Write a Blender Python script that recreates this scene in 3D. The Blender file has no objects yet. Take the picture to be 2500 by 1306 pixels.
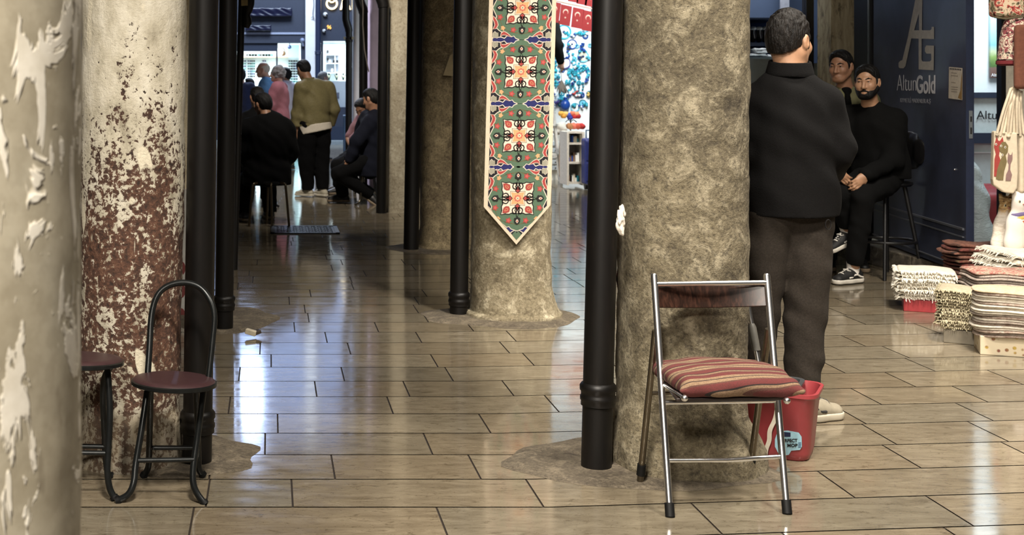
import bpy, bmesh, math, random
import numpy as np
from mathutils import Vector, Matrix, noise as mnoise
R = math.radians
random.seed(7)
SC = bpy.context.scene
COL = SC.collection
V = Vector

# ------------------------------------------------------------------ picture geometry
F, PX, HZ, CAM_H = 3100.0, 660.0, 208.0, 1.43        # focal length in pixels, vanishing point, camera height

def P(u, v, Y):
    """point seen at pixel (u, v) at depth Y metres"""
    return V(((u - PX) * Y / F, Y, CAM_H - (v - HZ) * Y / F))

def X(u, Y): return (u - PX) * Y / F
def Z(v, Y): return CAM_H - (v - HZ) * Y / F
def YF(v): return CAM_H * F / (v - HZ)               # depth of a floor point

# ------------------------------------------------------------------ materials
def lin(c):
    return c / 12.92 if c <= 0.04045 else ((c + 0.055) / 1.055) ** 2.4

def C(r, g, b): return (lin(r / 255), lin(g / 255), lin(b / 255), 1.0)

class G:
    """small helper for building one node material"""
    def __init__(s, name):
        s.m = bpy.data.materials.new(name)
        s.m.use_nodes = True
        s.nt = s.m.node_tree
        s.nt.nodes.clear()
        s.out = s.nt.nodes.new('ShaderNodeOutputMaterial')
        s.b = s.nt.nodes.new('ShaderNodeBsdfPrincipled')
        s.nt.links.new(s.b.outputs[0], s.out.inputs[0])
        s._tc = None

    def n(s, t, ins=None, **kw):
        nd = s.nt.nodes.new(t)
        for k, v in kw.items(): setattr(nd, k, v)
        for k, v in (ins or {}).items(): s.put(nd.inputs[k], v)
        return nd

    def put(s, sock, v):
        if isinstance(v, bpy.types.NodeSocket): s.nt.links.new(v, sock)
        else: sock.default_value = v

    def set(s, **kw):
        for k, v in kw.items(): s.put(s.b.inputs[k.replace('_', ' ')], v)
        return s

    def co(s, kind='Object', scale=(1, 1, 1), loc=(0, 0, 0), rot=(0, 0, 0)):
        if s._tc is None: s._tc = s.n('ShaderNodeTexCoord')
        if kind == 'World':
            src = s.n('ShaderNodeNewGeometry').outputs['Position']
        else:
            src = s._tc.outputs[kind]
        return s.n('ShaderNodeMapping', {'Vector': src, 'Scale': scale, 'Location': loc, 'Rotation': rot}).outputs[0]

    def noise(s, scale=5, detail=6, rough=.6, vec=None, dist=0):
        return s.n('ShaderNodeTexNoise', {'Vector': vec or s.co(), 'Scale': scale, 'Detail': detail, 'Roughness': rough, 'Distortion': dist}).outputs[0]

    def vor(s, scale=5, vec=None, feature='F1', rnd=1):
        return s.n('ShaderNodeTexVoronoi', {'Vector': vec or s.co(), 'Scale': scale, 'Randomness': rnd}, feature=feature).outputs[0]

    def ramp(s, fac, stops, interp='LINEAR'):
        nd = s.n('ShaderNodeValToRGB', {'Fac': fac})
        cr = nd.color_ramp
        cr.interpolation = interp
        while len(cr.elements) < len(stops): cr.elements.new(.5)
        for e, (p, c) in zip(cr.elements, stops):
            e.position = p
            e.color = c if isinstance(c, tuple) else (c, c, c, 1)
        return nd.outputs[0]

    def mix(s, fac, a, b, mode='MIX'):
        nd = s.n('ShaderNodeMix', None, data_type='RGBA', blend_type=mode)
        s.put(nd.inputs[0], fac); s.put(nd.inputs[6], a); s.put(nd.inputs[7], b)
        return nd.outputs[2]

    def math(s, op, a, b=0.0, clamp=False):
        nd = s.n('ShaderNodeMath', None, operation=op, use_clamp=clamp)
        s.put(nd.inputs[0], a); s.put(nd.inputs[1], b)
        return nd.outputs[0]

    def sep(s, vec): return s.n('ShaderNodeSeparateXYZ', {'Vector': vec}).outputs

    def bump(s, h, strength=.4, dist=.01):
        s.put(s.b.inputs['Normal'], s.n('ShaderNodeBump', {'Height': h, 'Strength': strength, 'Distance': dist}).outputs[0])
        return s

MATS = {}
def flat(name, col, rough=.6, metal=0.0, var=.12, scale=30, bump=0.0, spec=None, sheen=0, emit=None, alpha=None):
    """plain material with a little noise in tone"""
    if name in MATS: return MATS[name]
    g = G(name)
    nz = g.noise(scale, 4, .6)
    dark = tuple(x * (1 - var) for x in col[:3]) + (1,)
    lite = tuple(min(1, x * (1 + var)) for x in col[:3]) + (1,)
    g.set(Base_Color=g.ramp(nz, [(.3, dark), (.7, lite)]), Roughness=rough, Metallic=metal)
    if spec is not None: g.set(Specular_IOR_Level=spec)
    if sheen: g.set(Sheen_Weight=sheen)
    if emit: g.set(Emission_Color=col, Emission_Strength=emit)
    if bump: g.bump(g.noise(scale * 3, 4, .6), bump, .004)
    MATS[name] = g.m
    return g.m

# ------------------------------------------------------------------ mesh building
class M:
    """collects shapes into one mesh"""
    def __init__(s): s.v, s.f, s.mi, s.cur = [], [], [], 0

    def add(s, vs, fs):
        o = len(s.v)
        s.v += [tuple(x) for x in vs]
        for f in fs:
            s.f.append([i + o for i in f]); s.mi.append(s.cur)
        return s

    def box(s, c, d, rot=None):
        c = V(c); dx, dy, dz = d[0] / 2, d[1] / 2, d[2] / 2
        q = [V((x, y, z)) for x in (-dx, dx) for y in (-dy, dy) for z in (-dz, dz)]
        if rot is not None: q = [rot @ p for p in q]
        return s.add([p + c for p in q], [(0, 1, 3, 2), (4, 6, 7, 5), (0, 4, 5, 1), (2, 3, 7, 6), (0, 2, 6, 4), (1, 5, 7, 3)])

    def b2(s, lo, hi):
        lo, hi = V(lo), V(hi)
        return s.box((lo + hi) / 2, hi - lo)

    def loft(s, rings, caps=True, closed=False):
        o = len(s.v); n = len(rings[0])
        for r in rings: s.v += [tuple(p) for p in r]
        m = len(rings)
        for i in range(m if closed else m - 1):
            a, b = o + i * n, o + ((i + 1) % m) * n
            for j in range(n):
                k = (j + 1) % n
                s.f.append([a + j, a + k, b + k, b + j]); s.mi.append(s.cur)
        if caps and not closed:
            s.f.append([o + j for j in reversed(range(n))]); s.mi.append(s.cur)
            s.f.append([o + (m - 1) * n + j for j in range(n)]); s.mi.append(s.cur)
        return s

    def tube(s, pts, r, seg=12, caps=True, closed=False):
        pts = [V(p) for p in pts]
        n = len(pts)
        rr = r if isinstance(r, (list, tuple)) else [r] * n
        rings, up = [], None
        for i in range(n):
            if closed: t = pts[(i + 1) % n] - pts[i - 1]
            else: t = pts[min(i + 1, n - 1)] - pts[max(i - 1, 0)]
            t.normalize()
            if up is None: up = t.orthogonal().normalized()
            up = (up - t * up.dot(t))
            if up.length < 1e-6: up = t.orthogonal()
            up.normalize()
            sd = t.cross(up)
            rings.append([pts[i] + (up * math.cos(a) + sd * math.sin(a)) * rr[i] for a in [2 * math.pi * k / seg for k in range(seg)]])
        return s.loft(rings, caps, closed)

    def lathe(s, prof, c=(0, 0, 0), seg=24, caps=True, rot=None, sx=1, sy=1):
        c = V(c); rings = []
        for r, z in prof:
            ring = [V((sx * r * math.cos(a), sy * r * math.sin(a), z)) for a in [2 * math.pi * k / seg for k in range(seg)]]
            if rot is not None: ring = [rot @ p for p in ring]
            rings.append([p + c for p in ring])
        return s.loft(rings, caps)

    def sphere(s, c, r, seg=16, rot=None):
        rx, ry, rz = r if isinstance(r, (tuple, list)) else (r, r, r)
        c = V(c); rings = []
        for i in range(1, seg // 2):
            a = math.pi * i / (seg // 2) - math.pi / 2
            ring = [V((rx * math.cos(a) * math.cos(t), ry * math.cos(a) * math.sin(t), rz * math.sin(a))) for t in [2 * math.pi * k / seg for k in range(seg)]]
            if rot is not None: ring = [rot @ p for p in ring]
            rings.append([p + c for p in ring])
        return s.loft(rings, True)

    def poly(s, pts): return s.add(pts, [list(range(len(pts)))])

    def prism(s, pts, d):
        """outline pts pushed by vector d"""
        d = V(d); n = len(pts); a = [V(p) for p in pts]
        return s.add(a + [p + d for p in a], [list(reversed(range(n))), [n + i for i in range(n)]] + [[i, (i + 1) % n, n + (i + 1) % n, n + i] for i in range(n)])

    def mesh(s, name, mats, smooth=True, ang=40):
        me = bpy.data.meshes.new(name)
        me.from_pydata(s.v, [], s.f)
        for m in (mats if isinstance(mats, (list, tuple)) else [mats]): me.materials.append(m)
        me.polygons.foreach_set('material_index', s.mi)
        bm = bmesh.new(); bm.from_mesh(me)
        bmesh.ops.recalc_face_normals(bm, faces=bm.faces[:])
        bm.to_mesh(me); bm.free()
        if smooth:
            me.polygons.foreach_set('use_smooth', [True] * len(me.polygons))
            me.set_sharp_from_angle(angle=R(ang))
        me.update()
        return me

ORG = {}
def tag(o, label=None, cat=None, group=None, kind=None):
    if label: o['label'] = label
    if cat: o['category'] = cat
    if group: o['group'] = group
    if kind: o['kind'] = kind
    return o

def thing(name, label, cat, loc, group=None):
    o = bpy.data.objects.new(name, None)
    COL.objects.link(o)
    o.location = loc
    o.empty_display_size = .1
    ORG[o.name] = V(loc)
    return tag(o, label, cat, group)

def link(name, me, parent=None, bevel=0, label=None, cat=None, group=None, kind=None):
    """link a mesh made in world coordinates; a child keeps its root's origin, a top-level one gets its base as origin"""
    o = bpy.data.objects.new(name, me)
    COL.objects.link(o)
    if parent is not None:
        org = ORG[parent.name]
        o.parent = parent
    else:
        n = len(me.vertices)
        co = np.empty(n * 3, 'f'); me.vertices.foreach_get('co', co); co = co.reshape(-1, 3)
        lo, hi = co.min(0), co.max(0)
        org = V(((lo[0] + hi[0]) / 2, (lo[1] + hi[1]) / 2, lo[2]))
        o.location = org
    me.transform(Matrix.Translation(-org))
    ORG[o.name] = V(org)
    if bevel:
        b = o.modifiers.new('bevel', 'BEVEL'); b.width = bevel; b.segments = 2; b.limit_method = 'ANGLE'
    return tag(o, label, cat, group, kind)

def put(name, mb, mats, parent=None, bevel=0, smooth=True, ang=40, **kw):
    return link(name, mb.mesh(name, mats, smooth, ang), parent, bevel, **kw)

def text_mesh(name, txt, mat, size, origin, right, up, align='LEFT', offset=0.0, extrude=.001, sx=1.0, space=1.0):
    cu = bpy.data.curves.new(name, 'FONT')
    cu.body = txt; cu.size = size; cu.align_x = align; cu.offset = offset; cu.extrude = extrude; cu.space_character = space
    ob = bpy.data.objects.new(name, cu); COL.objects.link(ob)
    dg = bpy.context.evaluated_depsgraph_get()
    me = bpy.data.meshes.new_from_object(ob.evaluated_get(dg))
    bpy.data.objects.remove(ob); bpy.data.curves.remove(cu)
    me.name = name
    me.materials.clear(); me.materials.append(mat)
    right, up = V(right).normalized(), V(up).normalized()
    nrm = right.cross(up)
    m = Matrix((right * sx, up, nrm)).transposed().to_4x4()
    me.transform(Matrix.Translation(V(origin)) @ m)
    return me

ORDN = ['first', 'second', 'third', 'fourth', 'fifth', 'sixth', 'seventh', 'eighth', 'ninth', 'tenth', 'eleventh', 'twelfth', 'thirteenth',
        'fourteenth', 'fifteenth', 'sixteenth', 'seventeenth', 'eighteenth', 'nineteenth', 'twentieth', 'twenty-first', 'twenty-second', 'twenty-third', 'twenty-fourth']

def copy_tree(o, parent=None):
    c = o.copy(); COL.objects.link(c)
    if parent is not None: c.parent = parent
    ORG[c.name] = ORG[o.name].copy()
    for ch in list(o.children): copy_tree(ch, c)
    return c

# ------------------------------------------------------------------ soft-shape field -> mesh (used for bodies, clothes, cushions, bags, rubble)
class Field:
    def __init__(s, lo, hi, h):
        s.lo = np.array(lo, 'f'); s.h = h
        s.n = np.maximum(4, np.ceil((np.array(hi) - s.lo) / h).astype(int) + 1)
        s.D = np.full(tuple(s.n), 1.0, 'f')

    def win(s, lo, hi):
        a = np.clip(np.floor((np.array(lo) - s.lo) / s.h).astype(int), 0, s.n - 1)
        b = np.clip(np.ceil((np.array(hi) - s.lo) / s.h).astype(int) + 1, 1, s.n)
        if (b <= a).any(): return None, None
        sl = tuple(slice(x, y) for x, y in zip(a, b))
        ax = [(np.arange(x, y) * s.h + l).astype('f') for x, y, l in zip(a, b, s.lo)]
        return sl, np.meshgrid(*ax, indexing='ij')

    def merge(s, sl, d, k, op):
        a = s.D[sl]
        if op == 'sub': d = -d
        if k > 0:
            hh = np.maximum(k - np.abs(a - d), 0) / k
            q = hh * hh * k * .25
        else: q = 0
        s.D[sl] = np.minimum(a, d) - q if op == 'add' else np.maximum(a, d) + q

    def cone(s, a, b, ra, rb, k=.03, op='add', sq=None):
        a, b = np.array(a, 'f'), np.array(b, 'f')
        m = max(ra, rb) + k + .03
        sl, g = s.win(np.minimum(a, b) - m, np.maximum(a, b) + m)
        if sl is None: return s
        ab = b - a; L = float(ab @ ab) + 1e-9
        p = [g[i] - a[i] for i in range(3)]
        t = np.clip((p[0] * ab[0] + p[1] * ab[1] + p[2] * ab[2]) / L, 0, 1)
        q = [p[i] - t * ab[i] for i in range(3)]
        if sq is not None:
            ax, f = np.array(sq[0], 'f'), sq[1]
            dd = (q[0] * ax[0] + q[1] * ax[1] + q[2] * ax[2]) * (1 / f - 1)
            q = [q[i] + dd * ax[i] for i in range(3)]
        d = np.sqrt(q[0] ** 2 + q[1] ** 2 + q[2] ** 2) - (ra + (rb - ra) * t)
        s.merge(sl, d, k, op)
        return s

    def chain(s, pts, rs, k=.03, op='add', sq=None):
        for i in range(len(pts) - 1): s.cone(pts[i], pts[i + 1], rs[i], rs[i + 1], k, op, sq)
        return s

    def ell(s, c, r, rot=None, k=.03, op='add'):
        c = np.array(c, 'f'); r = np.array(r, 'f')
        m = float(r.max()) + k + .03
        sl, g = s.win(c - m, c + m)
        if sl is None: return s
        p = [g[i] - c[i] for i in range(3)]
        if rot is not None:
            A = np.array(rot, 'f')          # rows = local axes in world
            p = [p[0] * A[i][0] + p[1] * A[i][1] + p[2] * A[i][2] for i in range(3)]
        k0 = np.sqrt((p[0] / r[0]) ** 2 + (p[1] / r[1]) ** 2 + (p[2] / r[2]) ** 2)
        k1 = np.sqrt((p[0] / r[0] ** 2) ** 2 + (p[1] / r[1] ** 2) ** 2 + (p[2] / r[2] ** 2) ** 2) + 1e-6
        s.merge(sl, k0 * (k0 - 1) / k1, k, op)
        return s

    def box(s, c, hs, rr=.02, rot=None, k=.02, op='add'):
        c = np.array(c, 'f'); hs = np.array(hs, 'f')
        m = float(np.linalg.norm(hs)) + k + .02
        sl, g = s.win(c - m, c + m)
        if sl is None: return s
        p = [g[i] - c[i] for i in range(3)]
        if rot is not None:
            A = np.array(rot, 'f')
            p = [p[0] * A[i][0] + p[1] * A[i][1] + p[2] * A[i][2] for i in range(3)]
        q = [np.abs(p[i]) - hs[i] + rr for i in range(3)]
        d = np.sqrt(sum(np.maximum(x, 0) ** 2 for x in q)) + np.minimum(np.maximum(np.maximum(q[0], q[1]), q[2]), 0) - rr
        s.merge(sl, d, k, op)
        return s

    def grid(s):
        ax = [(np.arange(s.n[i]) * s.h + s.lo[i]).astype('f') for i in range(3)]
        return np.meshgrid(*ax, indexing='ij', sparse=True)

    def cut(s, pt, nrm):
        """remove what lies on the side the normal points to"""
        g = s.grid(); n = np.array(V(nrm).normalized(), 'f')
        d = sum((g[i] - pt[i]) * n[i] for i in range(3))
        s.D = np.maximum(s.D, d)
        return s

    def folds(s, amp, k=(9, 7, 30), seed=0):
        g = s.grid(); a, b, c = k
        w = np.sin(g[0] * a + g[1] * b + g[2] * c + seed + 1.6 * np.sin(g[0] * 13 + g[2] * 9 + seed * 2.1) + 1.3 * np.sin(g[1] * 17 - g[2] * 11 + seed))
        w = w + .6 * np.sin(g[0] * a * 2.3 - g[1] * b * 1.9 + g[2] * c * .6 + 3 * seed)
        s.D = s.D + (amp * w).astype('f')
        return s

    def mesh(s, name, mats, offset=None):
        D = s.D
        D[0], D[-1], D[:, 0], D[:, -1], D[:, :, 0], D[:, :, -1] = 1, 1, 1, 1, 1, 1
        S = D < 0
        c = np.zeros(tuple(s.n - 1), 'i1')
        for i in (0, 1):
            for j in (0, 1):
                for k in (0, 1):
                    c += S[i:S.shape[0] - 1 + i, j:S.shape[1] - 1 + j, k:S.shape[2] - 1 + k]
        act = (c > 0) & (c < 8)
        cells = np.argwhere(act)
        idx = np.full(act.shape, -1, 'i4'); idx[act] = np.arange(len(cells))
        acc = np.zeros((len(cells), 3)); cnt = np.zeros(len(cells))
        corners = [np.array(q) for q in np.ndindex(2, 2, 2)]
        for a in corners:
            for ax in range(3):
                if a[ax]: continue
                b = a.copy(); b[ax] = 1
                da = D[tuple((cells + a).T)]; db = D[tuple((cells + b).T)]
                m = (da < 0) != (db < 0)
                t = np.where(m, da / np.where(da == db, 1, da - db), 0)
                pos = cells + a + t[:, None] * (b - a)
                acc[m] += pos[m]; cnt[m] += 1
        vs = acc / np.maximum(cnt, 1)[:, None] * s.h + s.lo
        quads = []
        for ax in range(3):
            o1, o2 = [q for q in range(3) if q != ax]
            A = np.moveaxis(S, ax, 0); 
            d = A[:-1] != A[1:]
            d = d[:, 1:-1, 1:-1]
            e = np.argwhere(d)
            if not len(e): continue
            ins = A[:-1][:, 1:-1, 1:-1][d]
            base = np.zeros_like(e); base[:, ax] = e[:, 0]; base[:, o1] = e[:, 1] + 1; base[:, o2] = e[:, 2] + 1
            def cell(x, y):
                q = base.copy(); q[:, o1] += x; q[:, o2] += y
                return idx[tuple(q.T)]
            q = np.stack([cell(-1, -1), cell(0, -1), cell(0, 0), cell(-1, 0)], 1)
            flip = ins if ax != 1 else ~ins
            q[~flip] = q[~flip][:, ::-1]
            quads.append(q)
        Q = np.concatenate(quads)
        me = bpy.data.meshes.new(name)
        me.vertices.add(len(vs)); me.vertices.foreach_set('co', vs.astype('f').ravel())
        me.loops.add(Q.size); me.loops.foreach_set('vertex_index', Q.astype('i4').ravel())
        me.polygons.add(len(Q))
        me.polygons.foreach_set('loop_start', np.arange(0, Q.size, 4, dtype='i4'))
        try: me.polygons.foreach_set('loop_total', np.full(len(Q), 4, 'i4'))
        except Exception: pass
        me.polygons.foreach_set('use_smooth', [True] * len(Q))
        me.update(calc_edges=True); me.validate()
        for m in (mats if isinstance(mats, (list, tuple)) else [mats]): me.materials.append(m)
        return me
# ------------------------------------------------------------------ camera
cam_d = bpy.data.cameras.new('camera'); cam = bpy.data.objects.new('camera', cam_d); COL.objects.link(cam)
cam.location = (0, 0, CAM_H); cam.rotation_euler = (R(90), 0, 0)
cam_d.sensor_width = 36; cam_d.lens = F * 36 / 2500
cam_d.shift_x = (1250 - PX) / 2500; cam_d.shift_y = -(653 - HZ) / 2500
cam_d.clip_start = .05; cam_d.clip_end = 200
cam_d.dof.use_dof = True; cam_d.dof.focus_distance = 5.0; cam_d.dof.aperture_fstop = 8
SC.camera = cam
SC.view_settings.view_transform = 'Standard'; SC.view_settings.look = 'None'
SC.view_settings.gamma = 1; SC.view_settings.use_curve_mapping = False
SC.view_settings.exposure = -0.08

w = bpy.data.worlds.new('dusk'); SC.world = w; w.use_nodes = True
w.node_tree.nodes['Background'].inputs[0].default_value = (.30, .42, .85, 1)
w.node_tree.nodes['Background'].inputs[1].default_value = .5

def area(name, loc, aim, size, power, col=(1, 1, 1), sy=None, spread=180):
    d = bpy.data.lights.new(name, 'AREA'); d.energy = power; d.color = col; d.size = size
    d.spread = R(spread)
    if sy: d.shape = 'RECTANGLE'; d.size_y = sy
    o = bpy.data.objects.new(name, d); COL.objects.link(o)
    o.location = loc
    o.rotation_euler = (V(aim) - V(loc)).to_track_quat('-Z', 'Y').to_euler()
    return o

# ------------------------------------------------------------------ stone, plaster, paint
def stone(name, base, dark, lite, sc=1.0, pits=.5, bump=.5, band=None, rough=.85):
    g = G(name)
    w0 = g.co('World')
    big = g.noise(2.2 * sc, 5, .6, w0); mid = g.noise(9 * sc, 6, .7, w0, .6); fine = g.noise(60 * sc, 5, .75, w0)
    c = g.mix(g.ramp(big, [(.35, 0), (.65, 1)]), base, tuple(.5 * a + .5 * b for a, b in zip(base, dark)))
    c = g.mix(g.ramp(mid, [(.50, 0), (.66, .85)]), c, lite)
    c = g.mix(g.ramp(mid, [(.30, .9), (.44, 0)]), c, dark)
    c = g.mix(g.ramp(fine, [(.36, .7), (.5, 0)]), c, dark)
    c = g.mix(g.ramp(fine, [(.56, 0), (.7, .6)]), c, lite)
    v = g.vor(17 * sc, g.n('ShaderNodeVectorMath', {0: w0, 1: g.n('ShaderNodeTexNoise', {'Vector': w0, 'Scale': 20 * sc}).outputs[1]}, operation='ADD').outputs[0])
    pit = g.math('MULTIPLY', g.ramp(v, [(.10, 1), (.22, 0)]), g.ramp(g.noise(5 * sc, 3, .5, w0), [(.5, 0), (.62, pits)]))
    c = g.mix(pit, c, tuple(x * .25 for x in dark[:3]) + (1,))
    if band:
        z = g.sep(w0)[2]
        zz = g.math('ADD', z, g.math('MULTIPLY', g.math('SUBTRACT', mid, .5), .25))
        c = g.mix(g.math('MULTIPLY', g.ramp(zz, [(band[0], 0), (band[0] + .04, band[2]), (band[1], band[2]), (band[1] + .05, 0)]), g.ramp(mid, [(.4, .4), (.6, 1)])), c, lite)
    g.set(Base_Color=c, Roughness=rough)
    h = g.math('SUBTRACT', g.math('ADD', mid, g.math('MULTIPLY', fine, .5)), g.math('MULTIPLY', pit, 1.2))
    g.bump(h, bump, .03)
    return g.m

def mat_near():
    g = G('flaking plaster')
    w0 = g.co('World'); s1 = g.co('World', (1, 1, .45)); s2 = g.co('World', (1.6, 1.6, .35))
    base = g.ramp(g.noise(6, 6, .65, w0), [(.3, C(146, 136, 114)), (.55, C(172, 163, 142)), (.75, C(184, 177, 158))])
    base = g.mix(g.ramp(g.noise(40, 4, .6, w0), [(.4, .25), (.55, 0)]), base, C(130, 120, 98))
    m1 = g.ramp(g.noise(11, 5, .62, s1, .9), [(.565, 0), (.585, 1)])
    m2 = g.ramp(g.noise(17, 4, .55, s2, .5), [(.60, 0), (.62, 1)])
    m = g.math('MAXIMUM', m1, m2)
    c = g.mix(m, base, g.ramp(g.noise(25, 4, .6, w0), [(.3, C(212, 204, 186)), (.7, C(236, 230, 216))]))
    c = g.mix(g.ramp(g.noise(8, 4, .7, s1), [(.28, .55), (.36, 0)]), c, C(104, 92, 74))
    g.set(Base_Color=c, Roughness=.8)
    g.bump(m, .5, .01)
    return g.m

def mat_rust():
    g = G('worn whitewash over red stone')
    w0 = g.co('World'); xyz = g.sep(w0)
    st = g.co('World', (1, 1, .5))
    nf = g.noise(48, 6, .7, w0, .3); nm = g.noise(11, 6, .65, st, .6); nl = g.noise(4.2, 4, .55, st)
    mixn = g.math('ADD', g.math('ADD', g.math('MULTIPLY', nf, .50), g.math('MULTIPLY', nm, .30)), g.math('MULTIPLY', nl, .20))
    amt = g.ramp(g.math('DIVIDE', xyz[2], 2.0), [(.10, .50), (.2, .53), (.42, .535), (.60, .505), (.70, .455), (.80, .40), (.90, .33)])
    # more red stone along the middle of the visible face
    side = g.math('ABSOLUTE', g.math('ADD', xyz[0], .50))
    amt = g.math('ADD', amt, g.ramp(side, [(.0, .035), (.10, .02), (.17, -.05 + .05)]))
    amt = g.math('SUBTRACT', amt, .015)
    d = g.math('SUBTRACT', amt, mixn)
    m = g.ramp(g.math('ADD', d, .5), [(.495, 0), (.51, 1)])
    white = g.ramp(g.noise(14, 5, .6, st), [(.28, C(142, 134, 114)), (.45, C(184, 176, 156)), (.6, C(202, 195, 177)), (.75, C(216, 210, 194))])
    red = g.ramp(nf, [(.3, C(30, 22, 17)), (.42, C(66, 44, 33)), (.53, C(92, 61, 46)), (.62, C(118, 88, 68)), (.70, C(178, 160, 130))])
    big = g.ramp(g.noise(5.5, 2, .4, g.co('World', (1.5, 1.5, .42), (.3, .1, .2)), .5), [(.655, 0), (.665, 1)])
    c = g.mix(m, white, red)
    c = g.mix(big, c, C(212, 203, 180))
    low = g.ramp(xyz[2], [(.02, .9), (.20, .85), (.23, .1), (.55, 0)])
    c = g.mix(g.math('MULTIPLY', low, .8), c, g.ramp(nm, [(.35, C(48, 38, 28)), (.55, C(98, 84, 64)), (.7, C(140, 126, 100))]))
    g.set(Base_Color=c, Roughness=.85)
    g.bump(g.math('ADD', g.math('MULTIPLY', m, -.6), nf), .45, .02)
    return g.m

M_near, M_rust = mat_near(), mat_rust()
M_F = stone('grey tan stone', C(110, 100, 78), C(48, 41, 30), C(156, 146, 122), 1.15, 1.0, .6, (1.50, 1.62, .8))
M_H = stone('pale tan stone', C(138, 127, 102), C(76, 66, 48), C(190, 180, 154), 1.15, .8, .5)
M_3 = stone('brown stained stone', C(132, 118, 90), C(56, 44, 30), C(168, 152, 118), 1.2, .9, .4)
M_4 = stone('grey plaster', C(164, 154, 132), C(120, 108, 86), C(184, 176, 154), .8, .3, .25)
M_C = stone('cream limewash', C(196, 184, 156), C(150, 138, 110), C(214, 204, 180), .8, .3, .25)
M_lilac = flat('cold-lit lilac plaster', C(182, 168, 190), .7, var=.08, scale=6)  # lilac cast of the cold light, put into the base colour
M_white_wall = flat('white plaster', C(222, 220, 222), .7, var=.05, scale=5)
M_cement = stone('cement', C(104, 94, 78), C(60, 52, 42), C(138, 126, 106), 1.3, .5, .6)
M_plain = flat('plain plaster', C(96, 88, 74), .85, var=.1, scale=4)
M_ceil = flat('ceiling plaster', C(70, 63, 52), .9, var=.1, scale=3)

# ------------------------------------------------------------------ floor: individual travertine tiles over dark grout, one mesh
def mat_tile():
    g = G('polished travertine')
    w0 = g.co('World'); st = g.co('World', (1, 4, 1)); st2 = g.co('World', (1, 2.2, 1))
    tint = g.n('ShaderNodeVertexColor', None, layer_name='tint').outputs[0]
    v = g.noise(5.5, 7, .72, st, .9)
    c = g.ramp(v, [(.25, C(92, 82, 66)), (.45, C(114, 104, 87)), (.6, C(126, 116, 98)), (.78, C(144, 134, 116))])
    c = g.mix(g.ramp(g.noise(14, 6, .72, st2, .8), [(.34, .65), (.44, 0)]), c, C(76, 66, 50))
    c = g.mix(g.ramp(g.noise(70, 5, .75, st2), [(.32, .9), (.40, 0)]), c, C(44, 36, 26))
    c = g.mix(1.0, c, tint, 'MULTIPLY')
    g.set(Base_Color=c, Roughness=g.ramp(g.noise(5, 5, .6, st2), [(.35, .07), (.7, .15)]), Specular_IOR_Level=.7)
    g.bump(g.noise(9, 3, .5, w0), .02, .01)
    return g.m
M_tile = mat_tile()
M_grout = flat('grout', C(40, 32, 24), .7)

def build_floor():
    DY = .3052
    y0 = 4.304
    warp = lambda x: .09 * max(0.0, x - .95)
    known = {  # row index counted from the row whose near edge is at y0 : joints seen in pixels at the row's middle
        -1: [467, 1080, 1735, 2364], 0: [507.6, 713, 1304.7, 2070], 1: [515, 813, 1158, 1700, 2243], 2: [1044.5, 1960, 2186, 2473], 3: [678, 1183, 2112],
        4: [560, 952, 1350, 2155, 2429], 5: [770.6, 992, 1241, 2246], 6: [584.6, 836.7, 1096, 2068, 2299], 7: [662, 1060, 1293, 2236], 8: [635, 852, 1234], 9: [796, 1022, 1251], 10: [919, 1148]}
    rnd = random.Random(3)
    vs, fs, cols = [], [], []
    gap = .0034
    for k in range(-16, 96):
        ya, yb = y0 + k * DY, y0 + (k + 1) * DY
        ym = (ya + yb) / 2
        js = []
        if k in known: js = sorted(X(u, ym) for u in known[k])
        lo, hi = -4.2, 9.5
        out = []
        if js:
            x = js[0]
            while x > lo:
                x -= rnd.uniform(.45, .95); out.append(x)
            out = out[::-1]
            for a, b in zip(js, js[1:] + [None]):
                out.append(a)
                if b and b - a > 1.15: out.append(a + (b - a) * rnd.uniform(.4, .6))
            x = js[-1]
        else:
            x = lo + rnd.uniform(0, .6)
        while x < hi:
            x += rnd.uniform(.45, .95); out.append(x)
        for a, b in zip(out, out[1:]):
            cuts = [a + gap] + [c for c in (.95,) if a + gap < c < b - gap] + [b - gap]
            t = rnd.uniform(.84, 1.08); wv = rnd.uniform(-.03, .03)
            for c, d in zip(cuts, cuts[1:]):
                o = len(vs)
                vs += [(c, ya + gap * 1.25 + warp(c), 0), (d, ya + gap * 1.25 + warp(d), 0), (d, yb - gap * 1.25 + warp(d), 0), (c, yb - gap * 1.25 + warp(c), 0)]
                fs.append((o, o + 1, o + 2, o + 3)); cols.append((t + wv, t, t - wv, 1))
    n = len(fs)
    o = len(vs)
    vs += [(-4.5, -1, -.004), (10, -1, -.004), (10, 36, -.004), (-4.5, 36, -.004)]
    fs.append((o, o + 1, o + 2, o + 3)); cols.append((1, 1, 1, 1))
    me = bpy.data.meshes.new('floor')
    me.from_pydata(vs, [], fs)
    me.materials.append(M_tile); me.materials.append(M_grout)
    me.polygons[n].material_index = 1
    at = me.color_attributes.new('tint', 'FLOAT_COLOR', 'CORNER')
    i = 0
    for f, c in zip(fs, cols):
        for _ in f: at.data[i].color = c; i += 1
    ob = bpy.data.objects.new('floor', me); COL.objects.link(ob)
    tag(ob, kind='structure')
build_floor()

def struct(name, mb, m, **kw): return put(name, mb, m, kind='structure', **kw)

CEIL = 4.6
struct('ceiling', M().b2((-4.3, -3, CEIL), (8.0, 21.0, CEIL + .2)), M_ceil, smooth=False)
struct('wall_left', M().b2((-4.4, -3, 0), (-4.2, 21, CEIL)), M_plain, smooth=False)
struct('wall_right_near', M().b2((8.2, -3, 0), (8.4, 7.4, CEIL)), M_plain, smooth=False)
struct('wall_near', M().b2((-4.4, -3.2, 0), (8.2, -3, CEIL)), M_plain, smooth=False)

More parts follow.
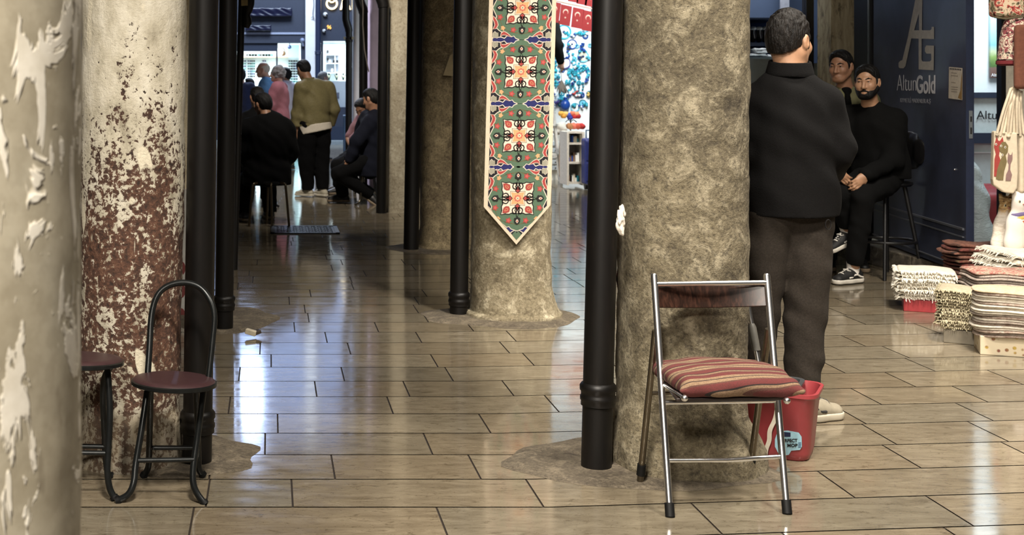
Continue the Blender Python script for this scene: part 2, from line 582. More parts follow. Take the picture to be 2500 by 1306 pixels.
# ------------------------------------------------------------------ columns
def column(name, label, Yc, prof, mat, amp=.006, seg=72, ny=150, p=2.0, freq=6.0, group=None, top=CEIL):
    """prof: (v, left edge, right edge) from top of frame downwards; the last row sits on the floor"""
    rows = []
    for v, a, b in prof:
        r = (b - a) / 2 * Yc / F
        z = CAM_H - (v - HZ) * (Yc - .6 * r) / F
        rows.append((z, X((a + b) / 2, Yc), r))
    rows[-1] = (0.0,) + rows[-1][1:]
    rows = [(top, rows[0][1], rows[0][2])] + rows
    rows = [q for q in rows if q[0] >= 0]
    rows.sort()
    zs = sorted(set([q[0] for q in rows] + [top * (i / ny) ** 1.6 for i in range(ny + 1)]))
    m = M(); rings = []
    for z in zs:
        for q0, q1 in zip(rows, rows[1:]):
            if q0[0] <= z <= q1[0]:
                t = (z - q0[0]) / max(1e-6, q1[0] - q0[0]); cx = q0[1] + (q1[1] - q0[1]) * t; r = q0[2] + (q1[2] - q0[2]) * t
                break
        ring = []
        for j in range(seg):
            a = 2 * math.pi * j / seg
            ca, sa = math.cos(a), math.sin(a)
            k = (abs(ca) ** p + abs(sa) ** p) ** (-1 / p)
            q = V((cx + ca * r * k, Yc + sa * r * k, z))
            d = mnoise.fractal(q * freq, 1.0, 2.1, 5) * amp
            if z > 3: d *= .3
            ring.append(q + V((ca, sa, 0)) * d)
        rings.append(ring)
    m.loft(rings, True)
    return put(name, m, mat, ang=80, label=label, cat='pillar', group=group)

column('stone_pillar', 'near pillar with peeling grey-beige plaster and pale flaked patches at the left edge', 1.62, [(0, -600, 196), (1306, -600, 193), (2800, -600, 193)], M_near, .0025, seg=96, freq=9)
column('stone_pillar', 'round pillar with worn whitewash peeling off red-brown stone, behind the dark stool chair', 4.86,
       [(0, 199, 455), (500, 197, 449), (950, 195, 439), (1010, 195, 437), (1030, 190, 444), (1165, 190, 446)], M_rust, .005)
column('stone_pillar', 'thick grey-tan stone pillar standing behind the chrome folding chair', 4.84,
       [(0, 1523, 1817), (600, 1519, 1813), (1000, 1511, 1808), (1025, 1504, 1812), (1060, 1496, 1832), (1110, 1492, 1850), (1170, 1488, 1858)], M_F, .0075, seg=130, ny=260, p=2.4, freq=9)
column('stone_pillar', 'tan stone pillar carrying the patterned hanging banner', 7.92,
       [(0, 1157, 1346), (600, 1153, 1339), (700, 1152, 1342), (740, 1150, 1352), (765, 1148, 1362), (770, 1136, 1368), (788, 1134, 1370)], M_H, .009, p=2.6)
column('stone_pillar', 'brown-stained stone pillar, next one behind the banner pillar', 11.2,
       [(0, 1029, 1155), (560, 1026, 1152), (600, 1022, 1158), (612, 1016, 1166)], M_3, .008, p=3)
column('stone_pillar', 'plain grey plastered pillar beside the seated men at the back of the arcade', 14.45,
       [(0, 948, 1046), (500, 945, 1043), (520, 944, 1046)], M_4, .003, p=5)
column('stone_pillar', 'pillar tinted lilac by cold light behind the black-haired seated man', 17.65, [(0, 900, 982), (460, 898, 980)], M_lilac, .002, p=6, ny=40)
column('stone_pillar', 'narrow white-lit pillar end at the far mouth of the arcade', 20.8, [(0, 861, 930), (420, 860, 929)], M_white_wall, .002, p=6, ny=40)
column('stone_pillar', 'cream limewashed pillar showing as a strip between the rusty pillar and the first drainpipe', 8.1, [(0, 352, 520), (800, 345, 513)], M_C, .004, ny=60)
# paper poster wrapped on the cream pillar
M_paper = flat('grey paper', C(168, 166, 160), .7, var=.1, scale=14)
M_redink = flat('red ink', C(104, 44, 42), .7)
ro = put('paper_poster', M().b2((X(380, 7.84), 7.84, Z(960, 7.84) - .02), (X(462, 7.84), 7.852, Z(462, 7.84))), M_paper, label='grey paper poster with red stamps on the cream pillar behind the rusty pillar', cat='poster', smooth=False)
for v in (655, 710, 770, 860):
    mm = M().prism([V((X(441, 7.835) + .03 * math.cos(a), 7.839, Z(v, 7.835) + .045 * math.sin(a))) for a in [2 * math.pi * i / 20 for i in range(20)]], (0, -.0015, 0))
    put('stamp', mm, M_redink, ro)

# cement skirts round the pillar feet
def patch(idx, cx, cy, rx, ry, h=.012, seed=0):
    m = M(); n = 40; top, bot = [], []
    for i in range(n):
        a = 2 * math.pi * i / n
        k = 1 + .22 * mnoise.noise(V((math.cos(a) * 1.7 + seed, math.sin(a) * 1.7, seed)))
        bot.append(V((cx + rx * k * math.cos(a), cy + ry * k * math.sin(a), .0005)))
        top.append(V((cx + rx * k * .86 * math.cos(a), cy + ry * k * .86 * math.sin(a), h)))
    m.loft([bot, top], True)
    struct('trim_%d' % idx, m, M_cement, ang=60)
patch(1, 1.40, 4.82, .50, .33, .010, 1.1)
patch(2, -.38, 4.93, .36, .30, .008, 2.3)
patch(3, 1.46, 7.86, .52, .36, .012, 3.7)
patch(4, -.30, 7.75, .34, .42, .012, 4.9)
patch(5, 1.50, 11.15, .50, .38, .012, 5.1)

# ------------------------------------------------------------------ drainpipes
M_pipe = G('dark brown pipe')
M_pipe.set(Base_Color=M_pipe.ramp(M_pipe.noise(25, 5, .7, M_pipe.co('World', (1, 1, .2))), [(.35, C(8, 7, 6)), (.62, C(14, 11, 9)), (.78, C(30, 24, 19))]), Roughness=.45, Specular_IOR_Level=.35)
M_pipe = M_pipe.m
M_pipe2 = flat('blue black pipe', C(34, 42, 66), .4)

def pipe(label, Y, top, bot, vbot, collars=(), mat=None, elbow=None, sleeve=None, name='drainpipe'):
    mat = mat or M_pipe
    zb = max(0.0, Z(vbot, Y)); zt = Z(0, Y)
    ct, cb = X(sum(top) / 2, Y), X(sum(bot) / 2, Y)
    r = (bot[1] - bot[0]) / 2 * Y / F
    at = lambda z: V((cb + (ct - cb) * (z - zb) / (zt - zb), Y, z))
    t = thing(name, label, 'pipe', (cb, Y, zb))
    pts = [at(zb), at(zb + .3), at(1.0)]
    if elbow:
        ze, dx = elbow
        pts += [at(ze)] + [at(ze + .05) + V((dx * .12, 0, 0)), at(ze + .12) + V((dx * .6, 0, 0)), at(ze + .20) + V((dx, 0, 0)), at(ze + .5) + V((dx, 0, 0)), V((at(ze).x + dx, Y, CEIL))]
        put('pipe', M().tube(pts, r, 28), mat, t)
        put('elbow', M().tube(pts[3:8], [r * 1.12, r * 1.16, r * 1.16, r * 1.14, r * 1.1], 28), mat, t)
    else:
        pts += [at(zt), V((ct, Y, CEIL))]
        put('pipe', M().tube(pts, r, 28), mat, t)
    for v in collars:
        z = Z(v, Y); c = at(z)
        put('collar', M().lathe([(r * 1.02, -.055), (r * 1.14, -.05), (r * 1.12, -.035), (r * 1.18, -.03), (r * 1.18, -.018), (r * 1.12, -.012), (r * 1.12, .0), (r * 1.2, .006), (r * 1.2, .022), (r * 1.1, .03), (r * 1.02, .034)], c, 28), mat, t)
    if sleeve:
        z0, z1 = sleeve
        put('sleeve', M().tube([at(z0), at(z1)], r * 1.07, 28), mat, t)
    return t

pipe('dark drainpipe nearest the rusty pillar, behind the dark stool chair', 4.81, (462, 534), (445, 517), 1135, (1022,))
pipe('dark drainpipe second along the left side of the aisle', 7.43, (534, 581), (524, 569), 806, (735,))
pipe('thin dark drainpipe third along the left side of the aisle', 9.85, (582, 599), (563, 580), 660, (), elbow=None)
pipe('dark drainpipe standing beside the thick grey-tan pillar', 4.74, (1447, 1520), (1419, 1492), 1148, (955,))
pipe('dark drainpipe beside the banner pillar', 7.9, (1107, 1154), (1098, 1142), 771, (725,))
pipe('dark drainpipe beside the brown-stained pillar', 11.0, (997, 1030), (985, 1022), 612, ())
pipe('dark drainpipe with a bulging elbow beside the grey plastered pillar', 14.2, (925, 949), (918, 943), 520, (), elbow=(2.30, -.06))
pipe('dark drainpipe with round elbow at the lilac pillar', 17.45, (877, 898), (876, 897), 463, (), elbow=(2.42, -.06))
tc = pipe('dark drainpipe with clamp at the far white pillar end', 20.6, (844, 860), (843, 859), 423, (95,), elbow=(2.30, -.05))
for u_ in (841, 861): put('clamp', M().box(P(u_, 93, 20.54), (.03, .04, .045)), flat('cream clamp', C(150, 142, 122), .6), tc)
# elbow hanging from the third pipe with a cream bracket
t = thing('drainpipe', 'brown pipe elbow with cream bracket hanging at the top of the left aisle', 'pipe', P(606, 40, 9.8))
put('pipe', M().tube([P(600, -60, 9.8), P(605, -35, 9.8), P(608, -10, 9.8), P(608, 10, 9.8), P(605, 25, 9.8), P(602, 36, 9.8), P(603, 46, 9.8), P(604, 56, 9.8), P(601, 68, 9.8)], [.045, .045, .045, .042, .036, .028, .034, .034, .022], 20), M_pipe, t)
put('bracket', M().box(P(597, 6, 9.76), (.05, .03, .05)), flat('cream card', C(150, 134, 96), .8), t)
put('cable', M().tube([P(884, -10, 17.2), P(887, 20, 17.2), P(886, 60, 17.2), P(890, 120, 17.2), P(897, 160, 17.2), P(900, 175, 17.25)], .008, 8), flat('grey cable', C(140, 130, 120), .5),
    label='pale cable drooping over the drainpipe by the lilac pillar', cat='cable')
# ------------------------------------------------------------------ light: hall lamps overhead, cold shop light at the far end, added fills
WARM = (1.0, .92, .81)
area('hall_lamp', (.2, 1.8, 4.3), (.9, 3.9, .3), .5, 118, WARM, spread=95)
area('hall_lamp', (-.9, -1.4, 3.8), (-.4, 1.8, 1.2), .6, 150, WARM, spread=110)
area('aisle_light', (3.7, 5.8, 4.3), (3.6, 7.0, 0), .8, 125, WARM, spread=95)
area('aisle_light', (2.9, 2.8, 4.3), (2.7, 5.2, 0), .7, 85, WARM, spread=90)
area('banner_fill', (2.2, 4.9, 4.3), (1.5, 7.7, 1.0), .4, 24, WARM, spread=55)  # added spot that brightens the banner, no known fixture
area('street_lamp', (.3, 26.5, 7.5), (.3, 27.5, 0), 3.0, 1300, (.68, .82, 1.0))
area('aisle_light', (.5, 11.8, 4.3), (1.0, 15.0, .8), .5, 48, WARM, spread=80)  # added weak fill that warms the far pillars, no known fixture
area('mouth_fill', (-.2, 18.2, 4.3), (1.4, 18.0, 1.2), .8, 50, (.95, .93, 1.0), spread=90)  # added cool fill for the lilac pillar, no known fixture
area('flag_fill', (4.1, 14.6, 4.2), (4.4, 17.2, 2.2), .5, 45, WARM, spread=70)  # added fill in front of the little flags, no known fixture
# ------------------------------------------------------------------ street front at the far end of the arcade (31 m away)
FY = 31.0
def fb(u0, v0, u1, v1, Y=FY, d=.15):
    """box facing the camera that fills the pixel rectangle at depth Y"""
    return (X(u0, Y), Y, Z(v1, Y)), (X(u1, Y), Y + d, Z(v0, Y))
M_navy = flat('navy fascia', C(46, 51, 66), .55, var=.1, scale=20)
M_navyd = flat('dark navy panel', C(36, 44, 62), .5, var=.1)
M_shopwhite = flat('bright shop lining', C(236, 244, 246), .6, var=.03)
M_turq = flat('pale turquoise panel', C(150, 205, 200), .6, var=.05)
M_oak = flat('pale oak shelf', C(210, 180, 130), .6)
M_black = flat('black plastic', C(14, 14, 18), .35)
M_grayp = flat('grey panel', C(120, 124, 136), .5)
M_glass = G('shop glass')
M_glass.set(Base_Color=(1, 1, 1, 1), Roughness=.02, Transmission_Weight=1.0, IOR=1.02)
M_glass = M_glass.m
M_sign = flat('lit sign letters', C(255, 226, 170), .5, emit=3)
M_sign2 = flat('amber lit numerals', C(255, 190, 90), .5, emit=1.6)
M_tube = flat('lit window', C(190, 212, 255), .5, emit=14, var=.02)

# walls of the street front
m = M()
m.b2((-6, FY, Z(105, FY)), (X(746, FY), FY + .2, 8.5))
m.b2((-6, FY, 0), (X(560, FY), FY + .2, Z(105, FY)))
m.b2((X(735, FY), FY, 0), (X(746, FY), FY + .2, Z(105, FY)))
m.b2((X(784, FY), FY, Z(100, FY)), (9, FY + .2, 8.5))
m.b2((X(784, FY), FY, 0), (9, FY + .2, Z(262, FY)))
m.b2((X(784, FY), FY, Z(262, FY)), (X(789, FY), FY + .2, Z(100, FY)))
m.b2((X(905, FY), FY, Z(262, FY)), (9, FY + .2, Z(100, FY)))
struct('wall_far', m, M_navy, smooth=False)
struct('wall_far_reflector', M().b2((-6, FY - .04, 3.56), (9, FY, 8.5)), flat('pale blue reflector', C(150, 164, 196), .7, var=.1, scale=1.5), smooth=False)  # unseen panel added so the floor reflects a bluish sheen
struct('trim_6', M().b2(*fb(560, 79, 746, 84, FY - .03, .03)), flat('pale moulding', C(150, 156, 176), .5), smooth=False)
struct('trim_7', M().b2((-6, FY - .5, 0), (9, FY, .09)), flat('kerb stone', C(130, 138, 140), .8), smooth=False)
struct('trim_8', M().b2((-6, FY - .04, .09), (9, FY, .42)), M_navyd, smooth=False)
put('stone_pillar', M().b2((X(746, 30.7), 30.7, 0), (X(772, 30.7), 31, 8.5)), M_white_wall, label='white masonry pillar between the two far shop fronts', cat='pillar', smooth=False)
pipe('blue-lit drainpipe on the white pillar between the far shops', 30.6, (770, 784), (769, 783), 345, (128,), M_pipe2)
struct('window_1', M().b2((X(545, FY), FY - .05, 5.3), (X(640, FY), FY - .01, 7.2)), M_tube, smooth=False)

# sunglasses shop
m = M()
m.b2((-3, 34, 0), (.9, 34.1, 2.7)); m.b2((-3, 31.2, 2.6), (.9, 34, 2.7)); m.b2((.76, 31.2, 0), (.9, 34, 2.6)); m.b2((-3, 31.2, -.02), (.9, 34, .02))
struct('wall_back', m, M_shopwhite, smooth=False)
put('roller_blind', M().b2(*fb(575, 105, 678, 125, FY + .05, .08)), M_navyd, label='rolled dark blue shutter box above the sunglasses shop window', cat='shutter', smooth=False)
put('window_post', M().b2(*fb(674, 125, 678, 345, FY + .05, .06)), M_navy, label='slim dark upright in the middle of the sunglasses shop window', cat='post', smooth=False)
put('side_panel', M().b2(*fb(703, 110, 736, 140, 33.4, .05)), M_turq, label='pale turquoise panel at the top right of the sunglasses shop window', cat='panel', smooth=False)
put('counter_panel', M().b2((X(688, 32), 32, 0), (.7, 32.6, Z(262, 32))), M_turq, label='pale turquoise counter in the sunglasses shop', cat='counter', smooth=False)
shelf = put('shelf', M().b2(*fb(560, 138, 704, 140, 33.2, .8)), M_oak, label='pale oak shelf across the sunglasses shop', cat='shelf', smooth=False)
def glasses(u, v, Y, mat, s=1.0):
    c = P(u, v, Y); m = M()
    for sg in (-1, 1):
        m.prism([c + V((sg * .036 * s + .033 * s * math.cos(a), 0, .028 * s * math.sin(a))) for a in [2 * math.pi * i / 10 for i in range(10)]], (0, .006, 0))
        m.box(c + V((sg * .072 * s, .05, .012)), (.005, .1, .006))
    m.box(c + V((0, 0, .012 * s)), (.03 * s, .006, .007))
    return put('sunglasses', m, mat, smooth=False)
gm = [M_black, flat('teal lens', C(40, 120, 120), .3), flat('navy lens', C(30, 40, 90), .3)]
rnd = random.Random(5)
for u in (596, 609, 618, 645, 709, 715, 722):
    for i in range(9):
        v = 149 + i * 6.3
        if u < 650 and i > 6: continue
        g = glasses(u, v, 33.9, rnd.choice(gm), .75)
        tag(g, 'dark sunglasses on the white display wall of the far sunglasses shop', 'sunglasses', 'sunglasses on the far display wall')
for i, u in enumerate((607, 614, 621, 628, 640, 647, 654, 660)):
    g = glasses(u, 134.5, 33.3, gm[i % 2], 1.1)
    tag(g, 'sunglasses on the oak shelf of the far sunglasses shop, %s along it' % ORDN[i], 'sunglasses', 'sunglasses on the oak shelf')
put('display_disc', M().lathe([(0, 0), (.1, 0), (.1, .015), (0, .015)], P(682, 127, 33.3), 24, rot=Matrix.Rotation(R(90), 3, 'X')), flat('white card', C(245, 245, 240), .5), label='white round display disc standing on the oak shelf', cat='ornament')
put('handbag', M().sphere(P(691, 130, 33.5), (.07, .05, .07)).tube([P(686, 124, 33.5), P(691, 117, 33.5), P(696, 124, 33.5)], .01, 8), flat('tan leather', C(150, 110, 80), .6), label='small tan bag beside the white disc on the oak shelf', cat='bag')
put('pendant_lamp', M().sphere(P(707, 115, 32.6), .055).tube([P(707, 111, 32.6), P(707, 100, 32.6)], .012, 8), flat('dark blue ball', C(30, 44, 80), .3), label='dark ball pendant hanging in the sunglasses shop window', cat='lamp')
put('outdoor_lamp', M().sphere(P(738, 98, 30.9), .055).tube([P(738, 101, 30.9), P(740, 112, 30.95)], .03, 10), flat('grey globe', C(130, 140, 165), .4), label='grey globe lamp at the corner of the sunglasses shop', cat='lamp')
def wrapped(u0, v0, u1, v1, label, slope):
    f = Field(P(u0, v1, 30.8) - V((.2, .1, .1)), P(u1, v0, 30.8) + V((.2, .2, .1)), .012)
    a, b = P(u0 + 7, (v0 + v1) / 2 - slope, 30.9), P(u1 - 7, (v0 + v1) / 2 + slope, 30.9)
    f.box((a + b) / 2, ((b - a).length / 2 + .06, .07, (v1 - v0) / 210), .025, None, 0)
    f.folds(.004, (14, 9, 60), 2)
    me = f.mesh('wrapped_lamp', flat('navy plastic wrap', C(16, 18, 44), .3))
    link('wrapped_lamp', me, label=label, cat='lamp')
wrapped(607, 18, 714, 41, 'long flood lamp wrapped in shiny navy plastic, upper of two on the far fascia', 1)
wrapped(600, 61, 663, 76, 'shorter flood lamp wrapped in shiny navy plastic, lower of two on the far fascia', 1)

# jewellery shop
m = M()
m.b2((X(784, 32), 32.3, 0), (X(930, 32), 32.4, 2.7)); m.b2((X(784, 32), 31.2, Z(99, FY)), (X(930, 32), 32.3, 2.75))
struct('wall_right_far', m, M_shopwhite, smooth=False)
struct('window_3', M().b2(*fb(787, 100, 905, 262, FY + .1, .02)), M_glass, smooth=False)
cb = thing('display_cabinet', 'grey glazed display cabinet on the white wall of the jewellery shop', 'cabinet', P(812, 178, 32.1))
put('back_panel', M().b2(*fb(797, 118, 827, 178, 32.2, .06)), M_grayp, cb, smooth=False)
for v in (134, 155, 178): put('shelf', M().b2(*fb(796, v - 1, 828, v + .5, 32.05, .15)), M_shopwhite, cb, smooth=False)
put('divider', M().b2(*fb(817, 118, 819, 178, 32.1, .1)), M_shopwhite, cb, smooth=False)
for i, (u, v) in enumerate(((800, 126), (811, 128), (800, 145), (805, 150), (815, 150), (811, 171), (823, 150))):
    put('trinket', M().box(P(u, v, 32.1), (.05, .05, .07)), [M_black, M_shopwhite][i % 2], smooth=False,
        label='small %s object in the grey jewellery cabinet, %s of seven' % (['dark', 'white'][i % 2], ORDN[i]), cat='ornament', group='objects in the jewellery cabinet')
M_neck = flat('dark green velvet', C(16, 44, 36), .7)
M_gold = flat('bright gold', C(240, 232, 200), .3, metal=.4)
for i, u in enumerate((803, 822, 838)):
    t = thing('necklace_bust', 'dark necklace stand with a pale necklace in the jewellery window, ' + ['left', 'middle', 'right'][i] + ' of three', 'display stand', P(u, 197, 31.5), 'necklace stands in the jewellery window')
    c = P(u, 187, 31.5)
    put('bust', M().prism([c + V(q) for q in ((-.055, 0, .05), (-.025, 0, .035), (0, 0, .0), (.025, 0, .035), (.055, 0, .05), (.03, 0, -.03), (.015, 0, -.09), (-.015, 0, -.09), (-.03, 0, -.03))], (0, .04, 0)), M_neck, t, smooth=False)
    put('neck', M().sphere(c + V((0, .02, .06)), (.022, .02, .03)), M_neck, t)
    put('necklace', M().tube([c + V((-.04, -.012, .05)), c + V((-.02, -.015, .01)), c + V((0, -.015, -.02)), c + V((.02, -.015, .01)), c + V((.04, -.012, .05))], .009, 6), M_gold, t)
put('window_counter', M().b2((X(789, 31.3), 31.25, Z(262, 31.3)), (X(905, 31.3), 31.9, Z(198, 31.3))), M_shopwhite, label='white stepped display counter in the jewellery window', cat='counter', smooth=False)
put('price_sign', M().b2(*fb(822, 226, 828, 241, 31.22, .02)), M_grayp, label='small grey card on the white jewellery counter', cat='sign', smooth=False)
# lit sign: ring emblem, A L, 96
t = thing('shop_sign', 'glowing ring emblem and letters on the dark jewellery fascia', 'sign', P(830, 23, FY - .02))
def ring(c, r, w, tk=.05, seg=40):
    m = M(); c = V(c)
    rings = []
    for rr, y in ((r, 0), (r, tk), (r - w, tk), (r - w, 0)):
        rings.append([c + V((rr * math.cos(a), -y, rr * math.sin(a))) for a in [2 * math.pi * k / seg for k in range(seg)]])
    return m.loft(rings, False, True)
put('emblem', ring(P(810, 9, FY - .02), .145, .04), M_sign, t)
put('emblem', ring(P(810, -2, FY - .02), .09, .03), M_sign, t)
link('letter', text_mesh('letter', 'A', M_sign, .62, P(830, 23, FY - .03), (1, 0, 0), (0, 0, 1), offset=.006, extrude=.02, sx=.62), t)
link('letter', text_mesh('letter', 'L', M_sign, .62, P(857, 23, FY - .03), (1, 0, 0), (0, 0, 1), offset=.006, extrude=.02, sx=.62), t)
link('house_number', text_mesh('house_number', '96', M_sign2, .14, P(798, 71, FY - .03), (1, 0, 0), (0, 0, 1), offset=.0, extrude=.01, sx=.78), label='amber glowing number 96 on the dark jewellery fascia', cat='sign')
for v, r, wd in ((35, .056, 'upper'), (75, .044, 'lower')):
    t = thing('security_camera', 'white dome security camera, %s of two on the jewellery fascia' % wd, 'camera', P(794 if v == 35 else 791, v, FY - .05), 'dome cameras on the fascia')
    c = P(794 if v == 35 else 791, v, FY - .05)
    put('dome', M().sphere(c, r), flat('white shell', C(235, 238, 240), .4), t)
    put('lens', M().sphere(c + V((r * .55, -r * .6, -r * .25)), r * .42), M_black, t)
# crowd barriers in the street
M_bar = flat('blue grey steel', C(84, 110, 140), .4)
def barrier(u0, u1, v, Y, label):
    t = thing('crowd_barrier', label, 'barrier', V((X((u0 + u1) / 2, Y), Y, 0)))
    a, b = P(u0, v, Y), P(u1, v, Y)
    put('top_rail', M().tube([a, b], .028, 12), M_bar, t)
    put('bottom_rail', M().tube([V((a.x, Y, .15)), V((b.x, Y, .15))], .02, 10), M_bar, t)
    for x in (a.x + .02, b.x - .02): put('post', M().tube([V((x, Y, 0)), V((x, Y, a.z))], .022, 10), M_bar, t)
    return t
barrier(690, 742, 293, 24.0, 'blue-grey street barrier behind the man in the olive bomber jacket')
barrier(838, 884, 284, 24.0, 'pale blue-grey street barrier behind the man in the pink shirt')
area('shop_strip', (-.9, 32.4, 2.5), (-.9, 33.4, 0), 2.6, 230, (.85, .97, 1.0), 1.2)
area('shop_strip', (1.9, 31.75, 2.45), (1.9, 31.9, 0), 1.2, 70, (.9, 1.0, 1.0), .5)
struct('wall_left_street', M().b2((-6.2, 21, 0), (-6, 31, 8)), M_plain, smooth=False)
struct('wall_right_street', M().b2((9, 21, 0), (9.2, 31, 8)), M_plain, smooth=False)
# ------------------------------------------------------------------ chrome folding chair with striped cushion
M_chrome = flat('chrome', C(235, 235, 235), .27, 1.0, var=.03)
M_chromed = flat('dulled steel', C(120, 112, 98), .35, 1.0, var=.12)
M_rubber = flat('black rubber', C(6, 6, 6), .6, spec=.3)
g = G('walnut veneer')
g.set(Base_Color=g.ramp(g.noise(9, 6, .65, g.co('World', (8, 8, .5)), .4), [(.32, C(18, 11, 8)), (.5, C(38, 23, 17)), (.68, C(60, 38, 29))]), Roughness=.3)
M_walnut = g.m

def cushion_mat():
    g = G('striped kilim weave')
    # stripes run across the seat; they follow the cushion's own depth axis
    s = g.sep(g.co('Object'))
    y = g.math('ADD', g.math('ADD', s[1], g.math('MULTIPLY', s[0], -.16)), g.math('MULTIPLY', s[2], .9))
    t = g.math('FRACT', g.math('ADD', g.math('MULTIPLY', y, 9.5), .2))
    red, tan, dk, br = C(92, 38, 37), C(130, 106, 82), C(28, 22, 20), C(86, 54, 45)
    c = g.ramp(t, [(0, red), (.22, br), (.28, tan), (.42, dk), (.46, tan), (.60, red), (.80, br), (.86, tan), (.95, dk)], 'CONSTANT')
    c = g.mix(g.ramp(s[2], [(.012, 1), (.02, 0)]), c, C(128, 72, 56)) if False else c
    c = g.mix(g.ramp(g.noise(220, 3, .6), [(.35, .45), (.6, 0)]), c, C(60, 36, 30))
    g.set(Base_Color=c, Roughness=.95)
    g.bump(g.noise(260, 3, .6), .35, .003)
    return g.m
M_kilim = cushion_mat()

def folding_chair():
    t = thing('folding_chair', 'chrome folding chair with walnut backrest in front of the thick pillar', 'chair', (1.55, 4.4, 0))
    FL, FR = P(1636, 1264, 4.206), P(1922, 1257, 4.236)
    FL.z = FR.z = 0
    TL, TR = P(1597, 674, 4.50), P(1872, 674, 4.53)
    r = .0115
    def on(a, b, z): return a + (b - a) * ((z - a.z) / (b.z - a.z))
    for a, b in ((FL, TL), (FR, TR)):
        leg = put('leg', M().tube([a + (b - a) * .02, b], r, 16), M_chrome, t)
        put('foot_cap', M().tube([a, a + (b - a) * .055], r * 1.38, 14), M_rubber, leg)
        put('end_cap', M().sphere(b, r * 1.05, 10), M_chrome, leg)
    BL, BR = P(1562, 1181, YF(1181)), P(1829, 1165, YF(1165))
    BL.z = BR.z = 0
    UL, UR = on(FL, TL, .57) + V((-.002, .021, 0)), on(FR, TR, .57) + V((-.002, .021, 0))
    for a, b in ((BL, UL), (BR, UR)):
        leg = put('leg', M().tube([a + (b - a) * .02, b], r, 16), M_chromed, t)
        put('foot_cap', M().tube([a + (b - a) * .06, a + (b - a) * .13], r * 1.35, 14), M_rubber, leg)
    # rails
    put('top_rail', M().tube([on(FL, TL, .727), on(FR, TR, .727)], .0095, 14), M_chrome, t)
    a, b = on(FL, TL, .168), on(FR, TR, .172)
    put('stretcher', M().tube([a, a + (b - a) * .52 + V((0, 0, -.006)), b], .0075, 12), M_chrome, t, label='chrome stretcher bent in the middle')
    put('rear_stretcher', M().tube([on(BL, UL, .34), on(BR, UR, .34)], .007, 10), M_chromed, t)
    a, b = on(FL, TL, .345), on(FR, TR, .345)
    put('seat_bar', M().tube([a, b], .0085, 12), M_chrome, t)
    # curved backrest board
    m = M(); n = 16; rings = []
    a0, b0 = on(FL, TL, .72), on(FR, TR, .72); a1, b1 = on(FL, TL, .648), on(FR, TR, .648)
    nn = 20
    for i in range(nn + 1):
        s = i / nn
        bow = 4 * s * (1 - s)
        top = a0.lerp(b0, s) + V((0, .045 * bow, -.004)); bot = a1.lerp(b1, s) + V((0, .05 * bow, -.012 * bow))
        dy = V((0, .011, 0))
        rings.append([top, bot, bot + dy, top + dy])
    m.loft(rings, True)
    put('backrest', m, M_walnut, t, bevel=.004, ang=50)
    # seat frame: flat board with side rods ending in balls
    sl, sr = P(1650, 962, 4.20), P(1905, 962, 4.22)
    zb = .385
    q = [V((1.34, 4.19, zb)), V((1.70, 4.21, zb)), V((1.745, 4.49, zb + .02)), V((1.365, 4.47, zb + .02))]
    put('seat', M().prism(q, (0, 0, .012)), flat('dark seat board', C(40, 30, 26), .5), t, bevel=.003)
    for a, b in ((V((1.352, 4.40, .40)), P(1671, 972, 4.15)), (V((1.735, 4.42, .40)), P(1921, 978, 4.17))):
        rod = put('seat_rod', M().tube([a, b], .006, 10), M_chrome, t)
        put('ball', M().sphere(b, .0115, 14), M_chrome, rod)
    return t
folding_chair()
def make_cushion():
    f = Field((1.25, 4.05, .36), (1.85, 4.6, .54), .005)
    c = V((1.548, 4.335, .432)); ang = R(3)
    rot = [(math.cos(ang), math.sin(ang), 0), (-math.sin(ang), math.cos(ang), 0), (0, 0, 1)]
    f.box(c, (.195, .165, .030), .028, rot, 0)
    f.ell(c + V((0, 0, .012)), (.20, .17, .044), rot, .03)
    for sx in (-1, 1):
        for sy in (-1, 1):
            f.cone(c + V((.15 * sx, .13 * sy, -.002)), c + V((.198 * sx, .166 * sy, -.006)), .026, .008, .02)
    f.folds(.0018, (20, 26, 30), 1)
    me = f.mesh('cushion', M_kilim)
    return link('seat_cushion', me, label='plump red and tan striped woven cushion lying on the chrome folding chair', cat='cushion')
make_cushion()

# ------------------------------------------------------------------ two dark metal chairs with round maroon seats
M_dmetal = flat('dark painted tube', C(34, 36, 36), .3, .55, var=.2)
M_maroon = flat('maroon vinyl seat', C(56, 35, 37), .42, var=.12, scale=60)
def round_seat(t, c, r, tilt=0, sy=1.0):
    rot = Matrix.Rotation(tilt, 3, 'X') @ Matrix.Rotation(R(2.5), 3, 'Y')
    s = put('seat', M().lathe([(r * .3, .012), (r * .8, .014), (r * .95, .010), (r, .002), (r * .98, -.008), (r * .5, -.010)], c, 48, rot=rot, sy=sy), M_maroon, t)
    put('seat_rim', M().lathe([(r * .99, .004), (r * 1.03, .001), (r * 1.03, -.010), (r * .96, -.014), (r * .9, -.012)], c, 48, caps=False, rot=rot, sy=sy), M_dmetal, s)
    return s
t = thing('metal_chair', 'dark metal chair with hooped back and round maroon seat before the rusty pillar', 'chair', (X(425, 4.5), 4.5, 0))
r = .0115
zs = .40
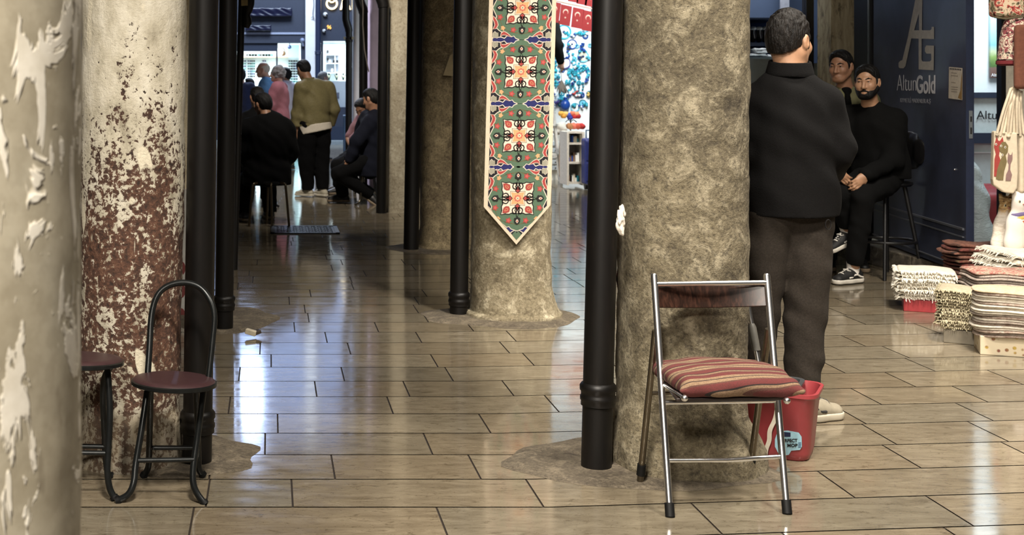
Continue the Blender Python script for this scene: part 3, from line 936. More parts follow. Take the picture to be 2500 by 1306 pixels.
# hoop: rises from the seat edge
hoop = [P(360, 925, 4.52), P(365, 850, 4.56), P(370, 770, 4.6), P(384, 722, 4.62), P(410, 698, 4.63), P(448, 690, 4.63), P(485, 700, 4.62), P(510, 728, 4.6), P(523, 768, 4.58), P(519, 830, 4.55), P(508, 930, 4.5)]
def smooth(pts, n=6):
    out = []
    for i in range(len(pts) - 1):
        p0, p1, p2, p3 = pts[max(i - 1, 0)], pts[i], pts[i + 1], pts[min(i + 2, len(pts) - 1)]
        for k in range(n):
            s = k / n
            out.append(.5 * ((2 * p1) + (p2 - p0) * s + (2 * p0 - 5 * p1 + 4 * p2 - p3) * s * s + (3 * p1 - p0 - 3 * p2 + p3) * s ** 3))
    return out + [pts[-1]]
put('back_hoop', M().tube(smooth(hoop), r, 14), M_dmetal, t)
round_seat(t, P(425, 931, 4.45), .146, R(-2))
def flo(u, v): p = P(u, v, YF(v)); return p
def leg(t, pts, cap=True):
    pts = smooth([V(p) for p in pts])
    o = put('leg', M().tube(pts, r, 14), M_dmetal, t)
    if cap: put('foot_cap', M().tube([pts[-3], pts[-1] + (pts[-1] - pts[-2]) * .6], r * 1.3, 12), M_rubber, o)
leg(t, [P(362, 938, 4.48), P(347, 1040, 4.43), P(332, 1130, 4.39), P(326, 1180, 4.36), P(312, 1208, 4.35), P(286, 1222, 4.35)])
leg(t, [P(498, 942, 4.46), P(483, 1060, 4.42), P(472, 1140, 4.38), P(472, 1180, 4.36), P(482, 1206, 4.35), P(500, 1230, 4.34)])
leg(t, [P(368, 940, 4.5), P(366, 1020, 4.56), P(364, 1100, 4.60), P(362, 1140, 4.62), P(350, 1162, 4.63)])
leg(t, [P(478, 940, 4.5), P(482, 1020, 4.55), P(484, 1110, 4.61), P(486, 1145, 4.62), P(496, 1160, 4.63)])
put('stretcher', M().tube([P(338, 1124, 4.39), P(474, 1122, 4.385)], .0085, 12), M_dmetal, t)
put('rear_stretcher', M().tube([P(364, 1093, 4.595), P(484, 1093, 4.60)], .0085, 12), M_dmetal, t)

t = thing('metal_stool', 'dark metal stool with round maroon seat half hidden by the near pillar', 'stool', (X(190, 4.45), 4.45, 0))
round_seat(t, P(190, 879, 4.46), .158, R(-4))
leg(t, [P(262, 893, 4.44), P(268, 1000, 4.41), P(264, 1100, 4.39), P(262, 1150, 4.38), P(268, 1192, 4.375), P(280, 1216, 4.37)])
leg(t, [P(272, 893, 4.47), P(252, 940, 4.52), P(256, 1080, 4.58), P(262, 1150, 4.62), P(272, 1162, 4.63)])
leg(t, [P(120, 893, 4.44), P(114, 1000, 4.41), P(118, 1100, 4.39), P(120, 1150, 4.38), P(114, 1192, 4.375), P(102, 1216, 4.37)])
leg(t, [P(112, 893, 4.47), P(132, 940, 4.52), P(128, 1080, 4.58), P(122, 1150, 4.62), P(112, 1162, 4.63)])
put('stretcher', M().tube([P(118, 1104, 4.39), P(264, 1106, 4.39)], .0085, 12), M_dmetal, t)
put('rear_stretcher', M().tube([P(128, 1088, 4.58), P(256, 1090, 4.58)], .0085, 12), M_dmetal, t)

# ------------------------------------------------------------------ red mop bucket, mop
M_red = flat('red bucket plastic', C(142, 54, 58), .4, var=.05)
t = thing('mop_bucket', 'red plastic mop bucket with a label, beside the thick pillar', 'bucket', (1.93, 4.93, 0))
def rrect(cx, cy, hx, hy, rad, z, n=7, spout=0):
    pts = []
    for k, (sx, sy) in enumerate(((1, 1), (-1, 1), (-1, -1), (1, -1))):
        for i in range(n):
            a = math.pi / 2 * (k + i / (n - 1))
            pts.append(V((cx + sx * (hx - rad) + rad * math.cos(a), cy + sy * (hy - rad) + rad * math.sin(a), z)))
    if spout:
        for p in pts:
            d = max(0, 1 - abs(p.y - cy) / .09)
            if p.x > cx: p.x += spout * d; p.z += .012 * d
    return pts
bx, by, brot = 1.97, 4.955, R(-30)
BR = Matrix.Rotation(brot, 3, 'Z'); BO = V((bx, by, 0))
def bl(p): return BR @ V(p) + BO
def put_b(name, m_, mat_, parent, **kw):
    m_.v = [tuple(bl(p)) for p in m_.v]
    return put(name, m_, mat_, parent, **kw)
m = M()
zt = .258
rings = [rrect(0, 0, .125, .095, .05, .0), rrect(0, 0, .13, .10, .05, .006), rrect(0, 0, .135, .106, .05, .03), rrect(0, 0, .152, .126, .05, zt - .02, spout=.012),
         rrect(0, 0, .158, .132, .052, zt - .012, spout=.022), rrect(0, 0, .163, .137, .054, zt - .01, spout=.026), rrect(0, 0, .164, .138, .054, zt + .004, spout=.028), rrect(0, 0, .152, .127, .05, zt + .004, spout=.022),
         rrect(0, 0, .145, .118, .05, zt - .03), rrect(0, 0, .125, .095, .05, .02)]
m.loft(rings, True)
put_b('body', m, M_red, t, ang=50)
m = M()
m.loft([rrect(-.02, 0, .118, .122, .045, zt + .006), rrect(-.02, 0, .118, .122, .045, zt + .016), rrect(-.02, 0, .102, .105, .04, zt + .016), rrect(-.02, 0, .075, .075, .03, zt - .07)], False)
put_b('wringer', m, flat('dark grey plastic', C(58, 60, 62), .35), t, ang=50)
# the front wall of the bucket as a plane, to set the handle and the label on it
q0, q1, q2 = bl((0, -.106, .03)), bl((.1, -.106, .03)), bl((0, -.126, zt - .02))
bn = (q1 - q0).cross(q2 - q0).normalized()
if bn.y > 0: bn = -bn
def lab(u, v, e=.0015):
    d = P(u, v, 1.0) - V((0, 0, CAM_H)); o_ = V((0, 0, CAM_H))
    s_ = (q0 + bn * e - o_).dot(bn) / d.dot(bn)
    return o_ + d * s_
hp = [lab(1899, 985, .008), lab(1893, 1020, .008), lab(1880, 1050, .008), lab(1878, 1075, .008), lab(1871, 1095, .008), lab(1868, 1112, .008)]
m = M(); rings = []
wv = (q1 - q0).normalized() * .008
for p in smooth(hp): rings.append([p - wv + bn * .002, p + wv + bn * .002, p + wv - bn * .002, p - wv - bn * .002])
m.loft(rings)
put('handle', m, flat('pale grey handle', C(196, 188, 172), .35), t, label='pale handle hanging down the front')
outl = [(1896, 1060), (1903, 1053), (1922, 1051), (1950, 1056), (1957, 1066), (1958, 1090), (1953, 1098), (1932, 1100), (1926, 1110), (1912, 1112), (1899, 1104), (1892, 1090), (1892, 1072)]
stk = put('sticker', M().prism([lab(u, v) for u, v in outl], bn * .0012), flat('pale blue sticker', C(150, 190, 205), .4, var=.15, scale=40), t, smooth=False)
put('sticker_band', M().prism([lab(u, v, .0028) for u, v in ((1912, 1054), (1930, 1056), (1930, 1066), (1912, 1066))], bn * .0006), flat('navy print', C(22, 34, 66), .5), stk, smooth=False)
nn = (lab(1950, 1080) - lab(1900, 1080)).normalized()
upv = (q2 - q0).normalized()
M_ink = flat('black ink', C(16, 18, 22), .6)
link('lettering', text_mesh('lettering', 'PERFECT', M_ink, .0175, lab(1947, 1079, .0035), nn, upv, 'RIGHT', offset=.0006, extrude=.0003, sx=.92), stk)
link('lettering', text_mesh('lettering', 'MOP', M_ink, .0175, lab(1947, 1091, .0035), nn, upv, 'RIGHT', offset=.0006, extrude=.0003), stk)
for i in range(4): put('small_print', M().prism([lab(1949, 1080 + i * 3.6, .003), lab(1956, 1080 + i * 3.6, .003), lab(1956, 1081.6 + i * 3.6, .003), lab(1949, 1081.6 + i * 3.6, .003)], bn * .0005), flat('blue ink', C(60, 96, 130), .6), stk, smooth=False)

t = thing('mop', 'mop with chrome pole and grey grip leaning from the red bucket behind the pillar', 'mop', (1.86, 4.93, .1))
a, b = V((1.945, 4.97, .16)), P(1800, 600, 5.12)
at = lambda s: a + (b - a) * s
put('pole', M().tube([at(0), at(1.0)], .0095, 14), M_chrome, t)
d = (b - a)
def pv(v):                      # parameter on the pole at pixel row v
    lo, hi = 0, 1
    for _ in range(30):
        mid = (lo + hi) / 2; p = at(mid)
        if HZ + (CAM_H - p.z) * F / p.y > v: lo = mid
        else: hi = mid
    return lo
put('grip', M().tube([at(pv(856)), at(pv(800)), at(pv(790))], [.016, .016, .011], 14), flat('grey grip', C(92, 90, 84), .5), t)
put('mop_head', M().sphere(V((1.945, 4.97, .13)), (.06, .06, .08)), flat('mop yarn', C(190, 176, 150), .9), t)
put('upper_grip', M().tube([at(pv(660)), at(pv(612))], .013, 12), M_rubber, t)

# ------------------------------------------------------------------ small things in the near arcade
f = Field(P(1505, 570, 4.6) - V((.05, .08, .05)), P(1525, 500, 4.6) + V((.05, .08, .05)), .004)
rnd = random.Random(2)
for i in range(12): f.ell(P(1515 + rnd.uniform(-5, 5), 508 + i * 5, 4.60 + rnd.uniform(-.008, .008)), (rnd.uniform(.006, .014), rnd.uniform(.006, .012), rnd.uniform(.008, .018)), None, .006)
f.folds(.003, (160, 130, 110), 3)
link('tissue', f.mesh('tissue', flat('white tissue', C(224, 216, 202), .9)), label='crumpled white tissue stuffed between the drainpipe and the thick pillar', cat='tissue')
m = M(); pts = [P(1517, v, 4.97) + V((.004 * math.sin(v * .09), 0, 0)) for v in range(-40, 1035, 30)]
m.loft([[p + V((-.016, 0, 0)), p + V((.016, 0, 0)), p + V((.016, .006, 0)), p + V((-.016, .006, 0))] for p in pts])
g = G('dark red woven strip')
g.set(Base_Color=g.ramp(g.noise(60, 4, .6, g.co('World', (1, 1, .6))), [(.4, C(18, 10, 8)), (.55, C(76, 26, 24)), (.66, C(110, 84, 70))]), Roughness=.9)
put('hanging_textile', m, g.m, label='narrow dark red textile hanging between the drainpipe and the thick pillar', cat='textile')
# crumpled cigarette pack on the cement
t = thing('crumpled_pack', 'small crumpled cream pack lying by the second left drainpipe', 'litter', P(613, 822, YF(822)))
c = P(613, 820, YF(824)); c.z = .03
put('box', M().box(c, (.062, .035, .028), Matrix.Rotation(R(-20), 3, 'Z') @ Matrix.Rotation(R(12), 3, 'Y')), flat('cream card board', C(200, 190, 166), .7), t, bevel=.003)
put('flap', M().box(c + V((.036, .01, .0)), (.032, .04, .02), Matrix.Rotation(R(25), 3, 'Z') @ Matrix.Rotation(R(-14), 3, 'Y')), flat('dark foil', C(58, 50, 40), .5), t, bevel=.003)
# drain grate in the aisle
t = thing('floor_grate', 'dark metal drain cover set in the floor of the left aisle beneath the seated man', 'grate', (X(740, 12.5), 12.5, 0))
x0, x1, y0_, y1 = X(660, 12.5), X(826, 12.5), 12.2, 12.85
M_iron = flat('wet cast iron', C(34, 34, 38), .3, .6, var=.3)
m = M(); m.b2((x0, y0_, .001), (x1, y0_ + .04, .012)); m.b2((x0, y1 - .04, .001), (x1, y1, .012)); m.b2((x0, y0_, .001), (x0 + .04, y1, .012)); m.b2((x1 - .04, y0_, .001), (x1, y1, .012))
put('rim', m, M_iron, t, smooth=False)
m = M(); m.b2((x0 + .04, y0_ + .04, .001), (x1 - .04, y1 - .04, .006))
for i in range(9):
    for j in range(7): m.box((x0 + .09 + i * (x1 - x0 - .18) / 8, y0_ + .09 + j * (y1 - y0_ - .18) / 6, .008), (.035, .045, .006), Matrix.Rotation(R(45 if (i + j) % 2 else -45), 3, 'Z'))
put('cover', m, M_iron, t, smooth=False)

put('card', M().prism([P(1104, 132, 10.9), P(1108, 186, 10.9), P(1082, 184, 10.9), P(1098, 136, 10.9)], (0, .006, 0)), flat('cream card scrap', C(150, 136, 104), .8), label='cream card scrap stuck on the brown-stained pillar beside the banner pipe', cat='card', smooth=False)

put('wire', M().tube(smooth([P(764, -20, 30.68), P(766, 10, 30.68), P(764, 30, 30.66), P(765, 44, 30.66)]), .012, 6).tube([P(760, 43, 30.66), P(765, 40, 30.65), P(767, 46, 30.66)], .01, 6), flat('grey wire', C(120, 122, 130), .5), label='loose grey wire hanging on the white pillar between the far shops', cat='wire')
# ------------------------------------------------------------------ patterned banner hanging on the pillar
def banner():
    Y0 = 7.63                                           # cloth plane, just in front of the pillar
    pal = [C(186, 171, 149), C(14, 12, 22), C(192, 181, 164), C(70, 92, 72), C(22, 25, 78), C(142, 54, 50), C(17, 15, 13), C(188, 140, 98), C(164, 74, 70), C(98, 74, 36), C(132, 128, 112)]
    nm = ['canvas', 'deep navy', 'white outline', 'sage green', 'cobalt', 'brick red', 'black outline', 'apricot', 'rose', 'olive line', 'pale grey']
    mats = [flat('banner ' + n, c, .9, var=.06, scale=60) for n, c in zip(nm, pal)]
    m = M(); lay = [0]
    zc = Z(331, Y0)
    lean = lambda z: X(1267.5, Y0) + (z - zc) * .026
    clip = []
    def pt(x, y, l):                                     # pattern pixels relative to one medallion, y downwards
        z = Z(y, Y0)
        sag = 0
        return V((lean(z) + x * Y0 / F, Y0 - .00035 * l + sag, z))
    # tip outline of the printed area
    def inside(poly, yclip):                             # cut polygon by the two slanted lower edges
        pts = poly
        for sx in (1, -1):
            out = []
            f = lambda p: (586 - 84 * abs(1) * (sx * p[0]) / 73.0) - p[1] if sx * p[0] > -1e9 else 0
            for a, b in zip(pts, pts[1:] + pts[:1]):
                fa, fb = f(a), f(b)
                if fa >= 0: out.append(a)
                if (fa >= 0) != (fb >= 0):
                    t = fa / (fa - fb); out.append((a[0] + (b[0] - a[0]) * t, a[1] + (b[1] - a[1]) * t))
            pts = out
            if len(pts) < 3: return []
        return pts
    def poly(pts, mat, l):
        pts = inside(pts, None)
        if len(pts) >= 3:
            # break tall shapes is not needed: the cloth is nearly flat
            m.cur = mat; m.poly([pt(x, y, l) for x, y in pts])
    def grow(pts, d):
        n = len(pts); out = []
        ar = sum(pts[i][0] * pts[(i + 1) % n][1] - pts[(i + 1) % n][0] * pts[i][1] for i in range(n))
        sg = 1 if ar > 0 else -1
        for i in range(n):
            a, b, c = pts[i - 1], pts[i], pts[(i + 1) % n]
            tx, ty = c[0] - a[0], c[1] - a[1]; L = math.hypot(tx, ty) + 1e-6
            out.append((b[0] + sg * ty / L * d, b[1] - sg * tx / L * d))
        return out
    def sm(pts, n=4):
        q = smooth([V((x, y, 0)) for x, y in pts] + [V((pts[0][0], pts[0][1], 0))], n)[:-1]
        return [(p.x, p.y) for p in q]
    def line(pts, w, mat, l, closed=False):
        pts = list(pts)
        idx = range(len(pts)) if closed else range(len(pts) - 1)
        for i in idx:
            a, b = pts[i], pts[(i + 1) % len(pts)]
            dx, dy = b[0] - a[0], b[1] - a[1]; L = math.hypot(dx, dy) + 1e-6
            nx, ny = -dy / L * w / 2, dx / L * w / 2; ex, ey = dx / L * w * .25, dy / L * w * .25
            poly([(a[0] - ex + nx, a[1] - ey + ny), (b[0] + ex + nx, b[1] + ey + ny), (b[0] + ex - nx, b[1] + ey - ny), (a[0] - ex - nx, a[1] - ey - ny)], mat, l)
    def circ(x, y, r, mat, l, n=14): poly([(x + r * math.cos(a), y + r * math.sin(a)) for a in [2 * math.pi * i / n for i in range(n)]], mat, l)
    def rosette(x, y, r, mat, l, n=8, k=.22): poly([(x + r * (1 + k * math.cos(n * a)) * math.cos(a), y + r * (1 + k * math.cos(n * a)) * math.sin(a)) for a in [2 * math.pi * i / 48 for i in range(48)]], mat, l)
    # canvas with its own thickness (front face pieces follow the lean)
    W = 82
    outl = [(-W, -260), (W, -260)] + [(W, y) for y in range(-200, 500, 50)] + [(W - 1, 501), (0, 597), (-W, 505)] + [(-W, y) for y in range(450, -240, -50)]
    m.cur = 0
    m.prism([pt(x, y, 0) for x, y in outl], (0, .002, 0))
    # printed ground
    ys = list(range(-255, 505, 20))
    poly([(72, y) for y in ys] + [(72, 503), (0, 586), (-72, 503)] + [(-72, y) for y in reversed(ys)], 1, 1)
    half = 77.7
    ogee = [(-71.5, 0), (-66, -12), (-62, -20), (-64, -30), (-66, -37), (-63, -47), (-56, -54), (-50, -58), (-40, -58), (-33, -63), (-25, -70), (-19, -68), (-14, -74), (-5, -77), (-2.5, -78.5)]
    gl = ogee + [(-x, y) for x, y in reversed(ogee)]
    gfull = gl + [(-x, -y) for x, y in gl[1:-1]][0:0] + [(x, -y) for x, y in reversed(gl)][1:-1]
    def medallion(cy):
        o = lambda pts: [(x, y + cy) for x, y in pts]
        both = lambda pts: [pts, [(-x, y) for x, y in pts]]
        four = lambda pts: [[(sx * x, sy * y) for x, y in pts] for sx in (1, -1) for sy in (1, -1)]
        # cobalt blades between two medallions
        for sx in (1, -1):
            bl = [(-71, -4), (-50, -5), (-42, -2), (-36, -8), (-28, -8), (-24, -13), (-20, -11), (-14, -4), (-6, 0)]
            bl = bl + [(x, -y) for x, y in reversed(bl)][1:]
            bl = [(sx * x, y + cy + half) for x, y in bl]
            poly(grow(bl, 2.2), 2, 2); poly(bl, 4, 3)
        poly(o(grow(gfull, 1.9)), 2, 4); poly(o(gfull), 3, 5)
        # flames and grey lotus at the edges
        for q in four([(-71, -28), (-68, -34), (-66, -42), (-70, -52), (-63, -50), (-59, -42), (-61, -34), (-66, -26), (-71, -20)]): poly(o(grow(q, 1.4)), 2, 6); poly(o(q), 5, 7)
        for q in four([(-52, -72), (-48, -66), (-40, -66), (-26, -71), (-36, -62), (-44, -58), (-50, -62)]): poly(o(grow(q, 1.4)), 2, 6); poly(o(q), 5, 7)
        for q in four([(-70, -62), (-66, -58), (-62, -62), (-58, -60), (-57, -68), (-60, -74), (-66, -72), (-70, -75)]): poly(o(grow(q, 1.0)), 2, 6); poly(o(q), 10, 7)
        for q in four([(-62, -62), (-57, -57), (-55, -66), (-58, -72)]): poly(o(q), 6, 6)
        # small flowers and stems
        for sx in (1, -1):
            for sy in (1, -1):
                for x, y, ri in ((21, 54, 6), (54, 23, 6)):
                    line(o([(sx * (x - 10), sy * (y + 6)), (sx * x, sy * (y + 7)), (sx * (x + 10), sy * (y + 3))]), .9, 9, 6)
                    line(o([(sx * (x - 6), sy * (y - 8)), (sx * x, sy * y), (sx * (x + 7), sy * (y + 8))]), .9, 9, 6)
                    rosette(sx * x, sy * y + cy, ri, 5, 7, 5, .25); rosette(sx * x, sy * y + cy, ri * .55, 8, 8, 5, .2)
                q = [(46, 44), (52, 46), (50, 50), (53, 53), (48, 53), (45, 57), (43, 51), (40, 50)]
                poly(o([(sx * x, sy * y) for x, y in q]), 7, 7)
        line(o(sm([(-54, 30), (-46, 48), (-34, 56), (-20, 60), (0, 64), (20, 60), (34, 56), (46, 48), (54, 30)])[:-4]), .8, 9, 6)
        line(o(sm([(-54, -30), (-46, -48), (-34, -56), (-20, -60), (0, -64), (20, -60), (34, -56), (46, -48), (54, -30)])[:-4]), .8, 9, 6)
        # black-edged white square
        e = [(-40, -40), (-30, -38), (-20, -39), (-14, -36), (0, -38), (14, -36), (20, -39), (30, -38)]
        sq = [p for k in range(4) for p in [(x * math.cos(k * math.pi / 2) - y * math.sin(k * math.pi / 2), x * math.sin(k * math.pi / 2) + y * math.cos(k * math.pi / 2)) for x, y in e]]
        poly(o(grow(sq, 1.3)), 6, 8); poly(o(grow(sq, -1.3)), 2, 9)
        # apricot centre
        ap = [(-16, -15), (-6, -13.5), (0, -16), (6, -13.5), (16, -15), (14, -6), (16, 0), (14, 6), (16, 15), (6, 13.5), (0, 16), (-6, 13.5), (-16, 15), (-14, 6), (-16, 0), (-14, -6)]
        line(o(grow(ap, 3)), 1.0, 9, 10, True)
        poly(o(ap), 7, 11)
        rosette(0, cy, 8, 8, 12, 8, .12); rosette(0, cy, 5.5, 7, 13, 8, .12); circ(0, cy, 3.2, 2, 14, 10); circ(0, cy, 1.4, 6, 15, 8)
        # corner drops
        for q in four([(36, 36), (28, 36), (20, 33), (18.5, 26), (21, 20), (28, 19.5), (33, 23), (35, 29)]):
            poly(o(grow(q, .6)), 9, 10); poly(o(q), 5, 11)
        for q in four([(31, 31), (25, 30), (23, 26), (26, 24), (30, 27)]): line(o(q), 1.0, 7, 12, True)
        # four knots
        for k in range(4):
            ca, sa = math.cos(k * math.pi / 2), math.sin(k * math.pi / 2)
            rt = lambda pts: o([(x * ca - y * sa, x * sa + y * ca) for x, y in pts])
            tip = [(0, -14), (-5, -19), (-4, -24), (0, -28), (4, -24), (5, -19)]
            poly(rt(grow(tip, 2)), 6, 12); poly(rt(tip), 5, 13)
            for sx in (1, -1):
                lp = sm([(sx * 2, -22), (sx * 10, -24), (sx * 12.5, -30), (sx * 8.5, -37), (sx * 3, -34), (sx * 2, -28)])
                line(rt(lp), 2.4, 6, 14, True)
                lp = sm([(sx * 1, -40), (sx * 3.5, -33), (sx * 6, -29), (sx * 2, -25)])
                line(rt(lp[:-4]), 2.0, 6, 14)
                arm = [(sx * 0, -47), (sx * 7, -48), (sx * 8.5, -52), (sx * 5, -51)]
                poly(rt(arm), 6, 13)
            poly(rt([(0, -36), (-2.6, -40), (0, -45), (2.6, -40)]), 3, 16)
            line(rt([(0, -36), (-2.6, -40), (0, -45), (2.6, -40)]), 1.0, 6, 17, True)
            fn = sm([(0, -63), (-5, -59), (-6, -54), (-3, -49), (0, -46), (3, -49), (6, -54), (5, -59)], 2)
            poly(rt(grow(fn, 1.4)), 6, 14); poly(rt([(0, -61), (-3.4, -56.5), (-2.4, -53), (0, -51), (2.4, -53), (3.4, -56.5)]), 2, 15); poly(rt([(0, -59), (-2, -56), (0, -53), (2, -56)]), 5, 16)
    for cy in (19 - 156, 19, 175, 331, 484): medallion(cy)
    # the narrow waist of the last medallion continues to the tip
    poly([(-71, 640), (-3, 563), (0, 570), (3, 563), (71, 640)], 3, 4)
    o = put('hanging_banner', m, mats, smooth=False, label='long cream-edged banner with red, green and navy tile pattern hung on the pillar', cat='banner')
    return o
banner()
# ------------------------------------------------------------------ right-hand shop: dark swung-out door panel with logo
PN, PD, PL = V((4.656, 8.5, 0)), V((.16, .987, 0)).normalized(), 2.0
PNRM = V((-PD.y, PD.x, 0))
def PP(u, v, eps=.002):
    a = u - PX
    s = (F * PN.x - a * PN.y) / (a * PD.y - F * PD.x)
    p = PN + PD * s
    return V((p.x, p.y, Z(v, p.y))) + PNRM * eps
M_door = G('dark slate door')
M_door.set(Base_Color=M_door.ramp(M_door.noise(1.6, 4, .6, M_door.co('World')), [(.35, C(44, 48, 62)), (.65, C(66, 73, 96))]), Roughness=.38)
M_door = M_door.m
M_logo = flat('champagne logo', C(186, 180, 166), .5)
M_white = flat('white letters', C(214, 214, 218), .5)
M_framed = flat('black frame', C(16, 15, 16), .4)
t = thing('door_panel', 'dark slate shop door swung out, with pale AG emblem and AltunGold lettering', 'door', PN + PD * 1.0 + V((0, 0, .16)))
zb, zt = .165, 3.1
a, b = PN, PN + PD * PL
th = .05
back = -PNRM * th
put('leaf', M().prism([a + V((0, 0, zb)), b + V((0, 0, zb)), b + V((0, 0, zt)), a + V((0, 0, zt))], back), M_door, t, smooth=False)
for z, w in ((.455, .014), (.405, .008), (.20, .008)):
    put('moulding', M().prism([a + V((0, 0, z)) + PD * .03, b + V((0, 0, z)), b + V((0, 0, z + w)), a + V((0, 0, z + w)) + PD * .03], PNRM * .012), flat('grey moulding', C(92, 94, 100), .35, .3), t, smooth=False)
put('edge', M().prism([a + V((0, 0, zb)) - PD * .003, a + V((0, 0, zt)) - PD * .003, a + V((0, 0, zt)) - PD * .003 + back, a + V((0, 0, zb)) - PD * .003 + back], PD * .002), flat('blue black edge', C(26, 34, 54), .4), t, smooth=False)
lp = put('lock_plate', M().prism([a + back * .35 - PD * .004 + V((0, 0, Z(338, 8.5))), a + back * .35 - PD * .004 + V((0, 0, Z(270, 8.5))), a + back * .8 - PD * .004 + V((0, 0, Z(270, 8.5))), a + back * .8 - PD * .004 + V((0, 0, Z(338, 8.5)))], -PD * .003), flat('grey lock steel', C(110, 116, 120), .4, .5), t, smooth=False)
for v0, v1 in ((284, 297), (311, 327)):
    put('lock_hole', M().prism([a + back * .5 - PD * .0075 + V((0, 0, Z(v1, 8.5))), a + back * .5 - PD * .0075 + V((0, 0, Z(v0, 8.5))), a + back * .7 - PD * .0075 + V((0, 0, Z(v0, 8.5))), a + back * .7 - PD * .0075 + V((0, 0, Z(v1, 8.5)))], -PD * .001), M_framed, lp, smooth=False)
q = lambda pts, e=.003: [PP(2150 + x / 3.629, y / 3.629, e) for x, y in pts]
m = M()
for i, pts in enumerate(([(318, -40), (374, -40), (372, 60), (340, 128), (300, 270), (275, 342), (224, 585), (206, 605), (172, 604), (162, 592), (162, 556), (176, 540), (196, 532), (245, 330)],
            [(343, 118), (372, 40), (370, 276), (345, 276)], [(288, 268), (445, 268), (455, 258), (457, 238), (478, 238), (478, 346), (270, 340)],
            [(342, 340), (342, 615), (475, 622), (478, 405), (410, 402), (398, 425), (398, 455), (412, 475), (452, 475), (455, 530), (440, 545), (378, 545), (368, 530), (368, 340)])):
    m.poly(q(pts, .003 + i * .0004))
put('emblem', m, M_logo, t, smooth=False)
def fit_text(name, txt, mat, pl, pr, cap, parent, offset=0.0):
    me = text_mesh(name, txt, mat, cap / .70, (0, 0, 0), (1, 0, 0), (0, 0, 1), offset=offset * cap, extrude=.0005)
    xs = [v.co.x for v in me.vertices]
    lo, hi = min(xs), max(xs)
    rt = V((pr.x - pl.x, pr.y - pl.y, 0)); L = rt.length; rt.normalize()
    nrm = rt.cross(V((0, 0, 1)))
    k = L / (hi - lo)
    for vv in me.vertices:
        x, y, z = vv.co
        vv.co = pl + rt * ((x - lo) * k) + V((0, 0, z)) - nrm * (-abs(y) if False else y)
    return link(name, me, parent)
fit_text('lettering', 'Altun', M_white, PP(2191, 221.5, .004), PP(2238, 226.2, .004), .128, t, -.024)
fit_text('lettering', 'Gold', M_white, PP(2238.5, 226.5, .004), PP(2284.5, 230.8, .004), .128, t, .028)
fit_text('lettering', 'KIYMETLİ MADENLER A.Ş', flat('grey letters', C(150, 150, 156), .5), PP(2199, 249.5, .004), PP(2273, 256.5, .004), .032, t, 0)
nt = put('paper_notice', M().poly(q([(610, 592), (728, 603), (727, 888), (606, 870)], .002)).poly(q([(610, 592), (728, 603), (727, 888), (606, 870)], .0035)), flat('cream notice paper', C(206, 196, 180), .7), label='cream paper notice taped to the dark AltunGold door', cat='notice', smooth=False)
m = M(); m.poly(q([(722, 640), (727, 690), (726, 886), (690, 866), (712, 800)], .004)); put('picture', m, flat('orange green print', C(150, 120, 72), .7), nt, smooth=False)
m = M()
for y, x0, x1 in ((640, 630, 680), (665, 630, 690), (725, 630, 670), (765, 630, 690), (785, 630, 690), (805, 630, 685)): m.poly(q([(x0, y), (x1, y + 6), (x1, y + 13), (x0, y + 7)], .004))
put('text_line', m, flat('faint print', C(160, 150, 138), .7), nt, smooth=False)
m = M()
for i in range(7): m.poly(q([(618 + i * 15, 602 + i * 1.4), (628 + i * 15, 603 + i * 1.4), (628 + i * 15, 616 + i * 1.4), (618 + i * 15, 615 + i * 1.4)], .004))
put('perforation', m, M_framed, nt, smooth=False)
put('door_screw', M().sphere(PP(2332, 414, .004), .006, 10), M_chrome, t)

# step and raised shop floor
M_step = stone('worn step stone', C(96, 88, 74), C(52, 46, 38), C(132, 122, 104), 1.4, .4, .3)
m = M()
for i, (y0_, y1_) in enumerate(((7.4, 8.25), (8.255, 8.9), (8.905, 9.5), (9.505, 10.1), (10.105, 10.9))): m.b2((4.79, y0_, 0), (5.5, y1_, .15))
m.b2((5.5, 7.4, 0), (8.2, 10.9, .149))
struct('trim_9', m, M_step, bevel=.008, smooth=False)
# interior back wall in bands
YB = 10.9
M_band = flat('dark blue band', C(28, 38, 58), .5)
M_pale = flat('pale wall', C(226, 236, 240), .6, var=.03)
M_pale2 = flat('pale grey counter', C(188, 200, 202), .5, var=.05)
zz = [Z(v, YB) for v in (-250, 226, 239, 325, 350, 452, 482, 640)]
struct('wall_back_shop', M().b2((5.12, YB, .15), (8.2, YB + .1, 3.2)), M_pale, smooth=False)
struct('wall_side_shop', M().b2((8.2, 7.4, 0), (8.3, 11, 3.2)), M_pale, smooth=False)
def bandbox(v0, v1, y0_, mtl, name, label, cat): return put(name, M().b2((5.14, y0_, Z(v1, y0_)), (8.1, YB, Z(v0, y0_))), mtl, label=label, cat=cat, smooth=False)
ct = thing('shop_counter', 'pale shop counter with dark edges and Altun lettering inside the gold shop', 'counter', V((6.5, 10.6, .15)))
def cpart(v0, v1, y0_, mtl, name, l=None): return put(name, M().b2((5.14, y0_, Z(v1, y0_)), (8.1, YB - .01, Z(v0, y0_))), mtl, ct, smooth=False, label=l)
cpart(226, 239, 10.62, M_band, 'top_edge')
cpart(239, 325, 10.66, M_pale2, 'sign_panel')
cpart(325, 350, 10.60, M_band, 'dark_rail')
cpart(350, 452, 10.68, M_pale2, 'front_panel')
cpart(371, 374, 10.66, M_pale, 'groove')
cpart(452, 484, 10.62, M_band, 'plinth')
cpart(484, 618, 10.7, M_pale2, 'base')
link('lettering', text_mesh('lettering', 'Altun', M_ink, 21 * 10.64 / F / .7, P(2384, 291, 10.645), (1, 0, 0), (0, 0, 1), extrude=.001), ct)
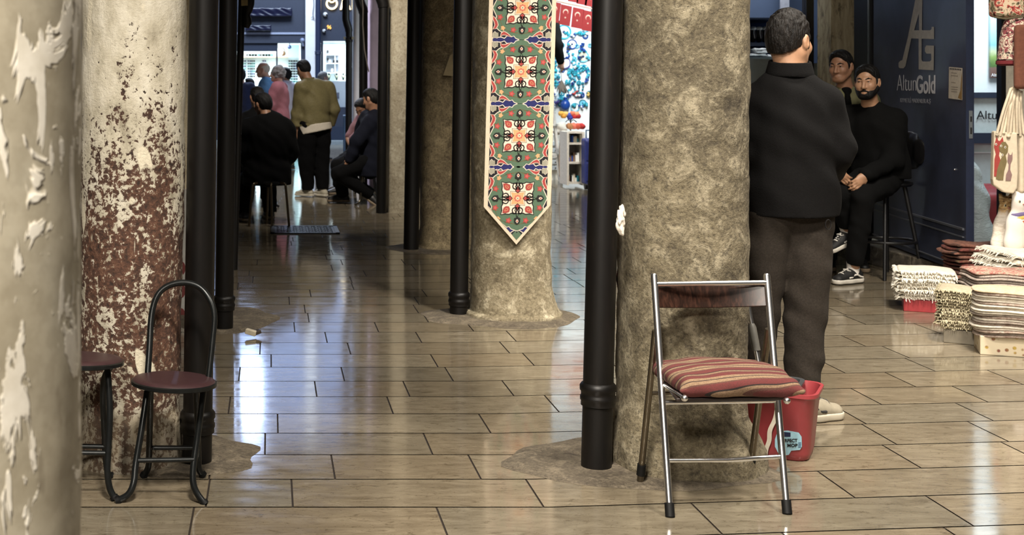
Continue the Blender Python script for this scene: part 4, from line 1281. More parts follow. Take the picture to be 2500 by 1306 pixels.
put('emblem', M().b2((X(2371, 10.64), 10.64, Z(291, 10.64)), (X(2377.5, 10.64), 10.66, Z(288, 10.64))).b2((X(2375.5, 10.64), 10.64, Z(288, 10.64)), (X(2377.5, 10.64), 10.66, Z(278, 10.64))), flat('dull gold', C(128, 138, 72), .5), ct, smooth=False)
fr = thing('picture_frame', 'gold picture frame edge on the white wall inside the gold shop', 'picture', P(2368, 112, 10.85))
put('frame', M().b2((X(2340, 10.85), 10.85, Z(112, 10.85)), (X(2377, 10.85), 10.88, Z(22, 10.85))), flat('old gold', C(160, 142, 84), .4, .3), fr, smooth=False)
put('picture', M().b2((X(2342, 10.85), 10.845, Z(108, 10.85)), (X(2374, 10.85), 10.852, Z(26, 10.85))), M_pale2, fr, smooth=False)
g = G('landscape poster')
z = g.n('ShaderNodeMapRange', {'Value': g.sep(g.co('World'))[2], 'From Min': Z(190, 10.85), 'From Max': Z(0, 10.85)}).outputs[0]
zz_ = g.math('ADD', z, g.math('MULTIPLY', g.math('SUBTRACT', g.noise(9, 4, .6, g.co('World')), .5), .12))
g.set(Base_Color=g.ramp(zz_, [(.0, C(96, 72, 66)), (.14, C(120, 96, 88)), (.16, C(76, 110, 60)), (.28, C(136, 168, 96)), (.34, C(190, 206, 170)), (.42, C(130, 190, 200)), (.6, C(170, 214, 226)), (1, C(206, 230, 240))]), Roughness=.5)
ps = put('wall_poster', M().b2((X(2419, 10.85), 10.855, Z(190, 10.85)), (X(2475, 10.85), 10.875, Z(-30, 10.85))), g.m, label='tall landscape poster with AG emblem on the white wall of the gold shop', cat='poster', smooth=False)
M_lime = flat('lime print', C(176, 190, 60), .6)
k = 10.85 / F
m = M()
for pts in ([(0, 0), (2, 0), (9, 12), (11, 12), (11, 6), (9, 6), (9, 9)], [(4, 4.5), (13, 4.5), (13, 6), (4, 6)], [(9, 4.5), (10.2, 4.5), (10.2, 1), (12, 1), (12, 2.5), (13, 2.5), (13, 0), (9, 0)]):
    m.poly([P(2430, 183, 10.85) + V((x * k, -.001, y * k)) for x, y in pts])
put('emblem', m, M_lime, ps, smooth=False)
link('lettering', text_mesh('lettering', 'AltunGold', M_white, 7 * k / .7, P(2420, 186.5, 10.85) + V((0, -.001, -.0)), (1, 0, 0), (0, 0, 1), offset=.0008, extrude=.0005), ps)
# plastic sack and red seat
f = Field((4.8, 8.95, .14), (5.5, 9.8, 1.1), .014)
f.chain([(5.10, 9.38, .34), (5.10, 9.38, .60), (5.07, 9.38, .80), (5.05, 9.38, .90)], [.20, .17, .13, .05], .08)
f.ell((5.12, 9.38, .30), (.23, .2, .17), None, .06)
f.folds(.007, (16, 12, 22), 4)
f.cut((0, 0, .151), (0, 0, -1))
g = G('milky plastic film')
g.set(Base_Color=C(206, 220, 226), Roughness=.22, Specular_IOR_Level=.8)
g.bump(g.noise(16, 5, .6, g.co('World', (1, 1, 2.2)), 1.4), .6, .03)
link('plastic_sack', f.mesh('plastic_sack', g.m), label='bulging milky plastic sack standing behind the edge of the dark door', cat='sack')
f = Field((5.1, 9.6, .14), (6.6, 10.55, .75), .02)
f.box((5.95, 10.06, .37), (.60, .36, .24), .07, None, 0)
f.box((5.95, 10.26, .47), (.60, .14, .16), .06, None, .03)
f.cut((0, 0, .151), (0, 0, -1))
link('red_seat', f.mesh('red_seat', flat('red leatherette', C(140, 46, 54), .4)), label='red leatherette seat behind the plastic sack in the gold shop', cat='seat')
put('door_post', M().b2((X(2445, 8.9), 8.9, .15), (X(2456, 8.9), 8.96, 3.1)), M_framed, label='black door post right of the gold shop opening', cat='post', smooth=False)
struct('wall_stock', M().b2((X(2456, 9.0), 9.0, .15), (8.2, 9.06, 3.1)), flat('cream board', C(206, 198, 180), .7), smooth=False)
area('gold_shop_light', (5.9, 10.0, 2.7), (5.6, 10.9, 1.2), .9, 55, (.86, .95, 1.0))

# ------------------------------------------------------------------ shop window beyond the standing man
YW = 11.8
wx = lambda u: X(u, YW)
struct('trim_10', M().b2((wx(1806), YW, 0), (wx(1825), YW + .1, 3.3)), M_framed, smooth=False)
struct('trim_11', M().b2((wx(1969), YW, 0), (wx(1987), YW + .1, 3.3)), flat('brown black frame', C(30, 24, 20), .4), smooth=False)
struct('window_4', M().b2((wx(1825), YW + .04, 0), (wx(1969), YW + .05, 3.3)), M_glass, smooth=False)
struct('window_5', M().b2((wx(1987), YW + .04, 0), (wx(2032), YW + .05, 3.3)), M_glass, smooth=False)
M_frost = flat('frosted film', C(196, 206, 206), .6, var=.03)
put('window_film', M().b2((wx(1825), YW + .055, 0), (wx(1969), YW + .06, Z(143, YW))), M_frost, label='pale frosted film on the lower part of the wide shop window', cat='window film', smooth=False)
put('window_film', M().b2((wx(1987), YW + .055, 0), (wx(2032), YW + .06, Z(154, YW))), M_frost, label='pale frosted film on the lower part of the narrow shop window', cat='window film', smooth=False)
struct('wall_back_window', M().b2((4.2, 12.9, 0), (5.6, 13.0, 3.3)), flat('slate back wall', C(70, 84, 108), .6, var=.15, scale=2), smooth=False)
struct('wall_side_window', M().b2((4.2, 11.9, 0), (4.25, 13, 3.3)), M_navyd, smooth=False)
for v0, v1, lb in ((104, 112, 'lower'), (43, 47, 'upper')):
    put('window_shelf', M().b2((4.25, 12.2, Z(v1, 12.2)), (wx(1985), 12.9, Z(v0, 12.2))), M_navyd, label='dark %s shelf in the wide shop window' % lb, cat='shelf', smooth=False)
M_leather = flat('grey brown leather', C(74, 66, 62), .5, var=.2)
M_pap = flat('white tissue paper', C(232, 230, 228), .6)
for i, u in enumerate((1838, 1853, 1868, 1884, 1900)):
    t = thing('leather_bag', 'grey-brown bag with white paper stuffing on the window shelf, %s from the left' % ORDN[i], 'bag', P(u, 104, 12.35), 'bags on the window shelf')
    c = P(u, 82, 12.35)
    f = Field(c - V((.06, .1, .12)), c + V((.06, .1, .12)), .008)
    f.ell(c + V((0, 0, -.02)), (.031, .06, .07), None, .02).cut((0, 0, P(u, 103.5, 12.35).z), (0, 0, -1))
    link('body', f.mesh('body', M_leather), t)
    put('stuffing', M().sphere(c + V((0, -.01, .05)), (.026, .05, .022)), M_pap, t)
    put('strap', M().tube([c + V((-.01, -.058, .05)), c + V((-.014, -.062, 0)), c + V((-.004, -.06, -.05))], .003, 6), M_pap, t)
for i, (u, v, w) in enumerate(((1842, 134, .07), (1850, 127, .055), (1846, 121, .06), (1880, 137, .06))):
    c = P(u, v, 12.25); f = Field(c - V((.13, .16, .04)), c + V((.13, .16, .04)), .007)
    f.box(c, (w, .11, .009), .009, None, 0).folds(.003, (40, 30, 60), i)
    link('folded_cloth', f.mesh('folded_cloth', M_pap), label='folded white cloth on the window ledge, ' + ['lowest of the pile', 'middle of the pile', 'top of the pile', 'lying apart at right'][i], cat='cloth', group='white cloths on the window ledge')
put('window_ledge', M().b2((4.25, 11.95, 0), (wx(1968), 12.6, Z(140.5, 12.25))), M_frost, label='white ledge inside the wide shop window', cat='ledge', smooth=False)
put('garment', M().sphere(V((wx(2024), 12.5, 1.75)), (.05, .05, .32)), flat('blue garment', C(70, 96, 140), .8), label='blue garment hanging in the narrow shop window', cat='garment')
put('curtain', M().b2((wx(1990), 12.6, .8), (wx(2013), 12.62, 3.2)), flat('grey curtain', C(158, 160, 170), .8), label='grey curtain panel in the narrow shop window', cat='curtain')
m = M().tube(smooth([P(2006, -20, 11.7), P(2011, 12, 11.7), P(2009, 40, 11.7), P(2008, 70, 11.7), P(2002, 90, 11.7)]), .005, 6)
t = thing('hanging_charm', 'dark cord with a tangled charm hanging in front of the narrow window', 'cord', P(2002, 98, 11.7))
put('cord', m, M_framed, t)
m = M()
for i in range(5): m.tube([P(2000 + 5 * math.cos(a + i), 92 + 5 * math.sin(a * 1.0 + i * 1.3), 11.7 + .01 * math.sin(a * 2)) for a in [2 * math.pi * k / 10 for k in range(10)]], .004, 6, closed=True)
put('charm', m, flat('olive cord', C(84, 76, 50), .7), t)
gW = G('weathered plaster post')
gw = gW.co('World', (6, 6, .7))
gW.set(Base_Color=gW.mix(gW.ramp(gW.noise(7, 6, .7, gW.co('World', (2, 2, .8)), .6), [(.36, .9), (.5, 0)]), gW.ramp(gW.noise(5, 5, .65, gw), [(.3, C(150, 134, 100)), (.6, C(180, 166, 132)), (.8, C(196, 184, 152))]), C(96, 84, 60)), Roughness=.8)
gW.bump(gW.noise(9, 5, .6, gw), .4, .01)
put('plaster_post', M().b2((X(2030, 11.3), 11.3, 0), (X(2092, 11.3), 11.6, 3.3)).b2((X(2093, 11.3), 11.28, 0), (X(2105, 11.3), 11.6, 3.3)), gW.m, label='weathered cream plaster post behind the two watching men', cat='post', smooth=False, bevel=.01)
put('lilac_jamb', M().b2((X(2105, 11.2), 11.2, 0), (X(2119, 11.2), 11.5, 3.3)), flat('lilac grey jamb', C(120, 120, 140), .6), label='narrow lilac-grey jamb beside the plaster post', cat='jamb', smooth=False)
put('door_jamb', M().b2((X(2118, 10.75), 10.75, 0), (X(2136, 10.75), 11, 3.3)).b2((X(2136, 10.7), 10.7, 0), (X(2152, 10.7), 11, 3.3)), M_framed, label='black jamb at the hinge side of the dark AltunGold door', cat='jamb', smooth=False)
put('wall_switch', M().b2((X(2103, 11.1), 11.1, Z(170, 11.1)), (X(2115, 11.1), 11.15, Z(140, 11.1))), flat('white switch box', C(206, 200, 190), .5), label='white switch box on the lilac jamb behind the bearded man', cat='switch', bevel=.005, smooth=False)
area('window_light', (4.75, 12.15, 3.0), (4.7, 12.6, 1.4), .5, 22, (.9, .95, 1.0))
struct('wall_right', M().b2((5.2, 11.6, 0), (5.6, 11.8, 3.3)).b2((5.1, 13, 0), (5.2, 20.2, CEIL)).b2((4.2, 11.8, 3.3), (8.2, 13, CEIL)).b2((5.0, 7.4, 3.1), (8.2, 11, CEIL)), M_plain, smooth=False)
# ------------------------------------------------------------------ stacks of rugs and mats on the floor at the right
def slab(cx, cy, hx, hy, yaw, z, th, seed, wave=.004, rad=.03, n=14, tilt=0):
    """one soft mat: rounded outline, wavy, with a rolled edge"""
    pts = []
    for k, (sx, sy) in enumerate(((1, 1), (-1, 1), (-1, -1), (1, -1))):
        for i in range(5):
            a = math.pi / 2 * (k + i / 4)
            pts.append((sx * (hx - rad) + rad * math.cos(a), sy * (hy - rad) + rad * math.sin(a)))
    out = []
    for i in range(len(pts)):
        a, b = pts[i], pts[(i + 1) % len(pts)]
        L = math.hypot(b[0] - a[0], b[1] - a[1]); ns = max(1, int(L / .03))
        out += [(a[0] + (b[0] - a[0]) * j / ns, a[1] + (b[1] - a[1]) * j / ns) for j in range(ns)]
    cyw, syw = math.cos(yaw), math.sin(yaw)
    def w(x, y): return wave * (math.sin(x * 19 + seed * 1.3) + .7 * math.sin(y * 23 + seed * .9 + x * 9)) - tilt * x
    def ring(k, dz):
        r = []
        for x, y in out:
            X_, Y_ = x * k, y * k
            r.append(V((cx + X_ * cyw - Y_ * syw, cy + X_ * syw + Y_ * cyw, z + w(X_, Y_) + dz)))
        return r
    e = 1 - th * .45 / min(hx, hy)
    m = M()
    m.loft([ring(.02, 0), ring(.5, 0), ring(e, 0), ring(1, th * .3), ring(1, th * .7), ring(e, th), ring(.5, th), ring(.02, th)], True)
    return m, w
def fringe(cx, cy, hx, hy, yaw, z, th, w, seed, sides, ln=.03, dens=.006):
    m = M(); rnd = random.Random(seed)
    cyw, syw = math.cos(yaw), math.sin(yaw)
    for sd in sides:
        n = int((2 * (hy if sd in 'lr' else hx)) / dens)
        for i in range(n):
            s = -1 + 2 * (i + .5) / n
            if sd == 'f': p, d = (s * hx * .97, -hy), (0, -1)
            elif sd == 'l': p, d = (-hx, s * hy * .97), (-1, 0)
            else: p, d = (hx, s * hy * .97), (1, 0)
            L = ln * rnd.uniform(.5, 1.1); dz = rnd.uniform(-.7, .25) * L; sw = rnd.uniform(-.3, .3)
            a = (p[0], p[1]); b = (p[0] + d[0] * L * .8 + d[1] * sw * L, p[1] + d[1] * L * .8 + d[0] * sw * L)
            za = z + th * .5 + w(p[0], p[1])
            A = V((cx + a[0] * cyw - a[1] * syw, cy + a[0] * syw + a[1] * cyw, za)); B = V((cx + b[0] * cyw - b[1] * syw, cy + b[0] * syw + b[1] * cyw, za + dz))
            m.tube([A, (A + B) / 2 + V((0, 0, .004)), B], [.0032, .003, .0016], 4)
    return m
def weave(name, cols, scale=40, stripe=None):
    if name in MATS: return MATS[name]
    g = G(name)
    c = g.ramp(g.noise(scale, 5, .7, None, .5), [(.32 + .36 * i / max(1, len(cols) - 1), c) for i, c in enumerate(cols)])
    g.set(Base_Color=c, Roughness=.95)
    g.bump(g.noise(scale * 4, 4, .7), .6, .006)
    MATS[name] = g.m
    return g.m
WH = [weave('white wool ' + 'abc'[i], cs, 26) for i, cs in enumerate(([C(206, 198, 180), C(232, 226, 212)], [C(188, 178, 160), C(222, 214, 196)], [C(214, 204, 196), C(240, 234, 222)]))]
M_fr = flat('white fringe', C(228, 222, 208), .9, var=.1)
BE = [weave('beige weave ' + 'ab'[i], cs, 50) for i, cs in enumerate(([C(128, 116, 92), C(172, 160, 134)], [C(146, 134, 110), C(184, 172, 148)]))]
GY = [weave('grey edge', [C(120, 106, 96), C(176, 164, 150)], 60), weave('cream edge', [C(200, 190, 172), C(232, 224, 208)], 60), weave('brown edge', [C(120, 90, 78), C(190, 176, 160)], 60)]
PT = weave('floral rug', [C(60, 34, 34), C(190, 172, 150), C(150, 60, 58), C(206, 192, 170)], 34)
KI = [weave('kilim ' + 'abc'[i], cs, 22) for i, cs in enumerate(([C(36, 20, 18), C(96, 48, 42), C(120, 98, 70)], [C(70, 32, 30), C(124, 84, 68), C(40, 32, 30)], [C(96, 76, 54), C(112, 56, 50), C(50, 44, 30)]))]

def stack(desc, kind, n, cx, cy, hx, hy, yaw, z0, th, mats, group, fr=None, frm=None, rad=.03, wave=.004, jit=.012, ln=.03, seed=0, tilt=0, top=None, dens=.006):
    rnd = random.Random(seed + 11)
    z = z0
    for i in range(n):
        x, y, yw = cx + rnd.uniform(-jit, jit), cy + rnd.uniform(-jit, jit), yaw + rnd.uniform(-.05, .05)
        k = 1 + rnd.uniform(-.03, .03)
        m, w = slab(x, y, hx * k, hy * k, yw, z, th * .93, seed * .3 + i * .02 * 3, wave, rad, tilt=tilt)
        mt = mats[rnd.randrange(len(mats))] if not (top and i == n - 1) else top
        fromtop = n - 1 - i
        pos = 'top' if fromtop == 0 else ('bottom' if i == 0 else ORDN[fromtop] + ' from the top')
        o = put(kind, m, mt, label='%s, %s of the stack' % (desc, pos), cat=kind.replace('_', ' '), group=group, ang=70)
        if fr:
            fo = put('fringe', fringe(x, y, hx * k, hy * k, yw, z, th * .93, w, seed + i, fr, ln, dens), frm or M_fr, o)
            fo['kind'] = 'stuff'
        z += th
    return z
def carton(label, cx, cy, hx, hy, h, yaw, mat, name='cardboard_box'):
    return put(name, M().box((cx, cy, h / 2), (2 * hx, 2 * hy, h), Matrix.Rotation(yaw, 3, 'Z')), mat, label=label, cat='box', bevel=.004, smooth=False)

# fringed small rugs on the red box
a0 = R(-24)
carton('low red box under the fringed white rugs', 4.19, 8.10, .14, .13, .075, a0, flat('red card box', C(150, 44, 48), .6))
stack('folded fringed white rug on the red box', 'rug', 8, 4.19, 8.11, .158, .145, a0, .077, .023, WH, 'fringed rugs on the red box', 'fl', ln=.034, seed=1, wave=.005)
# long white rugs behind
carton('wooden crate under the long white rugs', 4.83, 7.86, .27, .2, .17, R(-3), flat('crate wood', C(110, 92, 66), .8), 'crate')
stack('long folded white rug beside the flowered mats', 'rug', 6, 4.83, 7.86, .33, .24, R(-3), .172, .040, WH, 'long white rugs', 'fl', rad=.04, wave=.006, ln=.04, seed=2, dens=.008)
# kilims
carton('dark crate under the red kilims', 4.92, 8.35, .32, .12, .16, R(-4), M_framed, 'crate')
stack('folded red-brown kilim by the plastic sack', 'rug', 9, 4.86, 8.36, .38, .14, R(-4), .162, .025, KI, 'red kilims', None, rad=.025, wave=.007, seed=3)
# beige mats
a1 = R(-33)
carton('low grey box under the beige fringed mats', 3.91, 7.09, .125, .115, .075, a1, flat('grey card box', C(130, 122, 106), .6))
stack('beige fringed mat on the grey box', 'rug', 13, 3.91, 7.10, .14, .13, a1, .077, .0165, BE, 'beige mats on the grey box', 'fl', flat('straw fringe', C(168, 158, 130), .9), ln=.022, seed=4, wave=.006, tilt=.06)
# patterned rugs in the middle
carton('plain carton under the flowered rugs', 4.32, 7.52, .16, .13, .14, R(-8), flat('brown card box', C(134, 112, 82), .7))
stack('flower-patterned rug behind the oval mats', 'rug', 12, 4.33, 7.52, .19, .15, R(-8), .142, .0165, [weave('grey flower edge', [C(60, 44, 42), C(150, 136, 126), C(176, 162, 150), C(96, 60, 58)], 30)], 'flowered rugs', None, seed=5, wave=.006, top=PT)
# oval mats
g = G('flowered carton')
v = g.vor(26, g.co('Object'))
g.set(Base_Color=g.mix(g.ramp(v, [(.18, 1), (.3, 0)]), C(206, 192, 164), g.ramp(g.noise(20, 2), [(.4, C(120, 70, 56)), (.6, C(176, 150, 70))])), Roughness=.6)
carton('low flower-printed box under the oval cream mats', 4.0, 6.78, .20, .12, .10, R(-22), g.m)
z = stack('oval cream mat on the flowered box', 'mat', 20, 3.985, 6.77, .215, .145, R(-22), .102, .0122, GY[1:2] * 3 + GY, 'oval mats on the flower-printed box', None, rad=.135, wave=.005, jit=.01, seed=6, tilt=-.02, top=weave('tan mat top', [C(170, 146, 116), C(206, 188, 160)], 60))
carton('plain box under the small mats at the right edge', 4.38, 6.98, .10, .10, .20, 0, flat('brown card box', C(134, 112, 82), .7))
stack('small cream mat at the right edge', 'mat', 8, 4.38, 6.98, .13, .12, R(10), .202, .0125, GY[1:2], 'small cream mats at the right edge', None, rad=.07, seed=7, tilt=.12, wave=.003)

# ------------------------------------------------------------------ bags and cushions hanging at the right edge
def tapestry(name, cols, sc, seed=0):
    g = G(name)
    v = g.n('ShaderNodeTexVoronoi', {'Vector': g.co('World', (1, 1, 1), (seed, seed, 0)), 'Scale': sc})
    nz = g.noise(sc * .5, 4, .6, g.co('World'), 1.4)
    c = g.ramp(nz, [(.26 + .48 * i / (len(cols) - 1), c) for i, c in enumerate(cols)], 'CONSTANT')
    c = g.mix(g.ramp(v.outputs[0], [(.22, .8), (.34, 0)]), c, cols[0])
    g.set(Base_Color=c, Roughness=.9); g.bump(g.noise(300, 3, .6), .3, .003)
    return g.m
T1 = tapestry('bird tapestry', [C(46, 34, 26), C(168, 70, 62), C(206, 184, 156), C(110, 104, 72), C(190, 160, 130), C(92, 66, 50)], 34)
T2 = tapestry('ikat tapestry', [C(30, 22, 24), C(200, 186, 164), C(126, 62, 66), C(206, 194, 172), C(110, 52, 56), C(176, 160, 138)], 40, 3)
T3 = tapestry('flower tapestry', [C(70, 36, 34), C(214, 200, 174), C(168, 60, 60), C(214, 200, 174), C(120, 110, 66), C(214, 200, 174)], 44, 7)
M_canvas = flat('cream canvas', C(206, 192, 168), .9, var=.08, scale=50, bump=.2)
M_suede = flat('brown suede', C(104, 62, 46), .95, var=.15, scale=60)
YH = 8.0
def bag_field(c, hs, rr, h=.006): return Field(V(c) - V(hs) - V((.05, .05, .05)), V(c) + V(hs) + V((.05, .05, .05)), h), c
c = P(2470, 0, YH); f, _ = bag_field(c, (.14, .08, .13), .03)
f.box(c, (.125, .06, .112), .03, None, 0).folds(.002, (24, 20, 18), 1)
bt = thing('tapestry_bag', 'bird-patterned tapestry bag hanging topmost at the right edge', 'bag', P(2470, 45, YH))
link('body', f.mesh('body', T1), bt)
put('flap', M().b2(P(2484, -30, YH) + V((0, -.075, 0)), P(2545, 38, YH) + V((0, -.062, 0))), flat('olive brown cloth', C(104, 88, 66), .9), bt, bevel=.004)
put('piping', M().tube([P(2428, 42, YH - .06), P(2455, 46, YH - .065), P(2490, 42, YH - .065), P(2520, 36, YH - .06)], .006, 8), flat('olive piping', C(84, 74, 54), .9), bt)
rim = Z(150, YH)
bt = thing('tapestry_hat', 'domed ikat-patterned tapestry hat with dark red brim under the bird-patterned bag', 'hat', P(2482, 157, YH))
c0 = P(2486, 150, YH)
prof = [(.06, Z(42, YH)), (.085, Z(52, YH)), (.10, Z(70, YH)), (.112, Z(95, YH)), (.118, Z(120, YH)), (.128, Z(145, YH))]
put('crown', M().lathe([(r_, z_ - c0.z) for r_, z_ in prof], c0, 40, sy=.7), T2, bt)
put('brim', M().lathe([(.112, -.002), (.131, .006), (.133, -.016), (.110, -.026), (.03, -.02)], c0, 40, sy=.75), flat('dark red felt', C(104, 28, 34), .9), bt)
c = P(2515, 138, YH - .12); f, _ = bag_field(c, (.12, .04, .21), .03)
f.box(c, (.098, .022, .20), .022, None, 0).folds(.0015, (20, 20, 18), 2)
link('suede_bag', f.mesh('suede_bag', M_suede), label='long brown suede bag hanging in front of the ikat hat at the right edge', cat='bag')
# cat bag with its rope handles
cb = thing('cat_bag', 'cream canvas bag with red and olive cats hanging from rope handles at the right edge', 'bag', P(2452, 476, YH))
TH = R(-28)
def cbp(x, z, d=0):                                    # bag face coordinates in pixels from (2424, 318)
    Yc = YH - .05
    u, v = 2424 + x, 318 + z
    return P(u, v, Yc) + V((0, -d - x * .0005, 0))
m = M()
fr_ = [(3, 2), (54, 6), (56, 100), (54, 140), (46, 154), (26, 152), (2, 134), (0, 120)]
m.prism([cbp(x, z) for x, z in fr_], (.012, .055, 0))
put('body', m, M_canvas, cb, bevel=.008, smooth=False)
M_cr, M_co, M_cl = flat('cat red', C(150, 58, 52), .9), flat('cat olive', C(112, 98, 64), .9), flat('cat mauve', C(132, 104, 100), .9)
cat1 = [(2, 112), (3, 70), (6, 58), (2, 40), (4, 30), (8, 14), (11, 25), (15, 26), (21, 16), (23, 28), (20, 40), (14, 52), (13, 62), (17, 75), (14, 100), (10, 114)]
cat2 = [(6, 118), (9, 95), (16, 72), (22, 58), (14, 50), (12, 40), (20, 28), (27, 28), (33, 38), (32, 52), (27, 60), (30, 76), (24, 100), (22, 121), (12, 121)]
cat3 = [(27, 122), (28, 108), (33, 96), (34, 82), (31, 74), (33, 54), (36, 60), (40, 59), (42, 52), (42, 70), (38, 80), (37, 96), (41, 108), (38, 122)]
for k_, (pts, mt) in enumerate(((cat1, M_cr), (cat2, M_co), (cat3, M_cl))):
    cm = put('cat_motif', M().prism([cbp(x, z, .002 + .001 * k_) for x, z in pts], (0, -.0012, 0)), mt, cb, smooth=False, label=['red cat motif', 'olive cat motif', 'mauve cat motif'][k_])
M_eye = flat('pale print', C(214, 206, 190), .9)
for x, z in ((6, 34), (17, 38), (26, 41), (20, 60)):
    e = put('eye_motif', M().prism([cbp(x + 2.2 * math.cos(a), z + 3 * math.sin(a), .005) for a in [2 * math.pi * i / 12 for i in range(12)]], (0, -.0008, 0)), M_eye, cb, smooth=False)
    put('pupil', M().prism([cbp(x + 1.0 * math.cos(a), z + 1.6 * math.sin(a), .0062) for a in [2 * math.pi * i / 10 for i in range(10)]], (0, -.0006, 0)), M_framed, e, smooth=False)
rnd = random.Random(9)
for i in range(9):
    ub = 2434 + i * 8.2; ut = 2468 + i * 3.2
    pts = smooth([P(ut, 212 + abs(i - 2) * 2, YH - .08 + .01 * (i % 3)), P(ut - 6 + (i - 3) * .8, 240, YH - .09 + .012 * (i % 2)), P((ub + ut) / 2 - 3, 275, YH - .085 + .012 * (i % 3)), P(ub, 326 + (i % 2) * 6, YH - .065 + .01 * (i % 2))], 5)
    put('rope_handle', M().tube(pts, .0085, 10), M_canvas, cb)
for x, z in ((8, 10), (33, 14)): put('rope_knot', M().sphere(cbp(x, z, .008), (.013, .009, .011), 12), M_canvas, cb)
c = P(2505, 396, YH + .02); f, _ = bag_field(c, (.10, .05, .20), .03)
f.box(c, (.082, .04, .195), .03, None, 0)
link('flower_bag', f.mesh('flower_bag', T3), label='cream flower-patterned bag behind the cat bag at the right edge', cat='bag')
c = P(2486, 398, YH - .01); f, _ = bag_field(c, (.03, .06, .20), .03)
f.box(c, (.016, .05, .185), .015, None, 0)
link('canvas_bag', f.mesh('canvas_bag', M_canvas), label='plain canvas bag edge between the cat bag and the flowered bag', cat='bag')
# cat cushions
def cat_cushion(label, u, v0, v1, w, Y, face, band=None):
    t = thing('cat_cushion', label, 'cushion', P(u, v1, Y))
    zt, zb_ = Z(v0, Y), Z(v1, Y); hz = (zt - zb_)
    cx = X(u, Y)
    f = Field((cx - w - .06, Y - .12, zb_ - .03), (cx + w + .06, Y + .12, zt + .05), .006)
    f.chain([(cx - .02, Y, zb_ + w * .8), (cx, Y, zb_ + hz * .45), (cx + .012, Y, zb_ + hz * .68)], [w * .95, w * .85, w * .6], .04, sq=((0, 1, 0), .6))
    f.ell((cx + .015, Y - .01, zb_ + hz * .80), (w * .72, w * .55, hz * .17), None, .03)
    for s in (-1, 1): f.cone((cx + .015 + s * w * .42, Y, zb_ + hz * .90), (cx + .015 + s * w * .55, Y, zb_ + hz * 1.0), w * .26, .008, .015)
    f.folds(.0015, (30, 30, 22), u)
    f.cut((0, 0, zb_), (0, 0, -1))
    link('body', f.mesh('body', face), t)
    hy = Y - .01 - w * .50
    for s in (-1, 1):
        e = put('eye', M().sphere((cx + .010 + s * w * .30, hy + .004, zb_ + hz * .81), (.0085, .005, .011), 12), flat('eye print', C(190, 180, 150), .5), t)
        put('pupil', M().sphere((cx + .010 + s * w * .30, hy - .001, zb_ + hz * .81), (.004, .003, .008), 10), M_framed, e)
    put('nose', M().sphere((cx + .010, hy - .004, zb_ + hz * .765), (.007, .005, .005), 10), flat('pink nose', C(170, 110, 100), .7), t)
    if band:
        for q_, (dz, mt) in enumerate(band):
            R0 = w * .72 + .002 * q_
            zz0 = zb_ + hz * dz
            put('collar', M().lathe([(R0, -.014), (R0 + .006, -.008), (R0 + .006, .008), (R0, .014)], (cx + .008, Y, zz0), 30, caps=False, sy=.66, rot=Matrix.Rotation(R(-14), 3, 'Y')), mt, t)
    return t
g = G('printed tabby')
z = g.sep(g.co('Object'))[2]
nz = g.noise(26, 4, .6, g.co('Object', (1, 1, 3)), .8)
g.set(Base_Color=g.mix(g.ramp(g.math('ADD', z, g.math('MULTIPLY', g.math('SUBTRACT', nz, .5), .12)), [(.0, 0), (.235, 0), (.26, 1)]), g.ramp(nz, [(.3, C(196, 182, 164)), (.6, C(232, 224, 212))]), g.ramp(nz, [(.35, C(84, 62, 38)), (.5, C(170, 134, 84)), (.65, C(206, 184, 142))])), Roughness=.9)
cat_cushion('tabby-faced cat cushion sitting on the red kilims', 2449, 474, 612, .062, 8.12, g.m)
cat_cushion('white cat cushion with purple and yellow collar beside the tabby-faced one', 2484, 462, 612, .072, 7.98, flat('printed white cat', C(226, 218, 208), .9, var=.06, scale=12), ((.60, flat('purple print', C(112, 100, 140), .9)), (.54, flat('yellow print', C(204, 176, 92), .9)), (.47, flat('orange print', C(176, 98, 62), .9))))
f = Field((4.78, 7.78, .36), (5.1, 8.0, .70), .008)
f.box((4.93, 7.9, .53), (.105, .05, .14), .04, None, 0).folds(.003, (20, 16, 18), 5)
link('owl_cushion', f.mesh('owl_cushion', T3), label='olive and red patterned cushion at the right edge beside the white cat cushion', cat='cushion')
# ------------------------------------------------------------------ bright souvenir shop seen between drainpipe and banner
YS = 20.2
struct('wall_souvenir', M().b2((2.9, YS, 0), (5.6, YS + .1, CEIL)), flat('lit white wall', C(238, 244, 248), .7, var=.02), smooth=False)
area('souvenir_light', (4.75, 18.0, 3.2), (4.75, 20.2, 1.7), 1.2, 130, (.80, .95, 1.0))
TQ = [flat('turquoise glaze', C(60, 170, 190), .3), flat('deep blue glaze', C(30, 70, 150), .3), flat('sky glaze', C(120, 196, 220), .3), flat('white glaze', C(240, 244, 244), .3), flat('teal beads', C(30, 120, 140), .35)]
M_dotb = flat('dark blue eye', C(16, 34, 90), .3)
SG = 'trinkets on the souvenir wall'
def sp(u, v, d=.03): return P(u, v, YS - d)
RX = Matrix.Rotation(R(90), 3, 'X')
def plate(u, v, rpx, rim, inn, label):
    r = rpx * YS / F
    t = thing('wall_plate', label, 'plate', sp(u, v + rpx), SG)
    put('rim', M().lathe([(r * .7, .012), (r, .03), (r, .0), (r * .7, 0)], sp(u, v, .002), 28, rot=RX), rim, t)
    put('face', M().lathe([(0, .014), (r * .78, .02), (r * .78, .004), (0, .004)], sp(u, v, .004), 24, rot=RX), inn, t)
    put('eye', M().lathe([(0, .024), (r * .2, .022), (r * .2, .01), (0, .01)], sp(u, v, .004), 16, rot=RX), M_dotb, t)
plate(1376, 78, 18, TQ[0], TQ[3], 'large white plate with turquoise rim just under the little flags')
plate(1396, 108, 12, TQ[1], TQ[3], 'white plate with red speckles and blue rim, upper middle of the souvenir wall')
